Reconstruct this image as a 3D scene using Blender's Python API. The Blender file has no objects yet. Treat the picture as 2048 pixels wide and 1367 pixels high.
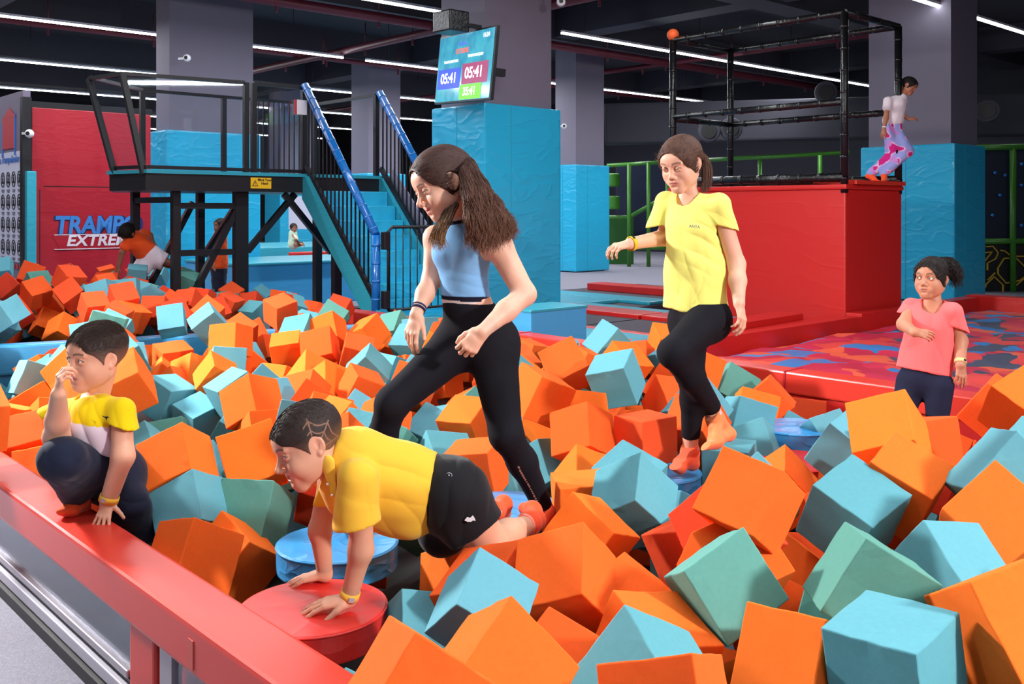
import bpy, bmesh, math, random
import numpy as np
from mathutils import Vector, Matrix, Quaternion, Euler
sc = bpy.context.scene
COL = sc.collection
PI = math.pi
F, CX, CY, HC = 1960.0, 1024.0, 420.0, 1.5
U = Vector((.7396, .6731, 0)); V = Vector((-.6731, .7396, 0)); ZZ = Vector((0, 0, 1))
def UV(u, v, z=0.0): return U*u + V*v + ZZ*z
def at(px, py, d): return Vector(((px-CX)/F*d, d, HC-(py-CY)/F*d))

# ------------------------------------------------------------------ camera
cam = bpy.data.cameras.new('camera'); camo = bpy.data.objects.new('camera', cam); COL.objects.link(camo)
camo.location = (0, 0, HC); camo.rotation_euler = (PI/2, 0, 0)
cam.sensor_width = 36; cam.lens = F/2048*36; cam.shift_y = -(683.5-CY)/2048
cam.clip_start = .05; cam.clip_end = 200
sc.camera = camo
sc.view_settings.view_transform = 'Standard'; sc.view_settings.look = 'None'
sc.view_settings.gamma = 1; sc.view_settings.exposure = 0.0; sc.view_settings.use_curve_mapping = False

# ------------------------------------------------------------------ materials
def s2l(c):
    return tuple((x/12.92 if x <= .04045 else ((x+.055)/1.055)**2.4) for x in c)
def rgb(r, g, b): return s2l((r/255, g/255, b/255))
def mat(name, col, rough=.6, spec=.5, metal=0.0, noise=0.0, nscale=20, bump=0.0, bscale=60, emit=None, estr=0, coat=0, sheen=0, sss=0, sssr=(1, .3, .15)):
    m = bpy.data.materials.new(name); m.use_nodes = True
    nt = m.node_tree; b = nt.nodes['Principled BSDF']
    b.inputs['Base Color'].default_value = (*col, 1)
    b.inputs['Roughness'].default_value = rough
    b.inputs['Specular IOR Level'].default_value = spec
    b.inputs['Metallic'].default_value = metal
    if coat: b.inputs['Coat Weight'].default_value = coat; b.inputs['Coat Roughness'].default_value = .15
    if sheen: b.inputs['Sheen Weight'].default_value = sheen
    if sss:
        b.inputs['Subsurface Weight'].default_value = sss
        b.inputs['Subsurface Radius'].default_value = sssr
        b.inputs['Subsurface Scale'].default_value = .012
    if emit:
        b.inputs['Emission Color'].default_value = (*emit, 1); b.inputs['Emission Strength'].default_value = estr
    tc = nt.nodes.new('ShaderNodeTexCoord')
    if noise:
        n = nt.nodes.new('ShaderNodeTexNoise'); n.inputs['Scale'].default_value = nscale; n.inputs['Detail'].default_value = 5
        nt.links.new(tc.outputs['Object'], n.inputs['Vector'])
        mx = nt.nodes.new('ShaderNodeMix'); mx.data_type = 'RGBA'
        mx.inputs['A'].default_value = (*[c*(1-noise) for c in col], 1)
        mx.inputs['B'].default_value = (*[min(1, c*(1+noise)+noise*.01) for c in col], 1)
        nt.links.new(n.outputs['Fac'], mx.inputs['Factor']); nt.links.new(mx.outputs['Result'], b.inputs['Base Color'])
    if bump:
        n2 = nt.nodes.new('ShaderNodeTexNoise'); n2.inputs['Scale'].default_value = bscale; n2.inputs['Detail'].default_value = 4
        nt.links.new(tc.outputs['Object'], n2.inputs['Vector'])
        bp = nt.nodes.new('ShaderNodeBump'); bp.inputs['Strength'].default_value = bump; bp.inputs['Distance'].default_value = .01
        nt.links.new(n2.outputs['Fac'], bp.inputs['Height']); nt.links.new(bp.outputs['Normal'], b.inputs['Normal'])
    return m
def vinyl(name, col, rough=.38, wr=.35, wscale=3.0):
    """padded vinyl: soft creases + fine sheen"""
    m = mat(name, col, rough=rough, spec=.5)
    nt = m.node_tree; b = nt.nodes['Principled BSDF']; tc = nt.nodes['Texture Coordinate']
    n = nt.nodes.new('ShaderNodeTexNoise'); n.inputs['Scale'].default_value = wscale; n.inputs['Detail'].default_value = 2; n.inputs['Distortion'].default_value = .3
    mp = nt.nodes.new('ShaderNodeMapping'); mp.inputs['Scale'].default_value = (1, 1, 2.4)
    nt.links.new(tc.outputs['Object'], mp.inputs['Vector']); nt.links.new(mp.outputs['Vector'], n.inputs['Vector'])
    m1 = nt.nodes.new('ShaderNodeMath'); m1.operation = 'MULTIPLY_ADD'; m1.inputs[1].default_value = 2; m1.inputs[2].default_value = -1
    m2 = nt.nodes.new('ShaderNodeMath'); m2.operation = 'ABSOLUTE'; m3 = nt.nodes.new('ShaderNodeMath'); m3.operation = 'SUBTRACT'; m3.inputs[0].default_value = 1
    m4 = nt.nodes.new('ShaderNodeMath'); m4.operation = 'POWER'; m4.inputs[1].default_value = 9
    ad = nt.nodes.new('ShaderNodeMath'); ad.operation = 'MULTIPLY_ADD'; ad.inputs[1].default_value = .6
    nt.links.new(n.outputs['Fac'], m1.inputs[0]); nt.links.new(m1.outputs[0], m2.inputs[0]); nt.links.new(m2.outputs[0], m3.inputs[1]); nt.links.new(m3.outputs[0], m4.inputs[0])
    nt.links.new(m4.outputs[0], ad.inputs[0]); nt.links.new(n.outputs['Fac'], ad.inputs[2])
    bp = nt.nodes.new('ShaderNodeBump'); bp.inputs['Strength'].default_value = wr; bp.inputs['Distance'].default_value = .02
    nt.links.new(ad.outputs[0], bp.inputs['Height']); nt.links.new(bp.outputs['Normal'], b.inputs['Normal'])
    return m
def foam(name, col):
    m = mat(name, col, rough=.95, spec=.1, bump=.25, bscale=260)
    nt = m.node_tree; b = nt.nodes['Principled BSDF']; tc = nt.nodes['Texture Coordinate']
    oi = nt.nodes.new('ShaderNodeObjectInfo')
    hs = nt.nodes.new('ShaderNodeHueSaturation'); hs.inputs['Color'].default_value = (*col, 1)
    mr = nt.nodes.new('ShaderNodeMapRange'); mr.inputs['To Min'].default_value = .9; mr.inputs['To Max'].default_value = 1.08
    nt.links.new(oi.outputs['Random'], mr.inputs['Value'])
    n = nt.nodes.new('ShaderNodeTexNoise'); n.inputs['Scale'].default_value = 14
    nt.links.new(tc.outputs['Object'], n.inputs['Vector'])
    mr2 = nt.nodes.new('ShaderNodeMapRange'); mr2.inputs['To Min'].default_value = .93; mr2.inputs['To Max'].default_value = 1.05
    nt.links.new(n.outputs['Fac'], mr2.inputs['Value'])
    mu = nt.nodes.new('ShaderNodeMath'); mu.operation = 'MULTIPLY'
    nt.links.new(mr.outputs['Result'], mu.inputs[0]); nt.links.new(mr2.outputs['Result'], mu.inputs[1])
    nt.links.new(mu.outputs[0], hs.inputs['Value'])
    h2 = nt.nodes.new('ShaderNodeMapRange'); h2.inputs['To Min'].default_value = .495; h2.inputs['To Max'].default_value = .508
    nt.links.new(oi.outputs['Random'], h2.inputs['Value']); nt.links.new(h2.outputs['Result'], hs.inputs['Hue'])
    nt.links.new(hs.outputs['Color'], b.inputs['Base Color'])
    b.inputs['Subsurface Weight'].default_value = .15; b.inputs['Subsurface Scale'].default_value = .02
    b.inputs['Subsurface Radius'].default_value = (1, .5, .4)
    return m
M = {}
M['foamO'] = foam('orange_foam', rgb(250, 106, 42)); M['foamR'] = foam('red_orange_foam', rgb(236, 84, 46))
M['foamT'] = foam('turquoise_foam', rgb(100, 166, 180)); M['foamG'] = foam('sea_green_foam', rgb(98, 158, 146))
M['red'] = vinyl('red_vinyl', rgb(200, 34, 30), .36, .1, 1.5)
M['redrail'] = vinyl('rail_red_vinyl', rgb(214, 56, 42), .32, .05, 1.2)
M['reddark'] = vinyl('crimson_vinyl', rgb(172, 26, 44), .4, .12)
M['blue'] = vinyl('sky_blue_vinyl', rgb(44, 180, 222), .3, .5, 1.6)
M['bluebeam'] = vinyl('blue_beam_vinyl', rgb(70, 168, 222), .3, .08)
M['teal'] = vinyl('teal_vinyl', rgb(48, 160, 182), .35, .15)
M['disc'] = vinyl('blue_disc_vinyl', rgb(62, 156, 222), .25, .25, 6)
M['discred'] = vinyl('red_disc_vinyl', rgb(226, 48, 40), .35, .12, 5)
M['black'] = mat('black_steel', rgb(20, 20, 26), .4)
M['blackpad'] = mat('black_padding', rgb(16, 16, 18), .3, bump=.6, bscale=25)
M['bed'] = mat('trampoline_bed', rgb(58, 52, 66), .8, noise=.2, nscale=80)
M['bedfab'] = mat('trampoline_fabric', rgb(52, 46, 60), .7)
M['carpet'] = mat('grey_carpet', rgb(142, 140, 152), .95, spec=.1, noise=.35, nscale=120, bump=.5, bscale=220)
M['wall'] = mat('charcoal_wall', rgb(40, 40, 50), .8, noise=.12, nscale=2)
M['ceil'] = mat('black_ceiling', rgb(36, 35, 45), .85, noise=.1, nscale=1)
M['beam'] = mat('dark_beam', rgb(46, 44, 56), .7)
M['pipe'] = mat('oxblood_pipe', rgb(104, 30, 48), .45)
M['column'] = mat('grey_column', rgb(122, 115, 132), .7, noise=.04, nscale=3)
M['tube'] = mat('light_tube', (1, 1, 1), emit=(.92, .98, 1), estr=16)
M['green'] = mat('green_tube', rgb(62, 124, 36), .35, bump=.3, bscale=30)
M['white'] = mat('white_plastic', rgb(230, 230, 235), .4)
M['metal'] = mat('brushed_metal', rgb(170, 165, 175), .35, metal=.6)
M['sill'] = mat('grey_sill', rgb(176, 172, 186), .5)
M['yellow'] = mat('warning_yellow', rgb(240, 190, 20), .5)
M['blacksolid'] = mat('black_print', rgb(12, 12, 14), .5)
def glass(name, alpha=.12, col=(.75, .85, .9), rough=.03):
    m = bpy.data.materials.new(name); m.use_nodes = True; nt = m.node_tree
    for n in list(nt.nodes): nt.nodes.remove(n)
    o = nt.nodes.new('ShaderNodeOutputMaterial'); t = nt.nodes.new('ShaderNodeBsdfTransparent'); g = nt.nodes.new('ShaderNodeBsdfGlossy')
    t.inputs['Color'].default_value = (*[.9+.1*c for c in col], 1)
    g.inputs['Roughness'].default_value = rough; g.inputs['Color'].default_value = (*col, 1)
    mx = nt.nodes.new('ShaderNodeMixShader'); fr = nt.nodes.new('ShaderNodeLayerWeight'); fr.inputs['Blend'].default_value = .12
    ad = nt.nodes.new('ShaderNodeMath'); ad.operation = 'MULTIPLY_ADD'; ad.inputs[1].default_value = .6; ad.inputs[2].default_value = alpha
    nt.links.new(fr.outputs['Facing'], ad.inputs[0]); nt.links.new(ad.outputs[0], mx.inputs[0])
    nt.links.new(t.outputs[0], mx.inputs[1]); nt.links.new(g.outputs[0], mx.inputs[2]); nt.links.new(mx.outputs[0], o.inputs[0])
    return m
M['glass'] = glass('clear_acrylic', .03)
M['window'] = glass('pit_window_acrylic', .18, (.55, .6, .65), .12)

# ------------------------------------------------------------------ object helpers
def tag(o, label=None, cat=None, group=None, kind=None):
    if label: o['label'] = label
    if cat: o['category'] = cat
    if group: o['group'] = group
    if kind: o['kind'] = kind
    return o
def link(name, me, m=None, parent=None):
    o = bpy.data.objects.new(name, me); COL.objects.link(o)
    if m is not None:
        for x in (m if isinstance(m, (list, tuple)) else [m]): me.materials.append(M[x] if isinstance(x, str) else x)
    if parent is not None:
        o.parent = parent; o.matrix_parent_inverse = Matrix.Translation(-parent.location) if parent.rotation_euler == Euler((0, 0, 0)) else parent.matrix_basis.inverted()
    return o
def empty(name, loc, label=None, cat=None, group=None, kind=None):
    o = bpy.data.objects.new(name, None); COL.objects.link(o); o.location = loc; o.empty_display_size = .1
    return tag(o, label, cat, group, kind)
class B:
    """collects shapes in world coordinates into one mesh"""
    def __init__(s): s.bm = bmesh.new()
    def box(s, o, ax, sz, bev=0.0, seg=2, smooth=False):
        """o = centre, ax = (x,y,z) unit axes, sz = full sizes"""
        mt = Matrix.Identity(4)
        for i in range(3):
            for r in range(3): mt[r][i] = ax[i][r]*sz[i]
        mt.translation = o
        r = bmesh.ops.create_cube(s.bm, size=1, matrix=mt)
        if bev:
            es = list({e for v in r['verts'] for e in v.link_edges})
            bmesh.ops.bevel(s.bm, geom=es, offset=bev, segments=seg, affect='EDGES', profile=.6)
        return s
    def uvbox(s, u0, u1, v0, v1, z0, z1, bev=0.0):
        return s.box(UV((u0+u1)/2, (v0+v1)/2, (z0+z1)/2), (U, V, ZZ), (abs(u1-u0), abs(v1-v0), abs(z1-z0)), bev)
    def bar(s, a, b, w, h=None, bev=0.0, up=ZZ):
        a = Vector(a); b = Vector(b); h = h or w
        d = (b-a); L = d.length; d = d/L
        if abs(d.dot(up)) > .95: up = Vector(U)
        x = d.cross(up).normalized(); y = x.cross(d).normalized()
        return s.box((a+b)/2, (x, d, y), (w, L, h), bev)
    def tube(s, pts, r, n=10, caps=True):
        pts = [Vector(p) for p in pts]; rings = []
        t0 = (pts[1]-pts[0]).normalized()
        x = t0.orthogonal().normalized()
        for i, p in enumerate(pts):
            t = ((pts[min(i+1, len(pts)-1)]-pts[max(i-1, 0)])).normalized()
            x = (x - t*x.dot(t)).normalized(); y = t.cross(x)
            rr = r[i] if isinstance(r, (list, tuple)) else r
            rings.append([s.bm.verts.new(p + (x*math.cos(2*PI*k/n)+y*math.sin(2*PI*k/n))*rr) for k in range(n)])
        for i in range(len(rings)-1):
            for k in range(n):
                f = s.bm.faces.new((rings[i][k], rings[i][(k+1) % n], rings[i+1][(k+1) % n], rings[i+1][k])); f.smooth = True
        if caps:
            s.bm.faces.new(rings[0][::-1]); s.bm.faces.new(rings[-1])
        return s
    def cyl(s, c, axis, r, h, n=40, bev=0.0):
        axis = Vector(axis).normalized(); q = axis.to_track_quat('Z', 'Y').to_matrix().to_4x4(); q.translation = c
        rr = bmesh.ops.create_cone(s.bm, cap_ends=True, segments=n, radius1=r, radius2=r, depth=h, matrix=q)
        if bev:
            es = [e for e in {e for v in rr['verts'] for e in v.link_edges} if len(e.link_faces) == 2 and any(len(f.verts) > 4 for f in e.link_faces)]
            bmesh.ops.bevel(s.bm, geom=es, offset=bev, segments=3, affect='EDGES', profile=.6)
        return s
    def ball(s, c, r, sc=(1, 1, 1), n=16):
        mt = Matrix.Diagonal((r*sc[0], r*sc[1], r*sc[2], 1)); mt.translation = c
        rr = bmesh.ops.create_uvsphere(s.bm, u_segments=n*2, v_segments=n, radius=1, matrix=mt)
        for v in rr['verts']:
            for f in v.link_faces: f.smooth = True
        return s
    def poly(s, pts, th=None):
        vs = [s.bm.verts.new(Vector(p)) for p in pts]; f = s.bm.faces.new(vs)
        if th is not None:
            r = bmesh.ops.extrude_face_region(s.bm, geom=[f])
            bmesh.ops.translate(s.bm, vec=Vector(th), verts=[e for e in r['geom'] if isinstance(e, bmesh.types.BMVert)])
        return s
    def done(s, name, m, parent=None, label=None, cat=None, group=None, kind=None, smooth=False, org=True):
        bmesh.ops.recalc_face_normals(s.bm, faces=s.bm.faces[:])
        me = bpy.data.meshes.new(name)
        c = Vector((0, 0, 0))
        if org and len(s.bm.verts):
            xs = [v.co for v in s.bm.verts]
            mn = Vector([min(v[i] for v in xs) for i in range(3)]); mx = Vector([max(v[i] for v in xs) for i in range(3)])
            c = (mn+mx)/2
            if parent is None: c.z = mn.z
            bmesh.ops.translate(s.bm, vec=-c, verts=s.bm.verts[:])
        s.bm.to_mesh(me); s.bm.free()
        if smooth:
            for p in me.polygons: p.use_smooth = True
        o = link(name, me, m); o.location = c
        if parent is not None:
            o.parent = parent; o.location = c - parent.location
        return tag(o, label, cat, group, kind)
def text_obj(name, body, size, loc, xdir, ydir, m, parent, depth=.002, shear=0.0, align='CENTER', sx=1.0, bold=.012):
    cu = bpy.data.curves.new(name, 'FONT'); cu.body = body; cu.size = size; cu.extrude = depth; cu.align_x = align; cu.align_y = 'CENTER'; cu.shear = shear
    cu.offset = size*bold
    to = bpy.data.objects.new(name+'_tmp', cu); COL.objects.link(to)
    dg = bpy.context.evaluated_depsgraph_get(); me = bpy.data.meshes.new_from_object(to.evaluated_get(dg))
    bpy.data.objects.remove(to)
    x = Vector(xdir).normalized(); y = Vector(ydir).normalized(); z = x.cross(y)
    mt = Matrix.Identity(4)
    for r in range(3): mt[r][0] = x[r]*sx; mt[r][1] = y[r]; mt[r][2] = z[r]
    mt.translation = Vector(loc)
    me.transform(mt)
    me.materials.clear()
    o = link(name, me, m)
    if parent is not None:
        o.parent = parent; me.transform(Matrix.Translation(-parent.location))
    return o

# ------------------------------------------------------------------ room shell
B().uvbox(-8, 30, -8, 46, -.12, 0).done('floor', 'carpet', kind='structure', label='grey carpet floor of the hall')
B().uvbox(-8, 30, -8, 46, 5.9, 6.0).done('ceiling', 'ceil', kind='structure', label='black ceiling of the hall')
B().uvbox(27.6, 27.8, -8, 46, 0, 5.9).done('wall_right', 'wall', kind='structure', label='charcoal back wall on the right')
B().uvbox(-8, 27.8, 44, 44.2, 0, 5.9).done('wall_left', 'wall', kind='structure', label='charcoal far wall on the left')
for i, v in enumerate((10.2, 15.6, 20.9, 26.2, 31.5)):
    B().uvbox(-4, 27.5, v-.3, v+.3, 5.25, 5.9).done('ceiling_beam', 'beam', label=['dark ceiling beam %s' % s for s in ('nearest the camera', 'second from the front', 'in the middle of the hall', 'second from the far wall', 'farthest from the camera')][i], cat='beam')
for i, u in enumerate((5.0, 15.5, 24.5)):
    B().uvbox(u-.3, u+.3, 3, 44, 5.3, 5.89).done('ceiling_beam', 'beam', label=['dark cross beam over the %s' % s for s in ('stair platform', 'middle column', 'right back wall')][i], cat='beam')
# pipes
pid = [((UV(2, 15.0, 5.05)), UV(27, 15.0, 5.05), .09, 'thick dark red sprinkler pipe passing behind the screen column'),
       ((UV(2, 20.2, 5.1)), UV(27, 20.2, 5.1), .06, 'thin dark red pipe behind the thick sprinkler pipe'),
       ((UV(11.6, 4, 4.95)), UV(11.6, 24, 4.95), .08, 'dark red cross pipe running towards the camera'),
       ((UV(19, 8, 5.1)), UV(19, 40, 5.1), .06, 'dark red cross pipe above the right back area')]
for a, b, r, lb in pid:
    bb = B().tube([a, b], r, 12)
    n = 12
    for k in range(1, n):
        p = a.lerp(b, k/n); bb.tube([p, p+ZZ*.5], .012, 6).cyl(p-ZZ*.12, ZZ, .025, .14, 10)
    bb.done('ceiling_pipe', 'pipe', label=lb, cat='pipe')
# suspended light tubes
strips = [(12.9, -1, 11.2), (12.9, 13, 24.8), (18.2, -1, 11.6), (18.2, 12.2, 24.9), (7.1, 13.2, 25), (23.5, -1, 24), (28.8, 2, 24), (34.1, 4, 24), (39.4, 6, 24)]
names = ['left of the screen column near the top edge', 'crossing behind the black cage on the red box', 'longest one at the upper left', 'right of the screen column below the cage strip', 'at the top right corner', 'second row from the upper left', 'third row from the upper left', 'fourth row seen through the clear panels', 'fifth and farthest row seen through the clear panels']
for (v, a, b), nm in zip(strips, names):
    e = empty('strip_light', UV((a+b)/2, v, 4.8), 'thin white suspended light strip ' + nm, 'light', 'ceiling light strips')
    B().uvbox(a, b, v-.03, v+.03, 4.79, 4.82).done('light_tube', 'tube', e)
    B().uvbox(a, b, v-.035, v+.035, 4.82, 4.86).done('housing', 'white', e)
    k = a+.6
    while k < b: B().tube([UV(k, v, 4.86), UV(k, v, 5.9)], .006, 5).done('hanging_wire', 'black', e); k += 3.6

# ------------------------------------------------------------------ columns
def column(u0, u1, v0, v1, zt, padm, lab, inset=.1, ztop=5.9, seams=True):
    e = empty('padded_column', UV((u0+u1)/2, (v0+v1)/2, 0), lab, 'column')
    B().uvbox(u0+inset, u1-inset, v0+inset, v1-inset, 0, ztop).done('shaft', 'column', e)
    B().uvbox(u0, u1, v0, v1, 0.02, zt, .03).done('padding', padm, e)
    if seams:
        s = B()
        s.uvbox(u0+(u1-u0)*.33, u0+(u1-u0)*.33+.008, v0-.004, v0, .05, zt-.02)
        s.uvbox(u0-.004, u0, v0+.5*(v1-v0), v0+.5*(v1-v0)+.008, .05, zt-.02)
        s.done('seam', 'blacksolid' if False else 'teal', e)
    return e
P = at(968, 420, 13.0); cu, cv = P.dot(U), P.dot(V)
colm = column(cu, cu+1.45, cv, cv+1.14, 2.93, 'blue', 'big bright blue padded column under the wall screen')
P = at(1152, 420, 23.5); a, b = P.dot(U), P.dot(V)
column(a, a+1.2, b, b+.9, 2.6, 'blue', 'blue padded column standing behind the big screen column')
P = at(1909, 420, 15.6); a, b = P.dot(U), P.dot(V)
column(a, a+1.2, b, b+1.6, 2.57, 'blue', 'blue padded column right of the red jump tower')
P = at(332, 420, 16.5); a, b = P.dot(U), P.dot(V)
column(a, a+1.75, b, b+.75, 2.86, 'blue', 'blue padded column behind the stair platform', seams=False)
P = at(560, 420, 31); a, b = P.dot(U), P.dot(V)
column(a, a+1.3, b, b+1.0, 2.35, 'blue', 'far blue padded column seen under the stair platform', seams=False)
P = at(735, 420, 25); a, b = P.dot(U), P.dot(V)
column(a, a+1.2, b, b+1.0, 2.45, 'blue', 'narrow blue padded column seen through the stair railing', seams=False)

# ------------------------------------------------------------------ wall screen on the column
e1 = Vector((-.563, 1, .063)).normalized(); e2 = Vector((-.091, .012, -1)).normalized()
TR = at(993, 49, 12.0)
tvw, tvh = 1.62, .92
tv = empty('wall_screen', TR+e1*tvw/2+e2*tvh/2, 'tilted flat screen showing session countdown timers above the blue column', 'screen')
ctr = TR+e1*tvw/2+e2*tvh/2; nrm = e1.cross(e2).normalized()
if nrm.dot(-ctr) < 0: nrm = -nrm
B().box(ctr-nrm*.03, (e1, e2, nrm), (tvw, tvh, .05), .006).done('bezel', 'black', tv)
mscr = mat('screen_picture', rgb(20, 60, 80), .12, emit=rgb(70, 178, 208), estr=.95, coat=.3)
_nt = mscr.node_tree; _b = _nt.nodes['Principled BSDF']
_n = _nt.nodes.new('ShaderNodeTexNoise'); _n.inputs['Scale'].default_value = 3.5; _cr = _nt.nodes.new('ShaderNodeValToRGB')
_cr.color_ramp.elements[0].color = (*rgb(64, 160, 196), 1); _cr.color_ramp.elements[1].color = (*rgb(84, 196, 220), 1); _cr.color_ramp.elements[0].position = .4; _cr.color_ramp.elements[1].position = .6
_nt.links.new(_nt.nodes['Texture Coordinate'].outputs['Object'], _n.inputs['Vector']); _nt.links.new(_n.outputs['Fac'], _cr.inputs['Fac']); _nt.links.new(_cr.outputs['Color'], _b.inputs['Emission Color'])
M['screen'] = mscr
B().box(ctr+nrm*.0, (e1, e2, nrm), (tvw-.05, tvh-.05, .004)).done('display', 'screen', tv)
def tvp(a, b, c=.004): return TR - e1*0 + e1*tvw*(1-a) + e2*tvh*b + nrm*c     # a: 0 left..1 right, b: 0 top..1 bottom
def em(name, c, s=.95): return mat(name, c, .3, emit=c, estr=s)
M['sblue'] = em('screen_blue', rgb(26, 66, 190)); M['smag'] = em('screen_maroon', rgb(140, 24, 86)); M['sgreen'] = em('screen_green', rgb(96, 196, 20)); M['swhite'] = em('screen_white', rgb(240, 240, 245), .9)
M['sred'] = em('screen_logo', rgb(214, 84, 60))
def tvbox(a0, a1, b0, b1, m, nm):
    c = (tvp(a0, b0)+tvp(a1, b1))/2
    B().box(c, (e1, e2, nrm), (tvw*(a1-a0), tvh*(b1-b0), .004)).done(nm, m, tv)
tvbox(.04, .455, .50, .79, 'sblue', 'timer_panel'); tvbox(.49, .93, .46, .75, 'smag', 'timer_panel'); tvbox(.47, .84, .755, .965, 'sgreen', 'timer_panel')
def tvt(s, a, b, size, m='swhite', nm='timer_digits', sx=1.0):
    text_obj(nm, s, size, tvp(a, b, .009), -e1, -e2, m, tv, .001, sx=sx, bold=.022)
tvt('05:41', .25, .645, .19, sx=1.15); tvt('05:41', .70, .605, .2, sx=1.15); tvt('35:41', .645, .86, .15, sx=1.1)
tvt('16:24', .86, .11, .08, nm='clock_digits')
tvt('TRAMPO', .46, .17, .06, 'sblue', 'logo_text'); tvt('EXTREME', .46, .27, .09, 'sred', 'logo_text')
tvt('TRAMPOLINE PARK', .27, .40, .05, nm='caption'); tvt('TRAMPOLINE JUMP', .7, .36, .05, nm='caption')
B().box(ctr-nrm*.32, (e1, e2, nrm), (.1, .1, .56)).done('mount_arm', 'black', tv)
# speaker above
sp = at(902, 45, 12.6)
s = empty('wall_speaker', sp, 'black box speaker above the screen on the grey column', 'speaker')
B().box(sp, (V, U, ZZ), (.36, .32, .27), .02).done('cabinet', 'blackpad', s)
B().box(sp+U*.3, (V, U, ZZ), (.05, .4, .05)).done('bracket', 'black', s)

# ------------------------------------------------------------------ poster wall + banner at the left
P = at(64, 420, 14.0); bu, bv = P.dot(U), P.dot(V)
bn = empty('red_banner', UV(bu+.8, bv, .3), 'tall red wall banner with TRAMPO EXTREME lettering', 'banner')
B().uvbox(bu, bu+1.72, bv, bv+.1, .1, 2.97, .01).done('sheet', 'reddark', bn)
B().uvbox(bu-.02, bu+1.75, bv+.02, bv+.14, 2.97, 3.06).done('top_frame', 'black', bn)
ln = B()
for a, b2, c, d2 in ((.16, 1.7, 1.84, 1.85), (.10, .11, .45, 1.8)):
    ln.uvbox(bu+a, bu+b2, bv-.004, bv, c, d2)
ln.done('seam', 'blacksolid', bn)
M['logo_blue'] = mat('logo_blue', rgb(60, 130, 205), .5); M['logo_dark'] = mat('logo_dark_blue', rgb(24, 40, 100), .5); M['logo_white'] = mat('logo_white', rgb(225, 215, 225), .5)
M['logo_grey'] = mat('logo_grey', rgb(150, 130, 140), .5)
fr = -V
text_obj('logo_text', 'TRAMPO', .37, UV(bu+.93, bv-.006, 1.26), U, ZZ, 'logo_dark', bn, .002, .12, sx=.88, bold=.05)
text_obj('logo_text', 'TRAMPO', .35, UV(bu+.915, bv-.011, 1.27), U, ZZ, 'logo_blue', bn, .002, .12, sx=.88, bold=.035)
text_obj('logo_text', 'EXTREME', .22, UV(bu+.97, bv-.012, 1.045), U, ZZ, 'logo_white', bn, .002, .2, sx=1.1, bold=.03)
B().poly([UV(bu+.27, bv-.006, 1.14), UV(bu+1.68, bv-.006, 1.14), UV(bu+1.6, bv-.006, .93), UV(bu+.38, bv-.006, .93)], V*.004).done('logo_plate', 'reddark', bn)
pw = B()
for (z_, h_) in ((1.14, .012), (.93, .012)):
    pw.uvbox(bu+.3, bu+1.66, bv-.012, bv-.004, z_-h_/2, z_+h_/2)
pw.done('logo_outline', 'logo_white', bn)
# white poster wall (recedes to the left)
pu = bu-.1
po = empty('poster_wall', UV(pu, bv+1.5, 0), 'white safety rules poster wall at the left edge', 'poster')
M['poster'] = mat('poster_white', rgb(205, 205, 225), .6); M['pposter'] = mat('poster_mauve', rgb(116, 104, 128), .6)
B().uvbox(pu-.02, pu+.08, bv-.0, bv+4, .75, 2.35).done('poster_sheet', 'poster', po)
B().uvbox(pu-.02, pu+.08, bv-.0, bv+4, 2.35, 3.2).done('upper_panel', 'pposter', po)
B().uvbox(pu-.01, pu+.08, bv-.0, bv+4, 0, .75).done('lower_panel', 'column', po)
B().uvbox(pu-.06, pu+.06, bv-.12, bv, 0, 3.1).done('corner_post', 'black', po)
B().uvbox(pu-.03, pu+.1, bv-.22, bv-.1, .1, 2.05, .02).done('corner_pad', 'teal', po)
M['pblue'] = mat('print_blue', rgb(60, 110, 190), .6); M['pred'] = mat('print_red', rgb(190, 50, 60), .6)
ic = B(); tx = B()
for r_ in range(4):
    for c_ in range(5):
        cv_ = bv+.16+c_*.27; z_ = 1.95-r_*.33
        for t_ in range(14):
            a0, a1 = 2*PI*t_/14, 2*PI*(t_+1)/14
            ic.bar(UV(pu-.026, cv_+.085*math.cos(a0), z_+.11*math.sin(a0)), UV(pu-.026, cv_+.085*math.cos(a1), z_+.11*math.sin(a1)), .008)
        ic.uvbox(pu-.03, pu-.022, cv_-.012, cv_+.02, z_-.05, z_+.03); ic.uvbox(pu-.03, pu-.022, cv_-.04, cv_+.045, z_-.055, z_-.03)
        ic.cyl(UV(pu-.026, cv_, z_+.055), U, .018, .008, 10)
        tx.uvbox(pu-.03, pu-.022, cv_-.07, cv_+.07, z_-.16, z_-.145); tx.uvbox(pu-.03, pu-.022, cv_-.05, cv_+.05, z_-.185, z_-.172)
ic.done('rule_icon', 'blacksolid', po, kind='stuff'); tx.done('caption_line', 'column', po, kind='stuff')
text_obj('poster_heading', 'Reguli Casa Trampolinelor', .15, UV(pu-.03, bv+.95, 2.24), -V, ZZ, 'pblue', po, .002, .1)
fz = B()
for k in range(18): fz.uvbox(pu-.03, pu-.022, bv+.05+k*.16, bv+.15+k*.16, .66, .72)
fz.done('red_pattern', 'pred', po)
cb = B(); cb.uvbox(pu-.035, pu-.02, bv+.38, bv+.95, 2.40, 2.86, .0).poly([UV(pu-.03, bv+.3, 2.86), UV(pu-.03, bv+.62, 3.0), UV(pu-.03, bv+.95, 2.86)], U*-.006)
cb.done('red_graphic', 'pred', po)
cb = B().uvbox(pu-.035, pu-.02, bv+.34, bv+.38, 2.3, 2.9).uvbox(pu-.035, pu-.02, bv+.95, bv+1.0, 2.3, 2.8); cb.done('blue_graphic', 'pblue', po)
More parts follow.
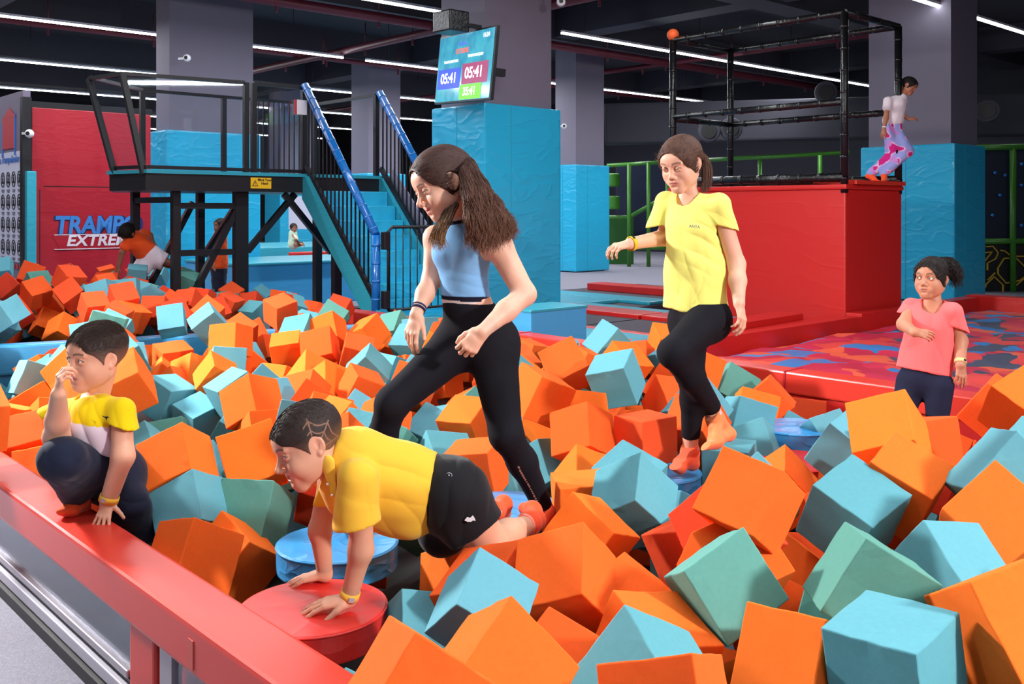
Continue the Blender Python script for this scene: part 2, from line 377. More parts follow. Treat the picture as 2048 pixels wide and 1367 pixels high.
# dome cameras
for (px, py, d, lb) in ((59, 267, 13.6, 'small white dome camera on the post beside the red banner'), (374, 116, 15.8, 'white bullet camera on the grey column behind the stair platform'), (1128, 252, 22, 'small white dome camera beside the screen column'), (1122, 4, 13, 'white ceiling detector right of the screen column')):
    c = at(px, py, d); e = empty('security_camera', c, lb, 'camera')
    B().ball(c, .06).done('dome', 'white', e); B().cyl(c-Vector((0, .045, 0)), (0, 1, 0), .028, .03, 16).done('lens', 'blacksolid', e)
    if py > 50: B().bar(c, c+V*.3+ZZ*.02, .035).done('arm', 'white', e)
    else: B().bar(c, c+ZZ*1.5, .02).done('stem', 'white', e)

# ------------------------------------------------------------------ pit rails
mr = empty('pit_rail', UV(1.18, 2.5, 0), 'long red padded rail in the foreground with a clear window below', 'rail')
B().uvbox(1.10, 1.268, -1.2, 12.8, .29, .42, .012).done('padded_cap', 'redrail', mr)
for i, v in enumerate((.2, 2.83, 5.5, 8.1, 10.7)):
    B().uvbox(1.115, 1.26, v-.10, v+.08, 0, .30, .01).done('post', 'redrail', mr)
for i, (v0, v1) in enumerate(((.3, 2.72), (2.93, 5.4), (5.6, 8.0), (8.2, 10.6))):
    B().uvbox(1.130, 1.136, v0, v1, .11, .3).done('window_pane', 'window', mr)
    B().uvbox(1.115, 1.15, v0, v1, .105, .128, .004).done('window_bead', 'metal', mr)
    B().uvbox(1.12, 1.15, v1-.1, v1-.02, .05, .3).done('window_frame', 'metal', mr)
B().uvbox(1.125, 1.22, -1.2, 12.8, .0, .10).done('base_rail', 'blacksolid', mr)
B().uvbox(1.105, 1.135, -1.2, 12.8, .045, .085, .004).done('bottom_sill', 'sill', mr)
B().uvbox(1.09, 1.13, -1.2, 12.8, 0, .04).done('kick_strip', 'blacksolid', mr)
B().box(UV(1.0985, 2.45, .345), (U, V, ZZ), (.003, .03, .075)).done('tape_mark', mat('faded_tape', rgb(205, 90, 80), .6), mr)
fr_ = empty('pit_border', UV(5.8, 5, 0), 'red padded border between the cube pit and the printed airbag', 'border')
B().uvbox(5.66, 5.86, -2.2, 9.3, .30, .44, .012).done('padded_cap', 'redrail', fr_)
B().uvbox(5.68, 5.84, -2.2, 9.3, 0, .30).done('side_panel', 'red', fr_)
seamb = B()
for v in (3.55, 1.2, 6.2): seamb.uvbox(5.655, 5.865, v, v+.012, .30, .445)
seamb.done('seam', 'reddark', fr_)
a = Vector((-4.6, 7.62, 0)); b = Vector((-1.15, 9.39, 0)); d = (b-a).normalized(); n2 = Vector((-d.y, d.x, 0))
bd = empty('pit_divider', (a+b)/2, 'light blue padded beam dividing the front and back cube pits', 'beam')
B().box((a+b)/2+ZZ*.30, (d, n2, ZZ), ((b-a).length, .16, .24), .02).done('padded_beam', 'bluebeam', bd)
B().box((a+b)/2+ZZ*.09, (d, n2, ZZ), ((b-a).length, .08, .18)).done('lower_panel', 'bluebeam', bd)
B().uvbox(1.1, 5.9, 12.7, 12.9, 0, .42, .012).done('pit_end_wall', 'teal', label='low teal wall closing the back cube pit under the stair platform', cat='wall')
B().uvbox(1.25, 5.7, -1.2, 12.7, 0, .03).done('pit_floor', 'blacksolid', kind='structure', label='dark floor of the cube pit')

# ------------------------------------------------------------------ airbag pit (printed cubes)
def airbag_mat():
    m = mat('printed_airbag', (1, 0, 0), .45)
    nt = m.node_tree; b = nt.nodes['Principled BSDF']; tc = nt.nodes['Texture Coordinate']
    mp = nt.nodes.new('ShaderNodeMapping'); mp.inputs['Scale'].default_value = (1, 1, .6); mp.inputs['Rotation'].default_value = (0, 0, .6)
    nz = nt.nodes.new('ShaderNodeTexNoise'); nz.inputs['Scale'].default_value = 1.4; nz.inputs['Detail'].default_value = 2
    vm = nt.nodes.new('ShaderNodeVectorMath'); vm.operation = 'MULTIPLY_ADD'; vm.inputs[1].default_value = (.55, .55, .55)
    nt.links.new(tc.outputs['Object'], mp.inputs['Vector']); nt.links.new(tc.outputs['Object'], nz.inputs['Vector'])
    nt.links.new(nz.outputs['Color'], vm.inputs[0]); nt.links.new(mp.outputs['Vector'], vm.inputs[2])
    vo = nt.nodes.new('ShaderNodeTexVoronoi'); vo.inputs['Scale'].default_value = 3.6; vo.distance = 'MANHATTAN'
    nt.links.new(vm.outputs['Vector'], vo.inputs['Vector'])
    cr = nt.nodes.new('ShaderNodeValToRGB'); cr.color_ramp.interpolation = 'CONSTANT'
    els = [(0, (186, 30, 62)), (.2, (214, 62, 56)), (.36, (60, 62, 84)), (.46, (44, 112, 176)), (.56, (200, 36, 70)), (.68, (226, 88, 58)), (.8, (70, 72, 92)), (.9, (50, 130, 190))]
    while len(cr.color_ramp.elements) < len(els): cr.color_ramp.elements.new(.5)
    for e, (p, c) in zip(cr.color_ramp.elements, els): e.position = p
    for e, (p, c) in zip(cr.color_ramp.elements, els): e.color = (*rgb(*c), 1)
    sep = nt.nodes.new('ShaderNodeSeparateColor'); nt.links.new(vo.outputs['Color'], sep.inputs[0]); nt.links.new(sep.outputs[0], cr.inputs['Fac'])
    nt.links.new(cr.outputs['Color'], b.inputs['Base Color'])
    return m
M['airbag'] = airbag_mat()
random.seed(5)
bm = bmesh.new(); NU, NV = 90, 110
u0, u1, v0, v1 = 5.87, 13.5, -4.0, 5.51
import mathutils.noise as mno
grid = []
for j in range(NV+1):
    row = []
    for i in range(NU+1):
        u = u0+(u1-u0)*i/NU; v = v0+(v1-v0)*j/NV
        h = .22 + .05*mno.noise(Vector((u*1.1, v*1.1, 0))) + .035*abs(mno.noise(Vector((u*2.3, v*2.3, 3)))) + .012*mno.noise(Vector((u*6, v*6, 1)))
        ed = min(u-u0, u1-u, v-v0, v1-v); h -= .12*math.exp(-ed*5)
        row.append(bm.verts.new(UV(u, v, h)))
    grid.append(row)
for j in range(NV):
    for i in range(NU):
        f = bm.faces.new((grid[j][i], grid[j][i+1], grid[j+1][i+1], grid[j+1][i])); f.smooth = True
me = bpy.data.meshes.new('airbag'); bm.to_mesh(me); bm.free()
tag(link('airbag', me, 'airbag'), 'wrinkled airbag printed with red, blue and grey cubes behind the red border', 'airbag')
B().uvbox(5.9, 10.35, 5.52, 5.66, 0, .30, .01).done('tower_ledge', 'red', label='red ledge between the airbag and the trampolines, left of the jump tower', cat='ledge')
B().uvbox(10.36, 13.5, 5.52, 5.72, 0, .33, .01).done('tower_ledge', 'red', label='red ledge behind the airbag, below the right face of the jump tower', cat='ledge')
B().uvbox(13.52, 13.8, -4, 5.7, 0, .35, .01).done('airbag_kerb', 'red', label='far red kerb at the right end of the airbag', cat='kerb')

# ------------------------------------------------------------------ jump tower
P = at(1691, 420, 11.26); tu, tv_ = P.dot(U), P.dot(V)
TW, TL = 1.37, 2.55
tw = empty('jump_tower', UV(tu+TW/2, tv_+TL/2, 0), 'big red padded jump tower with black cage on top', 'tower')
B().uvbox(tu, tu+TW, tv_, tv_+TL, 0.05, 1.74, .02).done('padded_box', 'red', tw)
B().uvbox(tu-.02, tu+TW+.02, tv_-.02, tv_+TL+.02, 1.74, 1.80, .02).done('top_pad', 'red', tw)
B().poly([UV(tu+.15, tv_-.06, 1.80), UV(tu+TW, tv_-.05, 1.80), UV(tu+TW, tv_+.55, 1.82), UV(tu+.15, tv_+.5, 1.82)], ZZ*.05).done('edge_mat', 'redrail', tw)
zc = 3.78
posts = [(tu+.03, tv_+.03), (tu+TW-.03, tv_+.03), (tu+.03, tv_+TL-.03), (tu+TW-.03, tv_+TL-.03)]
for (a, b) in posts:
    bb = B().tube([UV(a, b, 1.7), UV(a, b, zc)], .045, 12)
    for k in range(8):
        z = 1.85+k*.25; bb.tube([UV(a, b, z), UV(a, b, z+.03)], .049, 12)
    bb.done('cage_post', 'blackpad', tw)
def rail(a, b, z, r=.04):
    bb = B().tube([UV(*a, z), UV(*b, z)], r, 12)
    L = int(((a[0]-b[0])**2+(a[1]-b[1])**2)**.5/.25)
    for k in range(1, L):
        t = k/L; p = UV(*a, z).lerp(UV(*b, z), t); q = UV(*a, z).lerp(UV(*b, z), t+.02); bb.tube([p, q], r+.004, 12)
    bb.done('cage_rail', 'blackpad', tw)
for i, j in ((0, 1), (0, 2), (1, 3), (2, 3)): rail(posts[i], posts[j], zc)
rail(posts[0], posts[2], 2.75); rail(posts[2], posts[3], 2.72); rail(posts[1], posts[3], 2.72)
rail(posts[0], posts[2], 1.88, .05); rail(posts[2], posts[3], 1.88, .05); rail(posts[1], posts[3], 1.88, .05)
c = UV(posts[2][0], posts[2][1], zc+.07)
B().ball(c, .08).done('foam_ball', mat('orange_ball', rgb(235, 96, 40), .6), label='orange ball resting on top of the cage post', cat='ball')

# ------------------------------------------------------------------ trampoline deck
dk = empty('trampoline_deck', UV(9, 9, 0), 'trampoline court with red and teal pads around black beds', 'trampoline')
B().uvbox(5.9, 10.3, 5.75, 9.05, .0, .13).done('deck_frame', 'bed', dk); B().uvbox(7.65, 14, 9.05, 11.9, 0, .13).done('deck_frame', 'bed', dk)
def pad(m, u0, u1, v0, v1, z=.13, h=.05):
    B().uvbox(u0, u1, v0, v1, z, z+h, .015).done('red_pad' if m == 'red' else 'teal_pad', m, dk)
def bed(u0, u1, v0, v1): B().uvbox(u0, u1, v0, v1, .13, .15).done('trampoline_bed', 'bedfab', dk)
for v0, v1 in ((6.1, 7.9), (7.95, 9.6), (9.65, 11.3)):
    v1_ = min(v1, 11.3)
    bed(8.2, 9.33, v0, v1_); pad('red', 9.35, 9.85, v0, v1_, .13, .07); pad('teal', 9.88, 10.25 if v0 < 8.5 else 10.9, v0, v1_)
    if v0 < 9: pad('red', 8.06, 8.2, v0, min(v1_, 9.0)); pad('teal', 7.36, 8.04, v0, min(v1_, 9.0)); pad('red', 7.1, 7.34, v0, min(v1_, 9.0))
bed(6.2, 7.08, 6.1, 9.0); pad('red', 6.0, 10.3, 5.70, 6.06, .18, .09)
B().box(UV(8.7, 6.05, .30), ((U*1+V*.06).normalized(), (V-U*.06).normalized(), ZZ), (2.3, .34, .08), .02).done('loose_pad', 'red', dk)
pad('red', 12.3, 12.7, 9.1, 11.6, .13, .12); pad('teal', 10.95, 11.5, 9.1, 11.6)
P = at(1062, 420, 8.7); a, b = P.dot(U), P.dot(V)
bx = empty('step_box', UV(a+.36, b+.4, .0), 'light blue padded step box beside the big blue column', 'box')
B().uvbox(a, a+.72, b, b+.45, 0.13, .60, .015).done('padded_body', 'bluebeam', bx)
B().uvbox(a-.008, a+.728, b-.008, b+.458, .585, .612, .01).done('lid', 'teal', bx)
B().uvbox(13.9, 17.5, -3, 6.2, 0, .12, .02).done('floor_mat', 'teal', label='teal floor mat in front of the green play frame', cat='mat')

# ------------------------------------------------------------------ green soft play structure
P = at(1975, 420, 17.5)
def green_frame(name, pts, rails, r=.055, lab='', parent_loc=None, extra=None):
    e = empty(name, parent_loc, lab, 'play frame')
    for (p, z0, z1) in pts: B().tube([Vector((p.x, p.y, z0)), Vector((p.x, p.y, z1))], r, 10).done('green_post', 'green', e)
    for (a_, b_) in rails: B().tube([a_, b_], r, 10).done('green_rail', 'green', e)
    return e
A0 = at(1940, 420, 18.0); A1 = at(2026, 420, 18.0); A2 = at(2110, 420, 18.0)
def z_at(py, d): return HC-(py-CY)/F*d
gf = green_frame('green_play_frame', [(A0, 0, z_at(295, 18)), (A1, 0, z_at(295, 18)), (A2, 0, z_at(295, 18))],
    [(at(1930, 296, 18), at(2120, 291, 18)), (at(1930, 483, 18), at(2120, 481, 18)), (at(1930, 590, 18), at(2120, 594, 18)), ],
    lab='green padded play frame with circuit pattern panel at the right edge', parent_loc=Vector((A1.x, A1.y, 0)))
B().box(at(2030, 390, 18.35), ((1, 0, 0), (0, 1, 0), ZZ), (1.9, .03, 1.75)).done('climbing_wall', mat('navy_panel', rgb(22, 30, 52), .5), gf)
B().box(at(2030, 537, 18.1), ((1, 0, 0), (0, 1, 0), ZZ), (1.9, .03, .96)).done('circuit_panel', 'blacksolid', gf)
M['gold'] = mat('circuit_gold', rgb(200, 160, 40), .5)
ci = B()
def cl(pts, d=18.06):
    for p, q in zip(pts, pts[1:]): ci.bar(at(p[0], p[1], d), at(q[0], q[1], d), .03, .02)
cl([(1972, 493), (1985, 492), (1996, 505), (1991, 517), (1975, 525), (1975, 540)]); cl([(2000, 500), (2010, 502), (2022, 512), (2048, 512), (2060, 500)])
cl([(1996, 535), (2008, 516), (2032, 516), (2048, 532), (2060, 545)]); cl([(1996, 535), (1996, 548), (2012, 566), (2040, 560), (2060, 545)]); cl([(1970, 575), (1972, 568), (1988, 553), (2006, 570), (2006, 583)])
cl([(2030, 583), (2030, 572), (2048, 556), (2062, 572)]); cl([(1969, 505), (1984, 503), (1969, 522)])
cl([(1975, 560), (1990, 545)])
ci.done('circuit_line', 'gold', gf)
hd = B()
for (x, y) in ((2043, 328), (2043, 370), (2043, 450), (1990, 345), (1985, 430), (2000, 390), (2010, 350)): hd.ball(at(x, y, 18.2), .03)
hd.done('climbing_hold', mat('hold_blue', rgb(40, 130, 220), .4), gf)
gm = green_frame('green_play_frame', [(at(1258, 420, 26), 0, z_at(328, 26)), (at(1297, 420, 26), 0, z_at(325, 26)), (at(1335, 420, 26), 0, z_at(325, 26)), (at(1520, 420, 25), 0, z_at(318, 25)), (at(1640, 420, 24), 0, z_at(310, 24))],
    [(at(1215, 331, 27), at(1350, 323, 26)), (at(1350, 323, 26), at(1700, 305, 24)), (at(1215, 434, 27), at(1262, 434, 26.5)), (at(1262, 432, 26.2), at(1345, 385, 26)), (at(1215, 548, 27), at(1345, 549, 26)), (at(1255, 495, 26.1), at(1345, 495, 26.1))],
    lab='green padded play frame behind the girl in the yellow shirt', parent_loc=at(1297, 420, 26)*1)
gm_l = gm.location
B().box(at(1240, 490, 27.2), ((1, 0, 0), (0, 1, 0), ZZ), (.75, .05, 1.6)).done('green_panel', mat('deep_green_panel', rgb(24, 84, 20), .6), gm)
B().box(at(1300, 400, 27.4), ((1, 0, 0), (0, 1, 0), ZZ), (1.9, .05, 2.0)).done('net_panel', mat('navy_net', rgb(26, 34, 62), .8), gm)
for z in (360, 405): B().cyl(at(1225, z, 26.6), ZZ, .2, .36, 20, .05).done('green_roller', 'green', gm)
# round air outlets high on the back wall
for (px, py, lb) in ((1975, 222, 'round black air outlet at the right edge'), (1418, 262, 'round black air outlet left of the cage post'), (1462, 258, 'round black air outlet inside the cage frame'), (1652, 185, 'round black air outlet high behind the cage')):
    c = at(px, py, 22); e = empty('air_outlet', c, lb, 'vent')
    dr = -c.normalized(); dr.z = 0; dr.normalize()
    B().cyl(c, dr, .25, .22, 28, .03).done('collar', 'beam', e); B().cyl(c+dr*.12, dr, .17, .03, 28).done('mouth', 'blacksolid', e)
    B().cyl(c-dr*.3, dr, .1, .5, 12).done('duct_stub', 'wall', e)
dc = empty('air_duct', at(1700, 230, 24), 'long dark air duct behind the jump tower', 'duct')
B().bar(at(1210, 250, 25.0), at(2250, 225, 23.6), .9, 1.0, .05).done('duct_body', 'wall', dc)

# ------------------------------------------------------------------ stair platform
pz = 1.92
st = empty('stair_platform', UV(5.4, 11.5, 0), 'black steel platform with clear panels and blue padded stairs', 'platform')
B().poly([UV(4.3, 10.75, 1.72), UV(7.44, 10.75, 1.72), UV(7.44, 12.4, 1.72), UV(4.55, 12.4, 1.72), UV(4.15, 11.42, 1.72)], ZZ*.19).done('deck', 'black', st)
B().poly([UV(4.3, 10.72, 1.91), UV(7.44, 10.72, 1.91), UV(7.44, 12.4, 1.91), UV(4.53, 12.42, 1.91), UV(4.12, 11.42, 1.91)], ZZ*.04).done('deck_pad', 'teal', st)
sg = empty('warning_sign', UV(5.72, 10.72, 1.8), 'yellow warning sign on the platform edge', 'sign')
B().uvbox(5.56, 5.83, 10.735, 10.745, 1.76, 1.89).done('plate', 'yellow', sg)
B().poly([UV(5.575, 10.733, 1.785), UV(5.655, 10.733, 1.785), UV(5.615, 10.733, 1.86)], V*-.002).done('triangle', 'blacksolid', sg)
B().poly([UV(5.588, 10.730, 1.792), UV(5.642, 10.730, 1.792), UV(5.615, 10.730, 1.843)], V*-.002).done('triangle_face', 'yellow', sg)
text_obj('warning_text', '!', .05, UV(5.615, 10.727, 1.812), U, ZZ, 'blacksolid', sg, .001)
text_obj('warning_text', 'Mind Your\nHead', .042, UV(5.74, 10.73, 1.842), U, ZZ, 'blacksolid', sg, .001)
for (u, v, w) in ((5.52, 11.0, .09), (5.6, 11.0, .09), (4.75, 11.0, .09), (4.75, 12.2, .09), (5.6, 12.2, .09), (6.85, 10.9, .1), (7.35, 12.2, .1)):
    B().uvbox(u-w/2, u+w/2, v-w/2, v+w/2, 0, 1.73).done('leg', 'black', st)
brc = [((4.85, 11.0, .3), (5.5, 11.0, 1.5)), ((5.65, 11.0, 1.0), (6.3, 11.0, 1.70)), ((6.15, 11.0, 1.70), (6.8, 10.95, .95)), ((4.8, 11.0, 1.55), (5.5, 11.0, 1.55)), ((4.85, 12.2, .4), (5.5, 12.2, 1.6)), ((5.65, 12.2, .9), (6.2, 12.2, 1.7)), ((4.75, 11.05, 1.62), (4.75, 12.15, 1.62)), ((4.8, 11.0, 1.0), (5.5, 11.0, 1.0))]
for a, b in brc: B().bar(UV(*a), UV(*b), .07, .07).done('brace', 'black', st)
# clear guard panels: posts and panes
def gpost(a, b, w=.06): B().bar(UV(*a), UV(*b), w, w).done('guard_post', 'black', st)
gz = 3.02
gpost((4.3, 10.80, 1.9), (4.13, 10.98, 3.02)); gpost((5.52, 10.78, 1.9), (5.52, 10.78, gz)); gpost((5.62, 10.78, 1.9), (5.62, 10.78, gz)); gpost((6.3, 10.78, 1.9), (6.3, 10.78, gz))
gpost((4.18, 11.33, 1.9), (3.96, 11.53, 3.0)); gpost((4.9, 12.35, 1.9), (4.9, 12.35, gz)); gpost((6.0, 12.35, 1.9), (6.0, 12.35, gz)); gpost((7.4, 12.35, 1.9), (7.4, 12.35, gz)); gpost((7.4, 10.8, 1.9), (7.4, 10.8, gz))
for a, b in (((4.13, 10.98, gz), (5.5, 10.78, gz)), ((5.62, 10.78, gz), (6.3, 10.78, gz)), ((3.96, 11.53, gz-.02), (4.13, 10.98, gz)), ((3.96, 11.53, gz), (4.9, 12.35, gz)), ((4.9, 12.35, gz), (7.4, 12.35, gz)), ((7.4, 12.35, gz), (7.4, 10.8, gz)), ((4.3, 10.78, 1.98), (6.3, 10.78, 1.98)), ((4.18, 11.33, 1.98), (4.3, 10.8, 1.98))):
    B().bar(UV(*a), UV(*b), .04, .04).done('guard_rail', 'black', st)
for q in (((4.33, 10.78, 2.0), (5.5, 10.78, 2.0), (5.5, 10.78, 3.0), (4.15, 10.98, 3.0)), ((5.64, 10.78, 2.0), (6.28, 10.78, 2.0), (6.28, 10.78, 3.0), (5.64, 10.78, 3.0)), ((4.18, 11.33, 2.0), (4.28, 10.85, 2.0), (4.12, 11.0, 2.98), (3.97, 11.5, 2.98)), ((4.9, 12.35, 2.0), (6.0, 12.35, 2.0), (6.0, 12.35, 3.0), (4.9, 12.35, 3.0)), ((6.04, 12.35, 2.0), (7.36, 12.35, 2.0), (7.36, 12.35, 3.0), (6.04, 12.35, 3.0))):
    qq = [UV(*p) for p in q]; B().poly(qq, (qq[1]-qq[0]).cross(qq[3]-qq[0]).normalized()*.006).done('clear_panel', 'glass', st)
B().uvbox(6.16, 6.3, 10.7, 10.72, 2.68, 2.86).done('notice_card', 'white', st); B().uvbox(6.13, 6.16, 10.7, 10.72, 2.68, 2.86).done('notice_edge', 'pred', st)
bl = B(); 
for k in range(14): bl.bar(UV(6.34+k*.08, 12.34, 1.95), UV(6.34+k*.08, 12.34, gz), .014)
bl.done('back_baluster', 'black', st)
# stairs descend towards the camera (-V)
sv0, sv1, sz0, sz1 = 10.72, 9.17, 1.92, .28
n = 9
for k in range(n):
    v = sv0-(k+.5)*(sv0-sv1)/n; z = sz0-(k+1)*(sz0-sz1)/(n+.0)
    B().uvbox(6.34, 7.40, v-(sv0-sv1)/n/2-.01, v+(sv0-sv1)/n/2, max(0, z-.2), z, .012).done('stair_tread', 'bluebeam' if False else 'blue', st)
for u in (6.3, 7.44):
    B().poly([UV(u-.03, sv0+.05, sz0), UV(u-.03, sv0+.05, sz0-.28), UV(u-.03, sv1-.05, max(.0, sz1-.25)), UV(u-.03, sv1-.05, sz1+.06), UV(u-.03, sv0-.1, sz0)], U*.06).done('stringer', 'teal', st)
def padrail(a, b):
    a = Vector(a); b = Vector(b); bb = B().tube([a, b], .05, 12); L = int((b-a).length/.17)
    for k in range(L): bb.tube([a.lerp(b, (k+.5)/L), a.lerp(b, (k+.62)/L)], .054, 12)
    bb.done('padded_handrail', mat('handrail_blue', rgb(20, 108, 190), .25, coat=.4), st)
padrail(UV(6.3, 10.75, 3.05), UV(6.3, 9.2, 1.22)); padrail(UV(6.3, 9.2, 1.22), UV(6.3, 9.2, .2))
padrail(UV(7.42, 10.75, 3.05), UV(7.42, 9.2, 1.22))
for u in (6.3, 7.42):
    bl = B()
    for k in range(17):
        t = (k+.5)/17; v = 10.72-1.5*t
        bl.bar(UV(u, v, 1.92-1.6*t), UV(u, v, 3.02-1.78*t), .016)
    bl.done('side_baluster', 'black', st)
    B().bar(UV(u, 10.72, 2.05), UV(u, 9.2, .48), .04, .06).done('lower_rail', 'black', st)
B().bar(UV(7.5, 10.6, 1.98), UV(7.5, 9.1, .5), .02, .16).done('white_skirt', mat('pale_skirt', rgb(170, 165, 190), .5), st)
# gate in front of the stairs
P = at(777, 455, 10.95); g0u, g0v = P.dot(U), P.dot(V)
gt = empty('stair_gate', UV(g0u+.3, g0v, 0), 'small black barred gate at the foot of the blue stairs', 'gate')
gz1, gz0 = 1.31, .38
fr2 = B().tube([UV(g0u, g0v, gz0), UV(g0u, g0v, gz1-.05), UV(g0u+.05, g0v, gz1), UV(g0u+.85, g0v, gz1), UV(g0u+.9, g0v, gz1-.05), UV(g0u+.9, g0v, gz0), UV(g0u, g0v, gz0)], .02, 8); fr2.done('gate_frame', 'black', gt)
br = B()
for k in range(1, 9): br.tube([UV(g0u+k*.1, g0v, gz0), UV(g0u+k*.1, g0v, gz1)], .007, 6)
br.done('gate_bar', 'black', gt)
for z in (gz0+.12, gz1-.15): B().uvbox(g0u-.08, g0u, g0v-.04, g0v+.04, z-.1, z+.1, .01).done('hinge', 'black', gt)
# things seen beyond the platform
far = empty('padded_block', at(570, 600, 15.2)*1, 'low teal padded block seen under the platform', 'block'); far.location.z = 0
P = at(478, 420, 15.0); a, b = P.dot(U), P.dot(V)
B().uvbox(a-.15, a+3.0, b-.2, b+1.6, 0, z_at(531, 15.0), .02).done('block_body', 'bluebeam', far); B().uvbox(a-.17, a+3.02, b-.25, b+1.6, z_at(531, 15.0), z_at(525, 15.0), .02).done('block_top', 'teal', far)
P = at(490, 420, 21); a, b = P.dot(U), P.dot(V)
fp = empty('padded_block', UV(a, b, 0), 'far teal padded stage where a small child sits', 'block')
B().uvbox(a-1, a+7, b, b+3, 0, z_at(496, 21), .02).done('stage_body', 'teal', fp)
B().uvbox(a+.3, a+2.2, b-1.6, b-1.3, 0, z_at(505, 20), .02).done('red_pad', 'red', fp)
P = at(300, 420, 13.5); a, b = P.dot(U), P.dot(V)
# far poster behind
B().box(at(602, 425, 30), ((1, 0, 0), (0, 1, 0), ZZ), (.75, .03, 1.0)).done('far_poster', 'poster', label='small white poster far behind under the platform', cat='poster')

# ------------------------------------------------------------------ stepping discs in the pit
def disc(px, py, d, r, m, lab, z=.35, th=.09):
    c = at(px, py, d); c.z = z
    e = empty('stepping_disc', Vector((c.x, c.y, 0.03)), lab, 'step')
    b = B().cyl(c-ZZ*th/2, ZZ, r, th, 64, .008); b.tube([Vector((c.x+r*math.cos(t*PI/24), c.y+r*math.sin(t*PI/24), z-.006)) for t in range(49)], .004, 6)
    b.done('disc_pad', m, e)
    B().cyl(Vector((c.x, c.y, .14)), ZZ, .07, .24, 20).done('pedestal', 'blacksolid', e)
    return e
disc(627, 1210, 2.853, .212, 'discred', 'red round padded stepping disc under the crawling boy hands')
disc(675, 1082, 3.405, .208, 'disc', 'blue round padded stepping disc behind the red one')
disc(1015, 1012, 3.81, .212, 'disc', 'blue round padded stepping disc under the blue top girl foot')
disc(1305, 940, 4.33, .212, 'disc', 'blue round padded stepping disc under the yellow shirt girl foot')
disc(1590, 922, 4.6, .2, 'discred', 'red round padded stepping disc between turquoise cubes', z=.33)
disc(1590, 905, 5.0, .2, 'disc', 'blue round padded stepping disc in the right middle of the pit', z=.4)

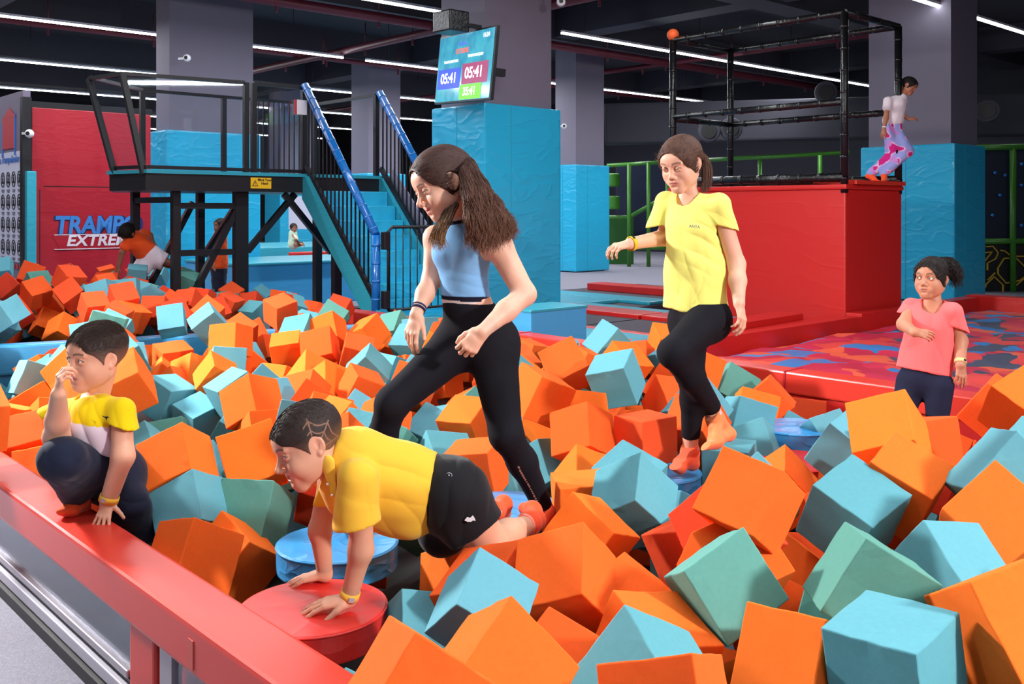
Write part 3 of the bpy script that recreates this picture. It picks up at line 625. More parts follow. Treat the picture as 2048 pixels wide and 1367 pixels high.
CUBES = [('T',(0.803,2.053,0.543),(0.046,0.405,0.912,0.047),0.206),
('G',(0.855,2.343,0.601),(0.483,0.01,0.873,-0.063),0.199),
('T',(1.131,2.537,0.543),(0.862,-0.45,-0.003,0.233),0.206),
('O',(1.064,2.09,0.62),(0.274,0.616,0.734,-0.076),0.21),
('O',(0.649,2.19,0.476),(0.878,-0.231,0.049,-0.417),0.208),
('G',(0.545,2.515,0.532),(0.539,-0.794,-0.266,-0.094),0.199),
('O',(0.326,2.818,0.33),(0.255,-0.87,0.414,0.08),0.21),
('O',(0.348,2.416,0.404),(0.505,0.184,0.025,0.843),0.212),
('T',(0.29,2.07,0.483),(0.729,-0.58,0.065,0.357),0.212),
('O',(0.284,1.783,0.582),(0.822,-0.222,0.092,0.516),0.186),
('O',(-0.031,2.016,0.536),(0.5,-0.722,-0.477,-0.009),0.201),
('T',(-0.075,2.443,0.507),(0.41,-0.691,-0.595,-0.007),0.179),
('T',(-0.263,2.84,0.25),(0.219,0.48,0.799,-0.29),0.21),
('O',(-0.167,1.732,0.619),(0.092,-0.576,-0.749,0.316),0.209),
('O',(0.147,2.683,0.48),(0.719,0.071,-0.398,0.566),0.21),
('O',(0.118,2.267,0.4),(0.333,-0.885,0.32,0.055),0.21),
('R',(0.592,3.162,0.4),(0.209,-0.513,-0.609,0.568),0.21),
('O',(0.672,2.772,0.677),(0.82,0.273,-0.406,0.298),0.197),
('R',(0.639,2.915,0.55),(0.384,-0.821,0.016,-0.422),0.21),
('O',(0.633,2.796,0.48),(0.13,-0.669,-0.414,0.604),0.21),
('T',(1.062,3.058,0.555),(0.15,-0.398,-0.875,-0.233),0.213),
('O',(1.252,3.147,0.613),(0.094,0.651,0.491,-0.572),0.206),
('R',(1.695,3.943,0.4),(0.9,0.033,0.194,0.389),0.21),
('O',(1.351,2.736,0.621),(0.384,-0.865,-0.211,-0.245),0.211),
('T',(1.494,2.947,0.671),(0.38,0.031,0.917,-0.117),0.233),
('T',(1.668,3.1,0.7),(0.573,-0.727,-0.256,-0.278),0.21),
('O',(2.133,4.307,0.62),(0.092,0.518,0.533,-0.663),0.21),
('O',(2.055,3.945,0.701),(0.305,-0.911,-0.262,-0.089),0.21),
('O',(1.511,3.637,0.62),(0.611,-0.739,-0.209,0.19),0.21),
('O',(1.325,3.438,0.705),(0.056,0.29,0.865,-0.406),0.213),
('O',(1.063,3.854,0.4),(0.414,-0.685,-0.581,0.148),0.21),
('T',(1.585,4.968,0.332),(0.306,0.506,0.798,-0.116),0.211),
('T',(1.344,3.894,0.55),(0.067,0.571,0.519,-0.633),0.21),
('T',(1.544,5.274,0.25),(0.472,-0.804,0.363,0.003),0.21),
('T',(1.191,4.813,0.332),(0.152,0.198,0.937,-0.243),0.212),
('T',(0.989,4.455,0.332),(0.007,0.209,0.978,0.024),0.211),
('T',(0.854,3.422,0.48),(0.233,0.232,0.414,-0.849),0.21),
('O',(1.308,5.293,0.401),(0.145,-0.034,-0.974,0.173),0.211),
('O',(1.456,5.574,0.407),(0.386,0.169,-0.673,0.608),0.214),
('R',(1.753,5.876,0.25),(0.069,-0.063,-0.981,0.168),0.21),
('G',(1.316,5.898,0.416),(0.509,0.152,0.519,-0.67),0.22),
('T',(1.225,5.116,0.4),(0.027,-0.645,-0.739,0.191),0.21),
('T',(0.931,4.938,0.487),(0.199,0.375,-0.446,0.788),0.215),
('O',(1.09,5.711,0.55),(0.199,0.05,-0.964,0.169),0.21),
('O',(0.877,4.641,0.482),(0.448,-0.733,-0.036,0.511),0.211),
('R',(0.602,4.426,0.471),(0.002,0.48,0.877,-0.006),0.204),
('O',(0.321,4.445,0.48),(0.105,0.305,0.903,-0.283),0.21),
('O',(0.317,4.186,0.33),(0.234,0.476,0.735,-0.422),0.21),
('T',(0.537,5.061,0.627),(0.151,0.201,0.956,0.15),0.214),
('T',(0.627,6.29,0.628),(0.894,0.165,-0.386,0.156),0.214),
('O',(0.3,5.428,0.628),(0.425,-0.877,-0.139,-0.174),0.214),
('O',(0.131,4.644,0.62),(0.183,-0.499,-0.838,0.125),0.21),
('O',(0.336,4.776,0.48),(0.017,0.166,-0.934,0.315),0.21),
('O',(0.889,5.465,0.418),(0.871,-0.453,-0.01,0.19),0.222),
('O',(0.94,6.003,0.4),(0.327,0.322,0.462,-0.759),0.21),
('O',(0.684,5.97,0.552),(0.071,-0.854,0.406,0.317),0.211),
('O',(0.835,6.615,0.483),(0.018,0.194,0.96,-0.2),0.212),
('T',(1.042,6.228,0.55),(0.215,-0.538,-0.676,0.454),0.21),
('O',(1.099,6.956,0.55),(0.966,0.237,0.072,0.076),0.21),
('T',(0.053,5.276,0.55),(0.342,0.219,0.463,-0.788),0.21),
('O',(0.054,5.859,0.48),(0.357,0.217,0.427,-0.802),0.21),
('R',(0.021,6.422,0.48),(0.3,-0.118,0.242,-0.915),0.21),
('O',(0.112,6.849,0.48),(0.904,0.061,0.135,0.401),0.21),
('O',(0.425,5.946,0.55),(0.173,-0.428,-0.881,0.105),0.21),
('O',(0.188,5.25,0.33),(0.868,-0.269,0.405,-0.099),0.21),
('T',(0.152,4.784,0.25),(0.218,0.336,0.901,-0.166),0.21),
('T',(-0.069,4.307,0.25),(0.311,-0.696,-0.431,0.483),0.21),
('O',(0.267,3.644,0.4),(0.014,0.663,0.748,0.018),0.21),
('O',(0.245,3.118,0.456),(0.308,-0.313,-0.896,0.066),0.193),
('T',(0.426,3.424,0.481),(0.771,-0.043,-0.402,0.491),0.211),
('T',(0.462,3.888,0.407),(0.416,0.112,0.244,-0.869),0.215),
('T',(0.572,3.673,0.33),(0.876,-0.13,0.163,0.435),0.21),
('O',(-0.223,5.015,0.402),(0.073,0.247,0.934,0.247),0.211),
('O',(-0.153,4.158,0.4),(0.086,0.15,0.984,0.048),0.21),
('T',(-0.309,4.476,0.335),(0.824,-0.511,-0.039,0.242),0.214),
('T',(-0.449,5.481,0.25),(0.334,-0.896,0.282,0.077),0.21),
('G',(-0.6,4.571,0.4),(0.531,-0.07,0.81,-0.239),0.21),
('O',(-0.393,7.706,0.214),(0.642,0.313,-0.461,0.527),0.176),
('O',(-0.475,7.153,0.21),(0.569,-0.352,-0.707,-0.229),0.171),
('G',(-0.223,5.593,0.33),(0.315,0.182,0.521,-0.772),0.21),
('O',(-0.839,5.437,0.511),(0.226,-0.512,-0.823,0.099),0.183),
('T',(-0.785,5.079,0.4),(0.449,0.207,0.417,-0.763),0.21),
('O',(-0.667,4.994,0.4),(0.103,0.296,0.868,-0.386),0.21),
('O',(-0.805,4.552,0.48),(0.183,-0.381,-0.823,0.379),0.21),
('O',(-0.658,3.766,0.55),(0.159,0.187,0.866,-0.436),0.21),
('T',(-0.638,4.247,0.48),(0.328,-0.922,0.204,-0.017),0.21),
('O',(-0.571,5.629,0.48),(0.955,-0.252,0.136,-0.08),0.21),
('T',(-0.91,6.175,0.484),(0.687,-0.16,-0.343,0.62),0.212),
('O',(-1.096,6.913,0.48),(0.232,-0.651,-0.722,-0.039),0.21),
('O',(-1.097,7.483,0.549),(0.847,-0.038,-0.291,0.444),0.21),
('G',(-0.984,8.225,0.494),(0.003,0.295,0.875,-0.384),0.219),
('T',(-0.775,7.485,0.481),(0.885,-0.388,0.099,-0.236),0.211),
('T',(-0.714,7.681,0.55),(0.863,-0.074,0.001,0.5),0.21),
('O',(-1.391,7.424,0.571),(0.172,0.111,0.945,-0.256),0.221),
('O',(-1.361,6.957,0.508),(0.116,0.041,0.944,-0.306),0.226),
('O',(-1.639,7.135,0.478),(0.044,-0.073,0.981,0.172),0.209),
('T',(-1.607,7.411,0.559),(0.034,0.143,0.879,-0.453),0.215),
('O',(-1.175,5.744,0.501),(0.302,0.333,0.772,-0.45),0.222),
('O',(-1.048,5.586,0.48),(0.182,0.321,0.878,-0.306),0.21),
('O',(-1.138,5.382,0.472),(0.067,0.207,0.902,-0.372),0.205),
('O',(-1.018,5,0.48),(0.45,0.219,0.505,-0.703),0.21),
('O',(-0.913,4.793,0.468),(0.949,-0.258,0.106,0.146),0.202),
('T',(-1.393,5.505,0.48),(0.412,0.17,0.563,-0.696),0.21),
('O',(-1.455,6.19,0.4),(0.054,-0.281,-0.938,0.195),0.21),
('O',(-1.289,4.864,0.541),(0.23,0.216,0.923,-0.22),0.205),
('T',(-1.255,5.081,0.48),(0.366,-0.164,0.286,-0.87),0.21),
('O',(-1.181,4.725,0.4),(0.242,0.452,0.843,-0.162),0.21),
('T',(-0.892,4.175,0.55),(0.974,-0.211,0.081,0.016),0.21),
('O',(-1.037,3.919,0.499),(0.955,-0.214,-0.166,0.117),0.221),
('O',(-1.276,3.745,0.534),(0.222,0.082,0.93,-0.282),0.2),
('T',(-1.187,3.636,0.388),(0.229,0.13,0.929,-0.261),0.201),
('G',(-1.09,4.276,0.33),(0.259,0.06,0.961,-0.082),0.21),
('G',(-0.99,3.743,0.337),(0.025,-0.108,-0.96,0.258),0.215),
('O',(-1.07,3.286,0.33),(0.035,0.343,0.892,-0.292),0.21),
('T',(-1.643,3.963,0.4),(0.02,0.375,-0.855,-0.357),0.21),
('R',(-1.584,3.879,0.33),(0.057,-0.368,0.831,0.414),0.21),
('G',(-1.378,3.976,0.25),(0.899,0.42,0.065,0.107),0.21),
('R',(-0.745,4.019,0.33),(0.937,0.305,0.149,-0.081),0.21),
('O',(-0.991,3.507,0.25),(0.614,-0.595,-0.038,0.517),0.21),
('T',(-0.359,2.422,0.2),(0.424,-0.885,0.161,0.11),0.21),
('O',(-0.578,3.782,0.2),(0.948,0.313,0.048,0.009),0.21),
('O',(-0.168,3.284,0.25),(0.107,0.47,0.853,-0.199),0.21),
('O',(-0.058,2.779,0.4),(0.475,0.23,-0.045,-0.848),0.21),
('G',(-0.365,3.995,0.25),(0.068,0.313,0.874,-0.366),0.21),
('O',(-2.301,4.595,0.398),(0.196,-0.183,0.848,-0.457),0.208),
('O',(-2.079,4.391,0.33),(0.086,0.233,0.963,-0.106),0.21),
('O',(-2.564,4.987,0.4),(0.083,0.031,-0.992,0.091),0.21),
('O',(-2.354,5.02,0.4),(0.24,0.337,0.89,-0.189),0.21),
('O',(-2.613,5.374,0.4),(0.409,0.001,0.555,-0.725),0.21),
('O',(-2.542,5.674,0.55),(0.567,-0.742,-0.224,-0.28),0.21),
('T',(-2.873,5.886,0.472),(0.036,-0.436,-0.875,0.208),0.205),
('T',(-2.833,6.312,0.48),(0.599,0.21,0.195,-0.747),0.21),
('O',(-2.24,4.098,0.62),(0.428,0.13,-0.072,0.892),0.21),
('O',(-1.786,4.517,0.696),(0.534,0.077,-0.322,0.778),0.208),
('T',(-2.103,5.239,0.7),(0.506,-0.537,0.014,0.675),0.21),
('T',(-2.583,6.545,0.48),(0.066,-0.402,0.861,-0.306),0.21),
('T',(-2.125,6.039,0.342),(0.199,-0.243,-0.95,-0.003),0.219),
('T',(-1.909,5.93,0.241),(0.125,-0.295,-0.93,-0.177),0.203),
('T',(-1.669,5.851,0.405),(0.909,0.093,-0.224,0.34),0.213),
('O',(-1.858,6.154,0.457),(0.549,-0.121,-0.481,0.673),0.194),
('O',(-2.428,7.016,0.419),(0.082,-0.442,-0.891,-0.069),0.222),
('O',(-2.117,6.492,0.403),(0.11,0.297,0.917,-0.244),0.212),
('O',(-2.409,6.762,0.33),(0.372,0.177,0.725,-0.552),0.21),
('O',(-2.173,6.344,0.331),(0.747,-0.398,-0.068,0.528),0.211),
('T',(-1.854,6.393,0.485),(0.022,0.173,-0.971,0.166),0.213),
('T',(-2.085,7.603,0.339),(0.391,0.246,0.85,-0.253),0.216),
('O',(-1.904,6.641,0.614),(0.044,0.162,0.974,-0.151),0.207),
('R',(-2.034,8.12,0.33),(0.213,0.264,0.928,-0.156),0.21),
('O',(-1.846,6.873,0.4),(0.418,0.09,0.767,-0.479),0.21),
('T',(-1.527,5.39,0.25),(0.3,0.406,0.659,-0.558),0.21),
('T',(-1.746,4.638,0.33),(0.292,0.044,0.895,-0.334),0.21),
('G',(-1.744,4.936,0.33),(0.096,-0.125,0.979,-0.131),0.21),
('T',(-1.35,4.258,0.331),(0.644,-0.382,0.11,0.654),0.211),
('T',(-1.689,4.235,0.33),(0.752,-0.055,0.02,0.656),0.21),
('R',(-4.153,9.189,0.843),(0.859,0.212,0.153,0.441),0.207),
('R',(-4.007,8.907,0.727),(0.203,-0.325,-0.817,-0.431),0.204),
('R',(-4.433,9.133,0.727),(0.288,-0.283,-0.885,-0.233),0.203),
('R',(-5.257,10.245,0.676),(0.297,0.165,-0.494,0.8),0.218),
('R',(-5.185,10.538,0.784),(0.914,-0.285,0.111,0.268),0.228),
('G',(-4.749,9.823,0.743),(0.415,-0.151,0.337,-0.831),0.211),
('T',(-6.73,12.962,0.74),(0.084,-0.115,0.958,-0.249),0.21),
('R',(-5.784,14.002,0.582),(0.948,0.123,-0.092,0.28),0.211),
('T',(-6.475,14.957,0.551),(0.623,0.437,0.249,0.599),0.192),
('R',(-3.925,9.424,0.742),(0.106,0.396,0.619,-0.67),0.211),
('T',(-3.694,8.85,0.74),(0.377,-0.634,-0.51,0.444),0.21),
('R',(-3.381,8.521,0.727),(0.317,-0.382,-0.84,-0.22),0.203),
('R',(-3.437,8.052,0.701),(0.281,-0.378,-0.871,-0.138),0.188),
('R',(-4.469,9.441,0.58),(0.294,0.05,0.81,-0.504),0.21),
('T',(-4.135,8.025,0.65),(0.626,0.475,0.212,0.582),0.205),
('O',(-4.405,9.281,0.421),(0.122,0.391,0.857,-0.314),0.211),
('O',(-3.97,8.665,0.429),(0.133,0.263,0.885,-0.361),0.216),
('T',(-4.255,8.195,0.58),(0.129,0.32,-0.878,0.331),0.21),
('T',(-4.393,8.389,0.503),(0.299,0.504,-0.722,-0.368),0.212),
('R',(-4.374,8.654,0.58),(0.327,-0.186,0.916,-0.138),0.21),
('G',(-2.573,6.201,0.74),(0.978,-0.074,0.143,0.133),0.21),
('T',(-3.057,7.522,0.58),(0.453,-0.864,0.108,0.189),0.21),
('R',(-3.268,8.094,0.62),(0.241,0.007,-0.968,-0.062),0.185),
('O',(-3.272,8.412,0.58),(0.815,0.146,0.186,0.529),0.21),
('R',(-3.27,8.994,0.58),(0.972,-0.237,0,-0.003),0.21),
('T',(-3.556,9.558,0.661),(0.155,-0.329,-0.902,0.234),0.211),
('T',(-4.37,11.42,0.74),(0.075,0.145,-0.98,-0.113),0.21),
('T',(-4.956,13.741,0.58),(0.023,0.03,0.9,-0.435),0.21),
('G',(-3.852,11.603,0.66),(0.957,0.185,0.216,0.05),0.21),
('R',(-3.82,10.765,0.501),(0.348,-0.897,0.172,0.211),0.211),
('T',(-3.616,9.197,0.74),(0.629,-0.091,0.021,0.772),0.21),
('T',(-2.827,8.147,0.58),(0.012,0.136,-0.841,-0.523),0.21),
('T',(-2.234,7.217,0.659),(0.343,0.083,0.8,-0.485),0.204),
('R',(-2.901,9.585,0.5),(0.365,-0.055,0.459,-0.808),0.21),
('R',(-3.276,11.439,0.5),(0.819,0.322,-0.074,0.469),0.21),
('R',(-2.967,11.147,0.427),(0.056,0.093,0.961,-0.253),0.214),
('T',(-3.003,11.702,0.472),(0.725,0.305,0.101,0.609),0.19),
('T',(-2.741,10.382,0.404),(0.819,0.166,-0.204,0.511),0.199),
('R',(-1.811,7.666,0.709),(0.106,-0.358,-0.911,-0.174),0.194),
('R',(-2.529,10.81,0.5),(0.051,-0.256,-0.961,0.091),0.21),
('T',(-2.236,9.997,0.501),(0.315,-0.253,0.207,-0.891),0.211),
('R',(-2.068,10.069,0.422),(0.828,-0.322,-0.041,0.456),0.211),
('R',(-1.733,9.851,0.5),(0.44,-0.878,0.179,0.053),0.21),
('G',(-1.524,8.313,0.58),(0.517,-0.818,0.182,0.175),0.21),
('R',(-2.204,7.927,0.5),(0.471,0.065,0.31,-0.823),0.21),
('R',(-2.234,8.496,0.42),(0.274,0.082,0.63,-0.722),0.21),
('T',(-1.765,8.367,0.5),(0.209,-0.945,0.252,0.016),0.21),
('R',(-3.204,9.701,0.58),(0.017,0.12,0.933,-0.339),0.21),
('R',(-3.176,10.026,0.58),(0.051,-0.067,-0.986,0.144),0.21),
('R',(-2.944,8.531,0.58),(0.388,-0.075,0.435,-0.809),0.21),
('R',(-3.256,9.402,0.58),(0.491,-0.823,0.145,0.245),0.21),
('R',(-2.673,8.618,0.58),(0.475,0.128,0.426,-0.76),0.21),
('R',(-2.996,10.354,0.496),(0.319,-0.505,0.691,-0.407),0.209),
('O',(-0.728,7.072,0.33),(0.014,0.512,0.843,-0.163),0.21),
('T',(-0.804,6.63,0.4),(0.102,-0.389,-0.9,0.17),0.21),
('O',(-1.084,7.898,0.4),(0.762,-0.394,-0.066,0.51),0.21),
('T',(-0.605,6.336,0.4),(0.44,-0.864,0.228,0.089),0.21),
('O',(-0.462,6.836,0.594),(0.496,-0.232,0.664,0.509),0.202),
('O',(-0.446,6.156,0.589),(0.016,0.549,-0.183,-0.815),0.204),
('O',(-2.001,4.619,0.588),(0.904,0.411,-0.109,0.029),0.212),
('T',(-2.927,6.941,0.586),(0.943,0.232,-0.214,-0.11),0.201),
('G',(-1.873,4.27,0.567),(0.996,0,-0.028,0.08),0.208),
('O',(-2.333,5.478,0.564),(0.986,-0.002,0.069,-0.151),0.202),
('O',(-0.437,7.114,0.548),(0.967,-0.045,-0.217,0.125),0.2),
('T',(-2.616,6.078,0.548),(0.954,-0.174,-0.047,-0.237),0.209),
('O',(1.14,6.53,0.532),(0.469,-0.239,-0.844,0.096),0.205),
('T',(-3.121,7.208,0.528),(0.023,0.229,-0.885,-0.404),0.213),
('O',(-0.393,7.362,0.516),(0.998,-0.058,0.026,0.015),0.213),
('T',(-0.394,7.791,0.488),(1,0.01,0.02,0.019),0.207),
('R',(-4.836,9.799,0.475),(0.674,0.441,0.045,0.591),0.201),
('R',(-3.684,8.57,0.466),(0.496,0.233,-0.233,-0.803),0.215),
('T',(-0.193,6.986,0.453),(0.739,0.466,0.388,-0.295),0.202),
('O',(1.235,3.338,0.446),(0.099,-0.125,0.294,-0.942),0.206),
('O',(-0.136,7.371,0.417),(0.754,-0.042,0.619,-0.216),0.215),
('G',(-0.175,7.899,0.411),(0.994,-0.047,0.092,-0.034),0.215),
('T',(0.03,6.154,0.408),(0.99,-0.106,0.07,0.062),0.215),
('O',(-2.162,7.232,0.39),(0.936,0.156,0.306,-0.071),0.2),
('O',(-2.131,5.101,0.386),(0.852,-0.091,0.207,-0.472),0.204),
('G',(0.881,2.582,0.38),(0.565,0.126,0.754,-0.31),0.209),
('R',(-4.759,9.245,0.368),(0.987,0.087,0.122,0.054),0.206),
('T',(-2.033,4.827,0.368),(0.315,-0.439,-0.214,0.814),0.211),
('T',(-2.303,5.662,0.365),(0.647,0.447,-0.548,0.287),0.201),
('O',(0.469,5.186,0.364),(0.504,0.473,-0.669,0.275),0.207),
('O',(-0.302,8.372,0.354),(0.14,-0.168,-0.974,-0.058),0.202),
('T',(-3.202,6.837,0.351),(0.503,0.01,-0.289,-0.814),0.201),
('T',(-3.303,6.103,0.335),(0.019,0.125,0.887,0.444),0.2),
('O',(2.035,4.649,0.328),(0.906,-0.28,0.246,-0.2),0.205),
('O',(-0.099,6.671,0.325),(0.715,-0.308,0.553,-0.296),0.214),
('O',(-2.949,7.759,0.322),(0.988,-0.08,-0.011,0.131),0.211),
('O',(0.774,2.881,0.288),(0.856,0.376,-0.028,-0.353),0.201),
('T',(-0.194,5.315,0.286),(0.842,0.464,0.248,0.116),0.202),
('O',(0.627,5.431,0.279),(0.986,-0.153,0.017,0.064),0.206),
('R',(-3.585,10.276,0.278),(0.716,-0.675,0.09,-0.152),0.214),
('R',(-3.592,7.776,0.275),(0.225,0.445,-0.742,-0.448),0.21),
('O',(0.942,3.225,0.274),(0.048,-0.397,-0.73,-0.555),0.212),
('T',(-3.984,10.673,0.268),(0.145,-0.827,0.526,0.134),0.207),
('O',(-1.061,5.157,0.267),(0.941,0.154,0.278,0.119),0.201),
('O',(-3.595,7.416,0.262),(0.635,-0.73,-0.209,-0.142),0.213),
('O',(-0.26,6.091,0.261),(0.676,-0.543,0.397,0.303),0.211),
('O',(-0.703,4.395,0.25),(0.099,-0.638,-0.672,0.363),0.209),
('O',(0.736,5.719,0.244),(1,-0,-0.005,0.002),0.201),
('O',(1.004,5.091,0.237),(0.9,-0.369,0.203,0.116),0.205),
('T',(-0.644,4.823,0.23),(0.854,-0.449,-0.087,0.247),0.206),
('T',(0.752,4.922,0.215),(0.786,-0.093,0.506,-0.343),0.205),
('G',(-2.367,4.773,0.215),(0.59,0.014,-0.059,0.805),0.205),
('T',(-0.131,4.736,0.211),(0.816,0.309,-0.172,0.457),0.213),
('T',(-0.005,5.066,0.208),(0.854,-0.156,0.342,0.359),0.201),
('T',(0.626,3.446,0.206),(0.879,-0.344,-0.073,-0.321),0.205),
('O',(1.079,3.479,0.204),(0.961,0.217,0.097,0.141),0.206),
('T',(0.088,5.853,0.202),(0.729,-0.37,-0.138,0.559),0.206),
('T',(-0.342,5.864,0.196),(0.445,0.624,0.511,-0.388),0.213),
('T',(0.646,4.542,0.194),(0.736,-0.179,0.653,0.004),0.203),
('T',(-5.244,10.462,0.193),(0.676,0.665,-0.312,0.059),0.201),
('T',(-5.156,9.565,0.188),(1,0.006,0.012,-0.022),0.21),
('O',(0.526,2.633,0.182),(0.97,-0.138,-0.075,0.186),0.212),
('T',(-3.352,8.973,0.179),(0.927,-0.098,-0.114,0.344),0.201),
('T',(-1.069,4.025,0.173),(0.16,0.903,0.396,-0.03),0.207),
('T',(1.625,4.006,0.172),(0.857,-0.051,0.327,0.396),0.212),
('G',(-3.951,8.235,0.166),(0.998,0.055,0.012,-0.022),0.211),
('O',(-1.281,5.501,0.165),(0.561,0.573,-0.361,-0.475),0.213),
('O',(-0.18,7.199,0.161),(0.999,0.015,-0.022,-0.02),0.202),
('O',(-0.029,6.381,0.157),(0.154,-0.721,-0.524,-0.426),0.207),
('R',(-2.86,8.786,0.156),(0.65,0.247,0.637,-0.334),0.201),
('T',(0.715,3.113,0.155),(0.831,-0.078,0.462,0.3),0.207),
('T',(-0.993,4.257,0.148),(0.883,-0.122,-0.164,0.422),0.202),
('O',(0.012,3.722,0.145),(0.905,0.139,0.378,0.138),0.205),
('O',(0.523,4.153,0.143),(0.54,0.536,-0.565,0.32),0.207)]
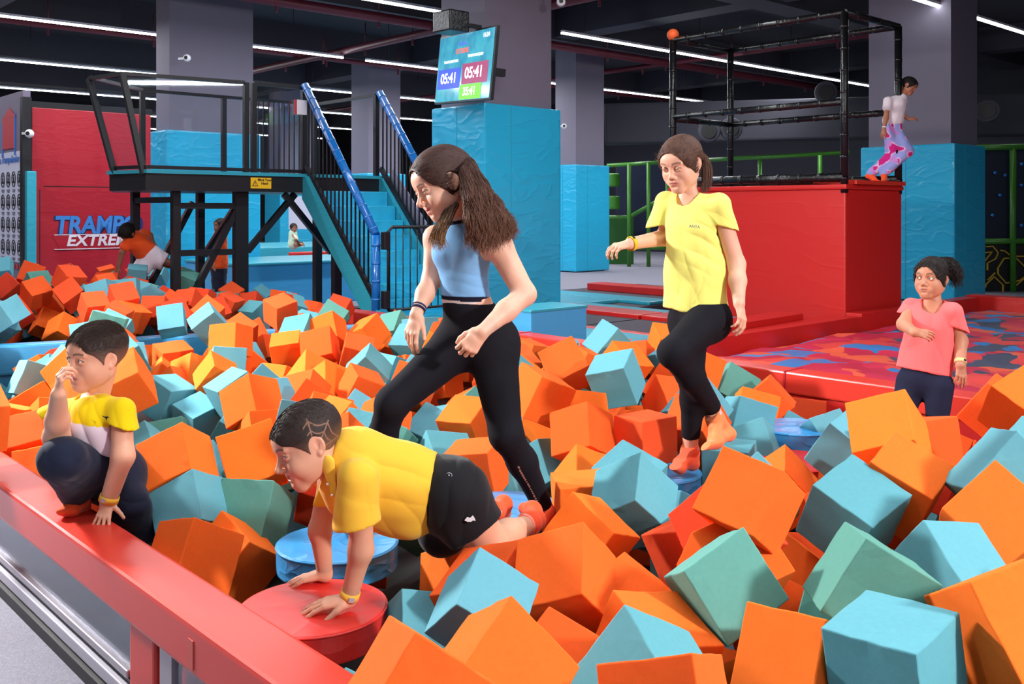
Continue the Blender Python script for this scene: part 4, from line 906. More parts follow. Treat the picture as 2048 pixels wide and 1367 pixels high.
BURIED = [-66,514,14,28,1,-91,3,-51,617,16,-17,23,-20,0,80,605,17,-21,-30,-91,2,-401,1007,21,-44,-36,-28,1,219,481,22,32,-65,-21,0,-40,800,22,23,75,-5,0,-64,673,23,-76,58,8,0,-295,587,24,-22,4,-20,2,-367,1127,26,-12,9,46,1,109,418,30,99,5,-14,0,141,416,32,41,30,-71,0,-196,863,33,37,-16,-7,0,-312,636,34,87,-45,7,2,236,460,34,-21,-5,16,0,72,622,36,33,-76,-43,2,-342,762,36,27,-85,33,2,-440,972,42,3,42,-42,2,-340,958,43,-17,-94,26,1,-67,845,43,-31,-6,14,0,-67,819,47,1,-8,-2,0,-407,953,53,-33,69,42,3,-275,672,60,2,38,12,0,-427,969,60,14,23,-3,1,-398,918,64,-66,52,4,2,-219,929,58,8,98,-11,1,-422,1018,74,24,-97,8,1,-157,663,33,-26,-94,21,0,-560,1020,72,-30,-44,84,1,-507,900,72,23,-93,7,1,-570,1047,72,32,-16,-55,3,-469,859,72,72,46,-53,1,-480,820,72,37,-30,0,2,-525,1158,72,-16,-41,88,1,-535,918,72,0,-1,0,3,-536,973,72,53,20,-63,2,-430,748,71,-53,13,-21,3,-607,1109,71,-3,-42,-12,1,-509,1126,71,-56,24,36,3,-638,1110,71,-16,58,23,1,-564,950,71,2,26,7,1,-588,1004,71,12,52,-49,3,-422,724,71,-47,38,76,1,-452,805,71,-21,20,-29,1,-536,895,70,60,-70,-35,1,-591,1075,70,22,-9,-14,2,-474,1057,70,-58,-36,3,1,-479,1015,70,6,33,51,1,-503,846,70,1,34,90,1,-562,1158,70,63,48,-15,1,-632,1067,69,-12,-3,80,1,-395,975,69,7,-60,22,2,-446,995,69,-37,51,-16,2,-502,1100,68,88,-42,-16,1,-551,1128,68,26,4,-95,2,-393,1021,68,-52,-84,16,1,-599,1047,67,-23,18,2,2,-436,1052,67,70,-32,14,1,-519,868,66,36,-21,44,2,-541,1198,66,0,0,0,2,-542,1102,66,66,29,-69,1,-474,1239,65,22,14,-43,1,-574,1179,64,0,-8,8,1,-512,952,64,-92,-19,4,1,-371,988,63,-25,-54,36,3,-467,1140,63,-16,-26,15,3,-532,1077,63,0,0,0,2,-489,880,63,6,-4,58,1,-433,1093,62,76,15,-62,1,-399,727,61,69,-20,37,1,-485,1076,61,8,-56,26,1,-409,1042,61,-59,-32,59,1,-396,697,60,-11,0,-22,0,216,347,60,-40,73,-55,0,-457,1031,60,-52,-62,23,1,91,148,60,21,-48,80,3,-377,665,60,38,-47,56,2,-606,1140,59,-34,43,79,1,-348,626,59,-14,74,-65,2,231,411,59,-67,-37,18,2,280,467,59,-8,32,15,0,132,221,59,-51,78,-28,0,-460,1094,59,73,42,-49,1,166,266,59,-28,-2,-50,2,-196,497,59,-70,23,46,3,252,462,59,-26,-16,-94,2,234,378,59,-41,80,41,2,-615,1028,58,30,-43,-82,1,-651,1092,58,-31,3,75,1,195,330,58,6,67,-64,0,-471,787,58,-54,-40,33,1,-312,555,58,-83,17,12,2,277,500,58,40,40,21,0,-507,1229,58,-34,-58,-46,1,-457,966,57,-58,-76,17,3,254,430,57,-70,-60,4,2,-371,628,57,0,57,-82,0,-455,1169,57,-82,39,17,2,-239,588,57,-17,14,-16,3,-376,936,57,65,16,-57,1,195,360,56,-30,-55,78,0,-464,1199,56,-73,18,8,1,-494,1011,56,27,22,76,3,58,550,56,-1,-1,0,0,159,417,55,-22,50,-43,0,-503,1204,55,13,-36,9,1,-475,902,55,-6,20,20,1,-324,585,55,75,-63,-2,2,-347,877,54,-34,-55,-39,1,-552,994,53,-51,24,-73,2,62,146,53,51,-58,-52,3,-284,895,53,16,-17,-62,1,-508,1038,53,-62,-21,-34,1,-336,1047,53,94,-18,-29,2,-583,1027,53,-9,-44,-66,2,-451,1058,53,-21,43,-63,2,-408,1080,52,0,0,1,1,109,177,52,94,24,10,2,-524,1179,52,29,-6,60,1,-355,1031,52,-78,22,54,1,-445,1124,51,-6,4,-3,1,-410,753,51,-16,-6,2,1,-433,1012,51,-16,22,-33,1,-482,945,51,4,-19,-3,2,143,246,50,-22,46,-6,3,34,647,50,-4,-9,-10,3,-543,948,50,60,12,15,1,-324,1067,50,-4,4,1,2,-517,893,50,-18,-24,-2,1,-362,903,50,22,-49,-64,3,-482,1109,50,-56,-46,2,1,-177,799,50,56,26,75,0,-361,1099,50,1,4,44,3,-495,920,50,-2,2,2,1,-489,1171,49,64,-9,36,1,-528,1135,49,-32,28,20,2,-482,837,49,-15,4,-35,1,58,573,49,-11,-12,4,2,-329,781,49,56,33,40,0,-369,1127,49,-2,0,-3,1,179,308,49,22,-38,-14,2,-573,982,49,-2,2,9,1,-554,1172,49,-44,8,-52,1,-483,1042,48,28,79,54,1,-520,928,48,60,33,-38,1,-624,1085,48,-11,-38,-40,1,-429,1152,47,59,20,48,1,247,484,47,0,0,0,0,-320,1097,47,-3,2,-6,3,-59,794,47,38,-92,-2,0,-533,1053,47,28,-38,-35,1,-160,773,47,19,42,-13,2,-388,998,47,77,35,53,1,-633,1115,47,32,-51,76,1,-174,943,47,-44,12,-71,1,164,446,46,-8,-26,-39,0,61,174,46,28,31,19,2,-401,1117,46,-13,-12,6,1,-419,700,46,0,-27,1,2,-510,988,46,-4,-16,3,3,76,721,46,-58,-44,-48,0,-588,1067,46,1,5,1,1,169,338,45,69,19,62,0,-460,1005,45,68,52,-50,1,-238,1048,45,27,-11,4,1,-478,1267,45,-4,42,7,3,-561,1111,45,15,-29,-10,1,22,562,44,-15,30,79,0,-383,970,44,1,0,1,1,-112,868,44,55,-21,78,0,-589,1158,44,4,5,0,1,-336,1172,44,-72,52,-41,2,-399,672,44,-24,38,-24,0,-553,1138,44,2,-5,3,3,-432,730,44,9,2,-4,1,-507,1143,44,-14,14,22,1,-339,990,44,-6,94,-8,2,-166,870,44,50,-13,-35,2,39,677,44,22,-33,74,2,-597,1001,44,74,61,-25,1,-500,857,43,-20,-53,-69,1,-522,956,43,-83,39,32,1,-515,1104,43,-48,37,-22,3,-293,661,43,-41,39,2,0,9,713,43,-10,-22,-3,3,-387,1038,43,-18,-70,-36,1,-283,722,43,14,-35,13,0,196,388,43,22,-33,58,3,-220,968,43,22,-15,-54,2,-415,994,43,-24,-25,-93,1,-338,1127,43,-52,18,-34,3,-558,1058,42,-4,8,-5,3,64,687,42,76,-57,11,0,104,226,42,8,36,88,0,-123,609,42,-4,73,-64,0,-465,865,42,37,-86,2,1,-108,908,42,-62,65,-28,0,45,621,42,1,5,0,3,-239,818,42,75,-45,-20,3,-466,1219,42,0,-1,1,1,-437,1213,42,-2,0,-1,1,182,483,42,61,-2,78,0,129,616,42,-3,3,1,3,117,674,41,-40,-79,30,2,-554,1025,41,-55,-11,67,2,-297,984,41,-18,55,-10,3,-598,1120,41,26,26,93,1,-373,1155,40,-33,90,-27,3,134,296,40,-12,23,-32,0,186,435,40,60,-11,-24,0,-392,906,40,21,-5,-54,2,154,313,40,-57,37,-68,2,-618,1052,40,-37,29,-13,1,-403,1140,40,10,36,56,1,-509,1071,40,6,35,-21,2,176,283,40,54,-74,20,2,-126,834,40,-48,-3,-86,2,-369,646,39,25,39,44,0,-398,1201,39,-29,-17,0,1,-279,1066,39,-62,-76,18,1,-77,882,39,-18,-1,14,2,-111,716,39,-25,64,72,0,265,521,39,-64,3,74,0,-499,1248,39,11,-13,-4,3,41,707,39,46,-21,-4,2,235,431,38,-57,-25,78,0,-436,1185,38,44,4,-52,2,-540,907,38,-16,29,3,2,195,507,38,-4,10,45,2,-124,763,38,0,-4,26,0,126,365,38,-65,21,-48,0,-523,1017,38,-34,52,-36,2,-439,1102,37,64,-72,18,2,-245,622,37,-40,-5,33,2,227,394,37,-1,-1,-3,2,-367,1187,37,88,9,26,1,59,477,37,-5,-5,-25,3,-361,1062,37,-13,25,8,1,-274,565,37,0,-24,0,0,-561,1089,37,-23,57,71,3,109,283,37,3,0,19,3,272,448,37,69,-37,-42,2,-322,1022,37,51,55,-9,2,289,483,37,-18,-7,88,2,16,755,36,7,18,9,2,206,343,36,56,53,44,2,-137,898,36,-18,-22,56,0,-140,808,36,4,-46,-81,0,-382,1230,36,-81,-23,4,2,-422,1250,36,3,60,-5,2,-46,860,36,12,17,12,2,-413,1028,36,-2,9,5,1,-448,1038,36,-54,-60,28,1,-402,1172,36,7,10,-6,2,-434,1072,36,11,-15,-21,1,-290,529,35,14,7,-3,0,-413,932,35,-63,71,-1,1,-464,1079,35,81,-13,8,3,-569,952,35,19,28,52,2,-459,1241,35,68,-64,-27,1,-325,740,35,31,-43,-37,3,136,644,35,12,-7,-16,0,-532,972,35,-35,-22,24,2,-255,903,35,81,48,-28,1,-356,614,35,36,30,65,0,-468,1117,34,50,-19,-54,1,-129,661,34,-30,94,-13,0,-528,1208,34,59,45,43,3,-447,1268,34,13,-36,31,1,-271,932,34,-15,1,-16,1,-384,932,34,-38,73,-52,1,-385,698,34,-73,-12,46,2,-475,1152,33,60,-15,-57,2,200,412,33,0,-4,-6,0,-252,736,33,-52,27,-21,2,-304,558,33,6,47,82,2,100,702,33,-56,-10,49,2,-475,802,33,-53,20,9,3,-8,758,33,-4,79,60,0,-204,927,33,-39,30,-7,1,-84,573,33,7,9,-14,0,-594,1046,32,-6,1,1,1,-134,733,32,-35,31,-64,0,-331,583,32,92,-36,-7,2,-269,955,32,-7,-9,2,3,-473,1186,32,8,-14,-1,2,-655,1096,32,66,-37,-60,2,-486,893,32,-64,-54,33,2,78,185,32,-92,-23,-27,0,-475,1024,32,-93,-27,-1,3,-68,599,32,90,15,-34,0,-137,956,32,-5,1,-1,0,201,535,31,-36,48,37,0,48,205,31,-33,33,33,2,42,744,31,14,16,41,3,-394,722,31,-12,0,4,0,-170,740,30,97,11,3,2,155,615,30,8,6,-1,0,-538,1117,30,-67,-16,35,3,-446,805,30,1,2,-21,1,-76,783,30,8,19,98,0,68,237,30,3,37,40,2,105,581,30,47,-14,-39,2,13,799,30,12,13,-4,0,-158,843,30,-97,-8,-8,0,250,410,30,66,48,1,0,52,601,30,13,2,10,3,-508,1222,30,-29,-87,-13,1,-266,766,30,-88,-29,21,0,-555,1196,30,15,13,45,1,-139,868,30,7,-9,-19,3,-449,1160,29,-12,-16,-11,1,141,270,29,-65,18,-16,3,133,233,29,7,-16,31,2,-579,1003,29,-24,11,2,1,-269,684,29,3,1,-3,2,78,139,29,27,36,27,0,-641,1071,29,12,-2,-32,2,-234,1068,29,10,-28,21,1,131,392,29,-82,28,-46,2,-186,660,29,-38,-11,-43,0,-304,718,28,24,-50,61,0,-113,641,28,-21,-4,16,0,-505,1170,28,36,77,-25,1,-256,1098,28,23,74,-6,1,31,775,28,-52,24,80,0,104,187,28,-5,-1,-2,2,-71,553,28,-11,-44,80,2,-382,1090,28,-23,28,10,1,-275,809,28,71,-4,24,2,-518,870,28,-43,-30,-18,1,216,369,28,83,-6,-20,3,-309,1066,28,-33,-64,-46,2,80,521,28,-1,-4,-23,0,-566,1163,28,-80,-37,-23,1,-178,960,28,3,3,4,2,142,338,28,45,47,13,0,-363,893,28,5,20,30,1,-97,740,28,59,54,7,3,51,654,28,-16,12,1,0,-538,939,28,-22,-79,24,1]

# ------------------------------------------------------------------ foam cubes
def cube_mesh(seed, m):
    rnd = random.Random(seed)
    bm = bmesh.new(); bmesh.ops.create_cube(bm, size=1)
    bmesh.ops.bevel(bm, geom=bm.edges[:], offset=.018, segments=2, affect='EDGES', profile=.5)
    bmesh.ops.subdivide_edges(bm, edges=[e for e in bm.edges if e.calc_length() > .5], cuts=5, use_grid_fill=True)
    off = Vector((rnd.uniform(0, 50), rnd.uniform(0, 50), rnd.uniform(0, 50)))
    # slightly irregular hand-cut block
    sk = [rnd.uniform(-.02, .02) for _ in range(9)]
    for v in bm.verts:
        c = v.co.copy()
        n = mno.noise_vector(c*2.2+off)
        v.co += Vector(n)*.012
        v.co += Vector((sk[0]*c.y+sk[1]*c.z, sk[2]*c.x+sk[3]*c.z, sk[4]*c.x+sk[5]*c.y))
        e = sum(1 for k in c if abs(k) > .47)
        if e >= 2: v.co += Vector(mno.noise_vector(c*9+off))*.010
    me = bpy.data.meshes.new('foam_cube'); bm.to_mesh(me); bm.free(); me.materials.append(M[m]); return me
CM = {c: [cube_mesh(11*k+hash_, 'foam'+c) for k in range(5)] for c, hash_ in zip('ORTG', (1, 2, 3, 4))}
WORD = {'O': 'orange', 'R': 'red-orange', 'T': 'turquoise', 'G': 'sea green'}
LAND = [('the red disc', 627, 1210), ('the big blue disc', 675, 1085), ('the crouching boy', 180, 800), ("the crawling boy's head", 600, 860), ("the crawling boy's feet", 1030, 1030),
        ("the blue-top girl's front knee", 790, 800), ("the blue-top girl's straight leg", 1020, 870), ("the yellow-shirt girl's bent knee", 1350, 720), ("the yellow-shirt girl's feet", 1390, 930),
        ('the step box', 1110, 660), ('the pink-shirt girl', 1850, 780), ('the poster wall', 20, 540), ('the bending child', 290, 560), ('the platform legs', 460, 560), ('the leg under the stairs', 665, 600),
        ('the right picture edge', 2048, 1000), ('the bottom right corner', 2048, 1367), ('the bottom edge centre', 1024, 1367), ('the disc under the pink-socked foot' if False else 'the small blue disc', 1590, 905), ('the left half of the divider', 200, 690), ('the right end of the divider', 620, 655), ('the middle of the red border', 1560, 780), ("the crawling boy's back", 800, 900), ("the yellow-shirt girl's raised hand", 1230, 640)]
def compass(dx, dy):
    a = math.degrees(math.atan2(-dy, dx)) % 360
    return ['right of', 'upper right of', 'above', 'upper left of', 'left of', 'lower left of', 'below', 'lower right of'][int((a+22.5)//45) % 8]
ORD = ['', 'second ', 'third ', 'fourth ', 'fifth ', 'sixth ', 'seventh ', 'eighth ', 'ninth ', 'tenth ', 'eleventh ', 'twelfth ']
def proj(p): return CX+F*p[0]/p[1], CY-F*(p[2]-HC)/p[1]
vis = [c for c in CUBES]
info = []
for c in vis:
    x, y = proj(c[1]); info.append([c, x, y, None])
buckets = {}
for it in info:
    c, x, y, _ = it
    l = min(LAND, key=lambda L: (L[1]-x)**2+((L[2]-y)*1.3)**2)
    k = (l[0], compass(x-l[1], y-l[2]), c[0]); it[3] = k
    buckets.setdefault(k, []).append((math.hypot(x-l[1], y-l[2]), id(it), it))
labels = {}
for k, L in buckets.items():
    L.sort(key=lambda t: t[0])
    for i, (d, _, it) in enumerate(L):
        labels[id(it)] = '%s foam cube, %sone %s %s' % (WORD[k[2]], (ORD[i]+'nearest ' if len(L) > 1 else 'only '), k[1], k[0])
rndc = random.Random(4)
for it in info:
    c = it[0]
    o = bpy.data.objects.new('foam_cube', rndc.choice(CM[c[0]])); COL.objects.link(o)
    o.location = c[1]; o.rotation_mode = 'QUATERNION'; o.rotation_quaternion = Quaternion(c[2]); o.scale = (c[3],)*3
    tag(o, labels[id(it)], 'foam cube', 'foam cubes in the pit')
# the buried layers underneath, impossible to tell apart
bm = bmesh.new()
for k in range(0, len(BURIED), 7):
    x, y, z, a, b, c, e = BURIED[k:k+7]
    w = math.sqrt(max(0, 1-(a*a+b*b+c*c)/1e4))
    mt = Matrix.LocRotScale(Vector((x/100, y/100, z/100)), Quaternion((w, a/100, b/100, c/100)), Vector((.205,)*3))
    r = bmesh.ops.create_cube(bm, size=1, matrix=mt)
    for v in r['verts']:
        for f in v.link_faces: f.material_index = e
me = bpy.data.meshes.new('buried_foam_cubes'); bm.to_mesh(me); bm.free()
o = link('buried_foam_cubes', me, ['foamO', 'foamR', 'foamT', 'foamG'])
tag(o, 'foam cubes buried deep under the top of the heap', 'foam cubes', kind='stuff')

# ------------------------------------------------------------------ sculpting toolkit (signed distance shapes -> one smooth mesh)
def nv(v): return np.array(v, dtype=np.float64)
def unit(v): v = nv(v); return v/np.linalg.norm(v)
class Fld:
    def __init__(s, lo, hi, h):
        s.h = h; s.lo = nv(lo)-3*h
        n = np.ceil((nv(hi)-s.lo)/h).astype(int)+4
        s.ax = [np.float32(s.lo[i]+h*np.arange(n[i])) for i in range(3)]
        s.D = np.full(tuple(n), 1.0, np.float32)
    def blk(s, lo, hi, pad):
        sl = []
        for i in range(3):
            a = int(max(0, math.floor((lo[i]-pad-s.lo[i])/s.h))); b = int(min(len(s.ax[i]), math.ceil((hi[i]+pad-s.lo[i])/s.h)+1))
            if b-a < 2: return None
            sl.append(slice(a, b))
        return tuple(sl)
    def pts(s, sl):
        return (s.ax[0][sl[0]][:, None, None], s.ax[1][sl[1]][None, :, None], s.ax[2][sl[2]][None, None, :])
    def op(s, lo, hi, fn, k=.01, mode='u'):
        sl = s.blk(lo, hi, max(k*1.3, 2.5*s.h)+.004)
        if sl is None: return
        d = fn(*s.pts(sl)); D = s.D[sl]
        if mode == 'u':
            if k > 0: hh = np.maximum(k-np.abs(D-d), 0)/k; s.D[sl] = np.minimum(D, d)-hh*hh*k*.25
            else: s.D[sl] = np.minimum(D, d)
        else:   # subtract
            d = -d
            if k > 0: hh = np.maximum(k-np.abs(D-d), 0)/k; s.D[sl] = np.maximum(D, d)+hh*hh*k*.25
            else: s.D[sl] = np.maximum(D, d)
    def cone(s, a, b, ra, rb, k=.01, mode='u', flat=None, fn=1.0, cut=()):
        cut = [(nv(p_), unit(n_)) for p_, n_ in cut]; a = nv(a); b = nv(b); R = max(ra, rb)
        if flat is not None: n = unit(flat)
        ba = b-a; l2 = float(ba@ba); rr = ra-rb; a2 = l2-rr*rr
        def f(x, y, z):
            px, py, pz = x-a[0], y-a[1], z-a[2]
            if flat is not None:
                t = (px*n[0]+py*n[1]+pz*n[2])*(1/fn-1); px = px+n[0]*t; py = py+n[1]*t; pz = pz+n[2]*t
            if l2 < 1e-10 or a2 <= 0: return np.sqrt(px*px+py*py+pz*pz)-R
            yy = px*ba[0]+py*ba[1]+pz*ba[2]; zz = yy-l2
            q2 = px*px+py*py+pz*pz
            x2 = np.maximum(q2*l2*l2-yy*yy*l2, 0); y2 = yy*yy*l2; z2 = zz*zz*l2
            kk = np.sign(rr)*rr*rr*x2; il = 1/l2
            d = (np.sqrt(x2*a2*il)+yy*rr)*il-ra
            d = np.where(np.sign(yy)*a2*y2 < kk, np.sqrt(x2+y2)*il-ra, d)
            d = np.where(np.sign(zz)*a2*z2 > kk, np.sqrt(x2+z2)*il-rb, d)
            for p_, n_ in cut: d = np.maximum(d, (x-p_[0])*n_[0]+(y-p_[1])*n_[1]+(z-p_[2])*n_[2])
            return d.astype(np.float32)
        s.op(np.minimum(a, b)-R, np.maximum(a, b)+R, f, k, mode)
    def ell(s, c, ax, r, k=.01, mode='u'):
        c = nv(c); A = np.array(ax, float); r = nv(r)
        def f(x, y, z):
            px, py, pz = x-c[0], y-c[1], z-c[2]
            k0 = 0; k1 = 0
            for i in range(3):
                t = (px*A[i][0]+py*A[i][1]+pz*A[i][2])/r[i]; k0 = k0+t*t; t = t/r[i]; k1 = k1+t*t
            k0 = np.sqrt(k0); k1 = np.sqrt(k1)+1e-9
            return (k0*(k0-1)/k1).astype(np.float32)
        R = r.max(); s.op(c-R, c+R, f, k, mode)
    def plane(s, p, n, k=.0, lo=None, hi=None):
        """keep the side opposite to n"""
        p = nv(p); n = unit(n)
        if lo is None: lo, hi = s.lo, s.lo+nv(s.D.shape)*s.h
        s.op(lo, hi, lambda x, y, z: -((x-p[0])*n[0]+(y-p[1])*n[1]+(z-p[2])*n[2]).astype(np.float32), k, 'i')
    def mesh(s):
        D = s.D; ins = D < 0
        c = ins[:-1, :-1, :-1].astype(np.int8)
        for dx in (0, 1):
            for dy in (0, 1):
                for dz in (0, 1):
                    if dx+dy+dz: c = c+ins[dx:D.shape[0]-1+dx, dy:D.shape[1]-1+dy, dz:D.shape[2]-1+dz]
        act = np.argwhere((c > 0) & (c < 8))
        if len(act) == 0: return np.zeros((0, 3)), np.zeros((0, 4), int)
        idx = -np.ones(c.shape, np.int32); idx[act[:, 0], act[:, 1], act[:, 2]] = np.arange(len(act))
        S = np.zeros((len(act), 3)); N = np.zeros(len(act))
        off = [(i, j, k) for i in (0, 1) for j in (0, 1) for k in (0, 1)]
        V8 = {o: D[act[:, 0]+o[0], act[:, 1]+o[1], act[:, 2]+o[2]].astype(np.float64) for o in off}
        for o in off:
            for axi in range(3):
                if o[axi] == 0:
                    o2 = list(o); o2[axi] = 1; o2 = tuple(o2)
                    a = V8[o]; b = V8[o2]; m = (a < 0) != (b < 0)
                    t = np.where(m, a/np.where(m, a-b, 1), 0)
                    p = np.zeros((len(act), 3)); p[:] = o; p[:, axi] = t
                    S += p*m[:, None]; N += m
        P = s.lo+s.h*(act+S/N[:, None])
        Q = []
        for axi in range(3):
            u, v = [(1, 2), (2, 0), (0, 1)][axi]
            sa = [slice(None)]*3; sb = [slice(None)]*3; sa[axi] = slice(0, -1); sb[axi] = slice(1, None)
            A = ins[tuple(sa)]; Bx = ins[tuple(sb)]
            e = np.argwhere(A != Bx)
            e = e[(e[:, u] > 0) & (e[:, v] > 0) & (e[:, u] < D.shape[u]-1) & (e[:, v] < D.shape[v]-1)]
            fl = A[e[:, 0], e[:, 1], e[:, 2]]
            q = []
            for du, dv in ((-1, -1), (0, -1), (0, 0), (-1, 0)):
                t = e.copy(); t[:, u] += du; t[:, v] += dv; q.append(idx[t[:, 0], t[:, 1], t[:, 2]])
            q = np.stack(q, 1); q[~fl] = q[~fl][:, ::-1]
            Q.append(q)
        Q = np.concatenate(Q); Q = Q[(Q >= 0).all(1)]
        return P, Q
_op0 = Fld.op
def _op(s, lo, hi, fn, k=.01, mode='u'):
    if mode == 'i':
        sl = s.blk(lo, hi, 0)
        if sl is None: return
        d = -fn(*s.pts(sl)); s.D[sl] = np.maximum(s.D[sl], d); return
    return _op0(s, lo, hi, fn, k, mode)
Fld.op = _op
_rs = np.random.RandomState(11); _PT = _rs.permutation(256).astype(np.int64); _PT = np.concatenate([_PT, _PT, _PT])
_GV = _rs.normal(size=(256, 3)); _GV /= np.linalg.norm(_GV, axis=1)[:, None]
def gnoise(P):
    P = np.asarray(P, float); i = np.floor(P).astype(np.int64); f = P-i; i &= 255
    w = f*f*f*(f*(f*6-15)+10); out = np.zeros(len(P))
    for dx in (0, 1):
        for dy in (0, 1):
            for dz in (0, 1):
                h = _PT[_PT[_PT[(i[:, 0]+dx) & 255]+((i[:, 1]+dy) & 255)]+((i[:, 2]+dz) & 255)] & 255
                g = _GV[h]; d = ((f-np.array([dx, dy, dz]))*g).sum(1)
                ww = (w[:, 0] if dx else 1-w[:, 0])*(w[:, 1] if dy else 1-w[:, 1])*(w[:, 2] if dz else 1-w[:, 2])
                out += ww*d
    return out
def vnormals(P, Q):
    n = np.cross(P[Q[:, 2]]-P[Q[:, 0]], P[Q[:, 3]]-P[Q[:, 1]])
    N = np.zeros_like(P)
    for k in range(4): np.add.at(N, Q[:, k], n)
    return N/(np.linalg.norm(N, axis=1)[:, None]+1e-12)
def relax(P, Q, it=2, f=.5):
    for _ in range(it):
        S = np.zeros_like(P); C = np.zeros(len(P))
        for a, b in ((0, 1), (1, 2), (2, 3), (3, 0)):
            np.add.at(S, Q[:, a], P[Q[:, b]]); np.add.at(C, Q[:, a], 1)
            np.add.at(S, Q[:, b], P[Q[:, a]]); np.add.at(C, Q[:, b], 1)
        P = P+(S/np.maximum(C, 1)[:, None]-P)*f
    return P
def np_mesh(name, P, Q, cols=None, mats=(), parent=None, mi=None, smooth=True):
    me = bpy.data.meshes.new(name)
    P = np.asarray(P, np.float32); Q = np.asarray(Q, np.int32); k = Q.shape[1]
    org = np.zeros(3); q_ = parent
    while q_ is not None: org = org+nv(q_.location); q_ = q_.parent
    me.vertices.add(len(P)); me.vertices.foreach_set('co', (P-org.astype(np.float32)).ravel())
    me.loops.add(Q.size); me.loops.foreach_set('vertex_index', Q.ravel())
    me.polygons.add(len(Q)); me.polygons.foreach_set('loop_start', np.arange(0, Q.size, k, dtype=np.int32)); me.polygons.foreach_set('loop_total', np.full(len(Q), k, np.int32))
    if mi is not None: me.polygons.foreach_set('material_index', np.asarray(mi, np.int32))
    me.update(calc_edges=True); me.validate()
    me.polygons.foreach_set('use_smooth', np.full(len(me.polygons), smooth))
    if cols is not None and np.ndim(cols) == 1: cols = np.tile(nv(cols), (len(P), 1))
    if cols is not None and len(cols) == len(me.vertices):
        a = me.color_attributes.new('Col', 'FLOAT_COLOR', 'POINT')
        c4 = np.ones((len(P), 4), np.float32); c4[:, :3] = cols; a.data.foreach_set('color', c4.ravel())
    for m in mats: me.materials.append(M[m] if isinstance(m, str) else m)
    o = bpy.data.objects.new(name, me); COL.objects.link(o)
    if parent is not None: o.parent = parent
    return o
def col_mat(name, rough=.5, spec=.4, sss=0, bump=0, bscale=500, sheen=0, coat=0, sc_=.006):
    m = bpy.data.materials.new(name); m.use_nodes = True; nt = m.node_tree; b = nt.nodes['Principled BSDF']
    at_ = nt.nodes.new('ShaderNodeAttribute'); at_.attribute_name = 'Col'
    nt.links.new(at_.outputs['Color'], b.inputs['Base Color'])
    b.inputs['Roughness'].default_value = rough; b.inputs['Specular IOR Level'].default_value = spec
    if sheen: b.inputs['Sheen Weight'].default_value = sheen; b.inputs['Sheen Roughness'].default_value = .4
    if sss:
        b.inputs['Subsurface Weight'].default_value = sss; b.inputs['Subsurface Radius'].default_value = (1, .35, .2); b.inputs['Subsurface Scale'].default_value = sc_
    if bump:
        tc = nt.nodes.new('ShaderNodeTexCoord'); n2 = nt.nodes.new('ShaderNodeTexNoise'); n2.inputs['Scale'].default_value = bscale; n2.inputs['Detail'].default_value = 3
        nt.links.new(tc.outputs['Object'], n2.inputs['Vector']); bp = nt.nodes.new('ShaderNodeBump'); bp.inputs['Strength'].default_value = bump; bp.inputs['Distance'].default_value = .003
        nt.links.new(n2.outputs['Fac'], bp.inputs['Height']); nt.links.new(bp.outputs['Normal'], b.inputs['Normal'])
    return m
M['skin'] = col_mat('skin', .5, .35, .25, .05, 300)
M['cloth'] = col_mat('cloth', .85, .15, 0, .25, 900, .15)
M['legging'] = col_mat('legging_knit', .85, .12, 0, .12, 700, 0)
M['hair'] = col_mat('hair', .6, .25)
M['sock'] = col_mat('sock_knit', .9, .1, 0, .35, 500, .2)
M['eye'] = col_mat('eyeball', .08, .6)

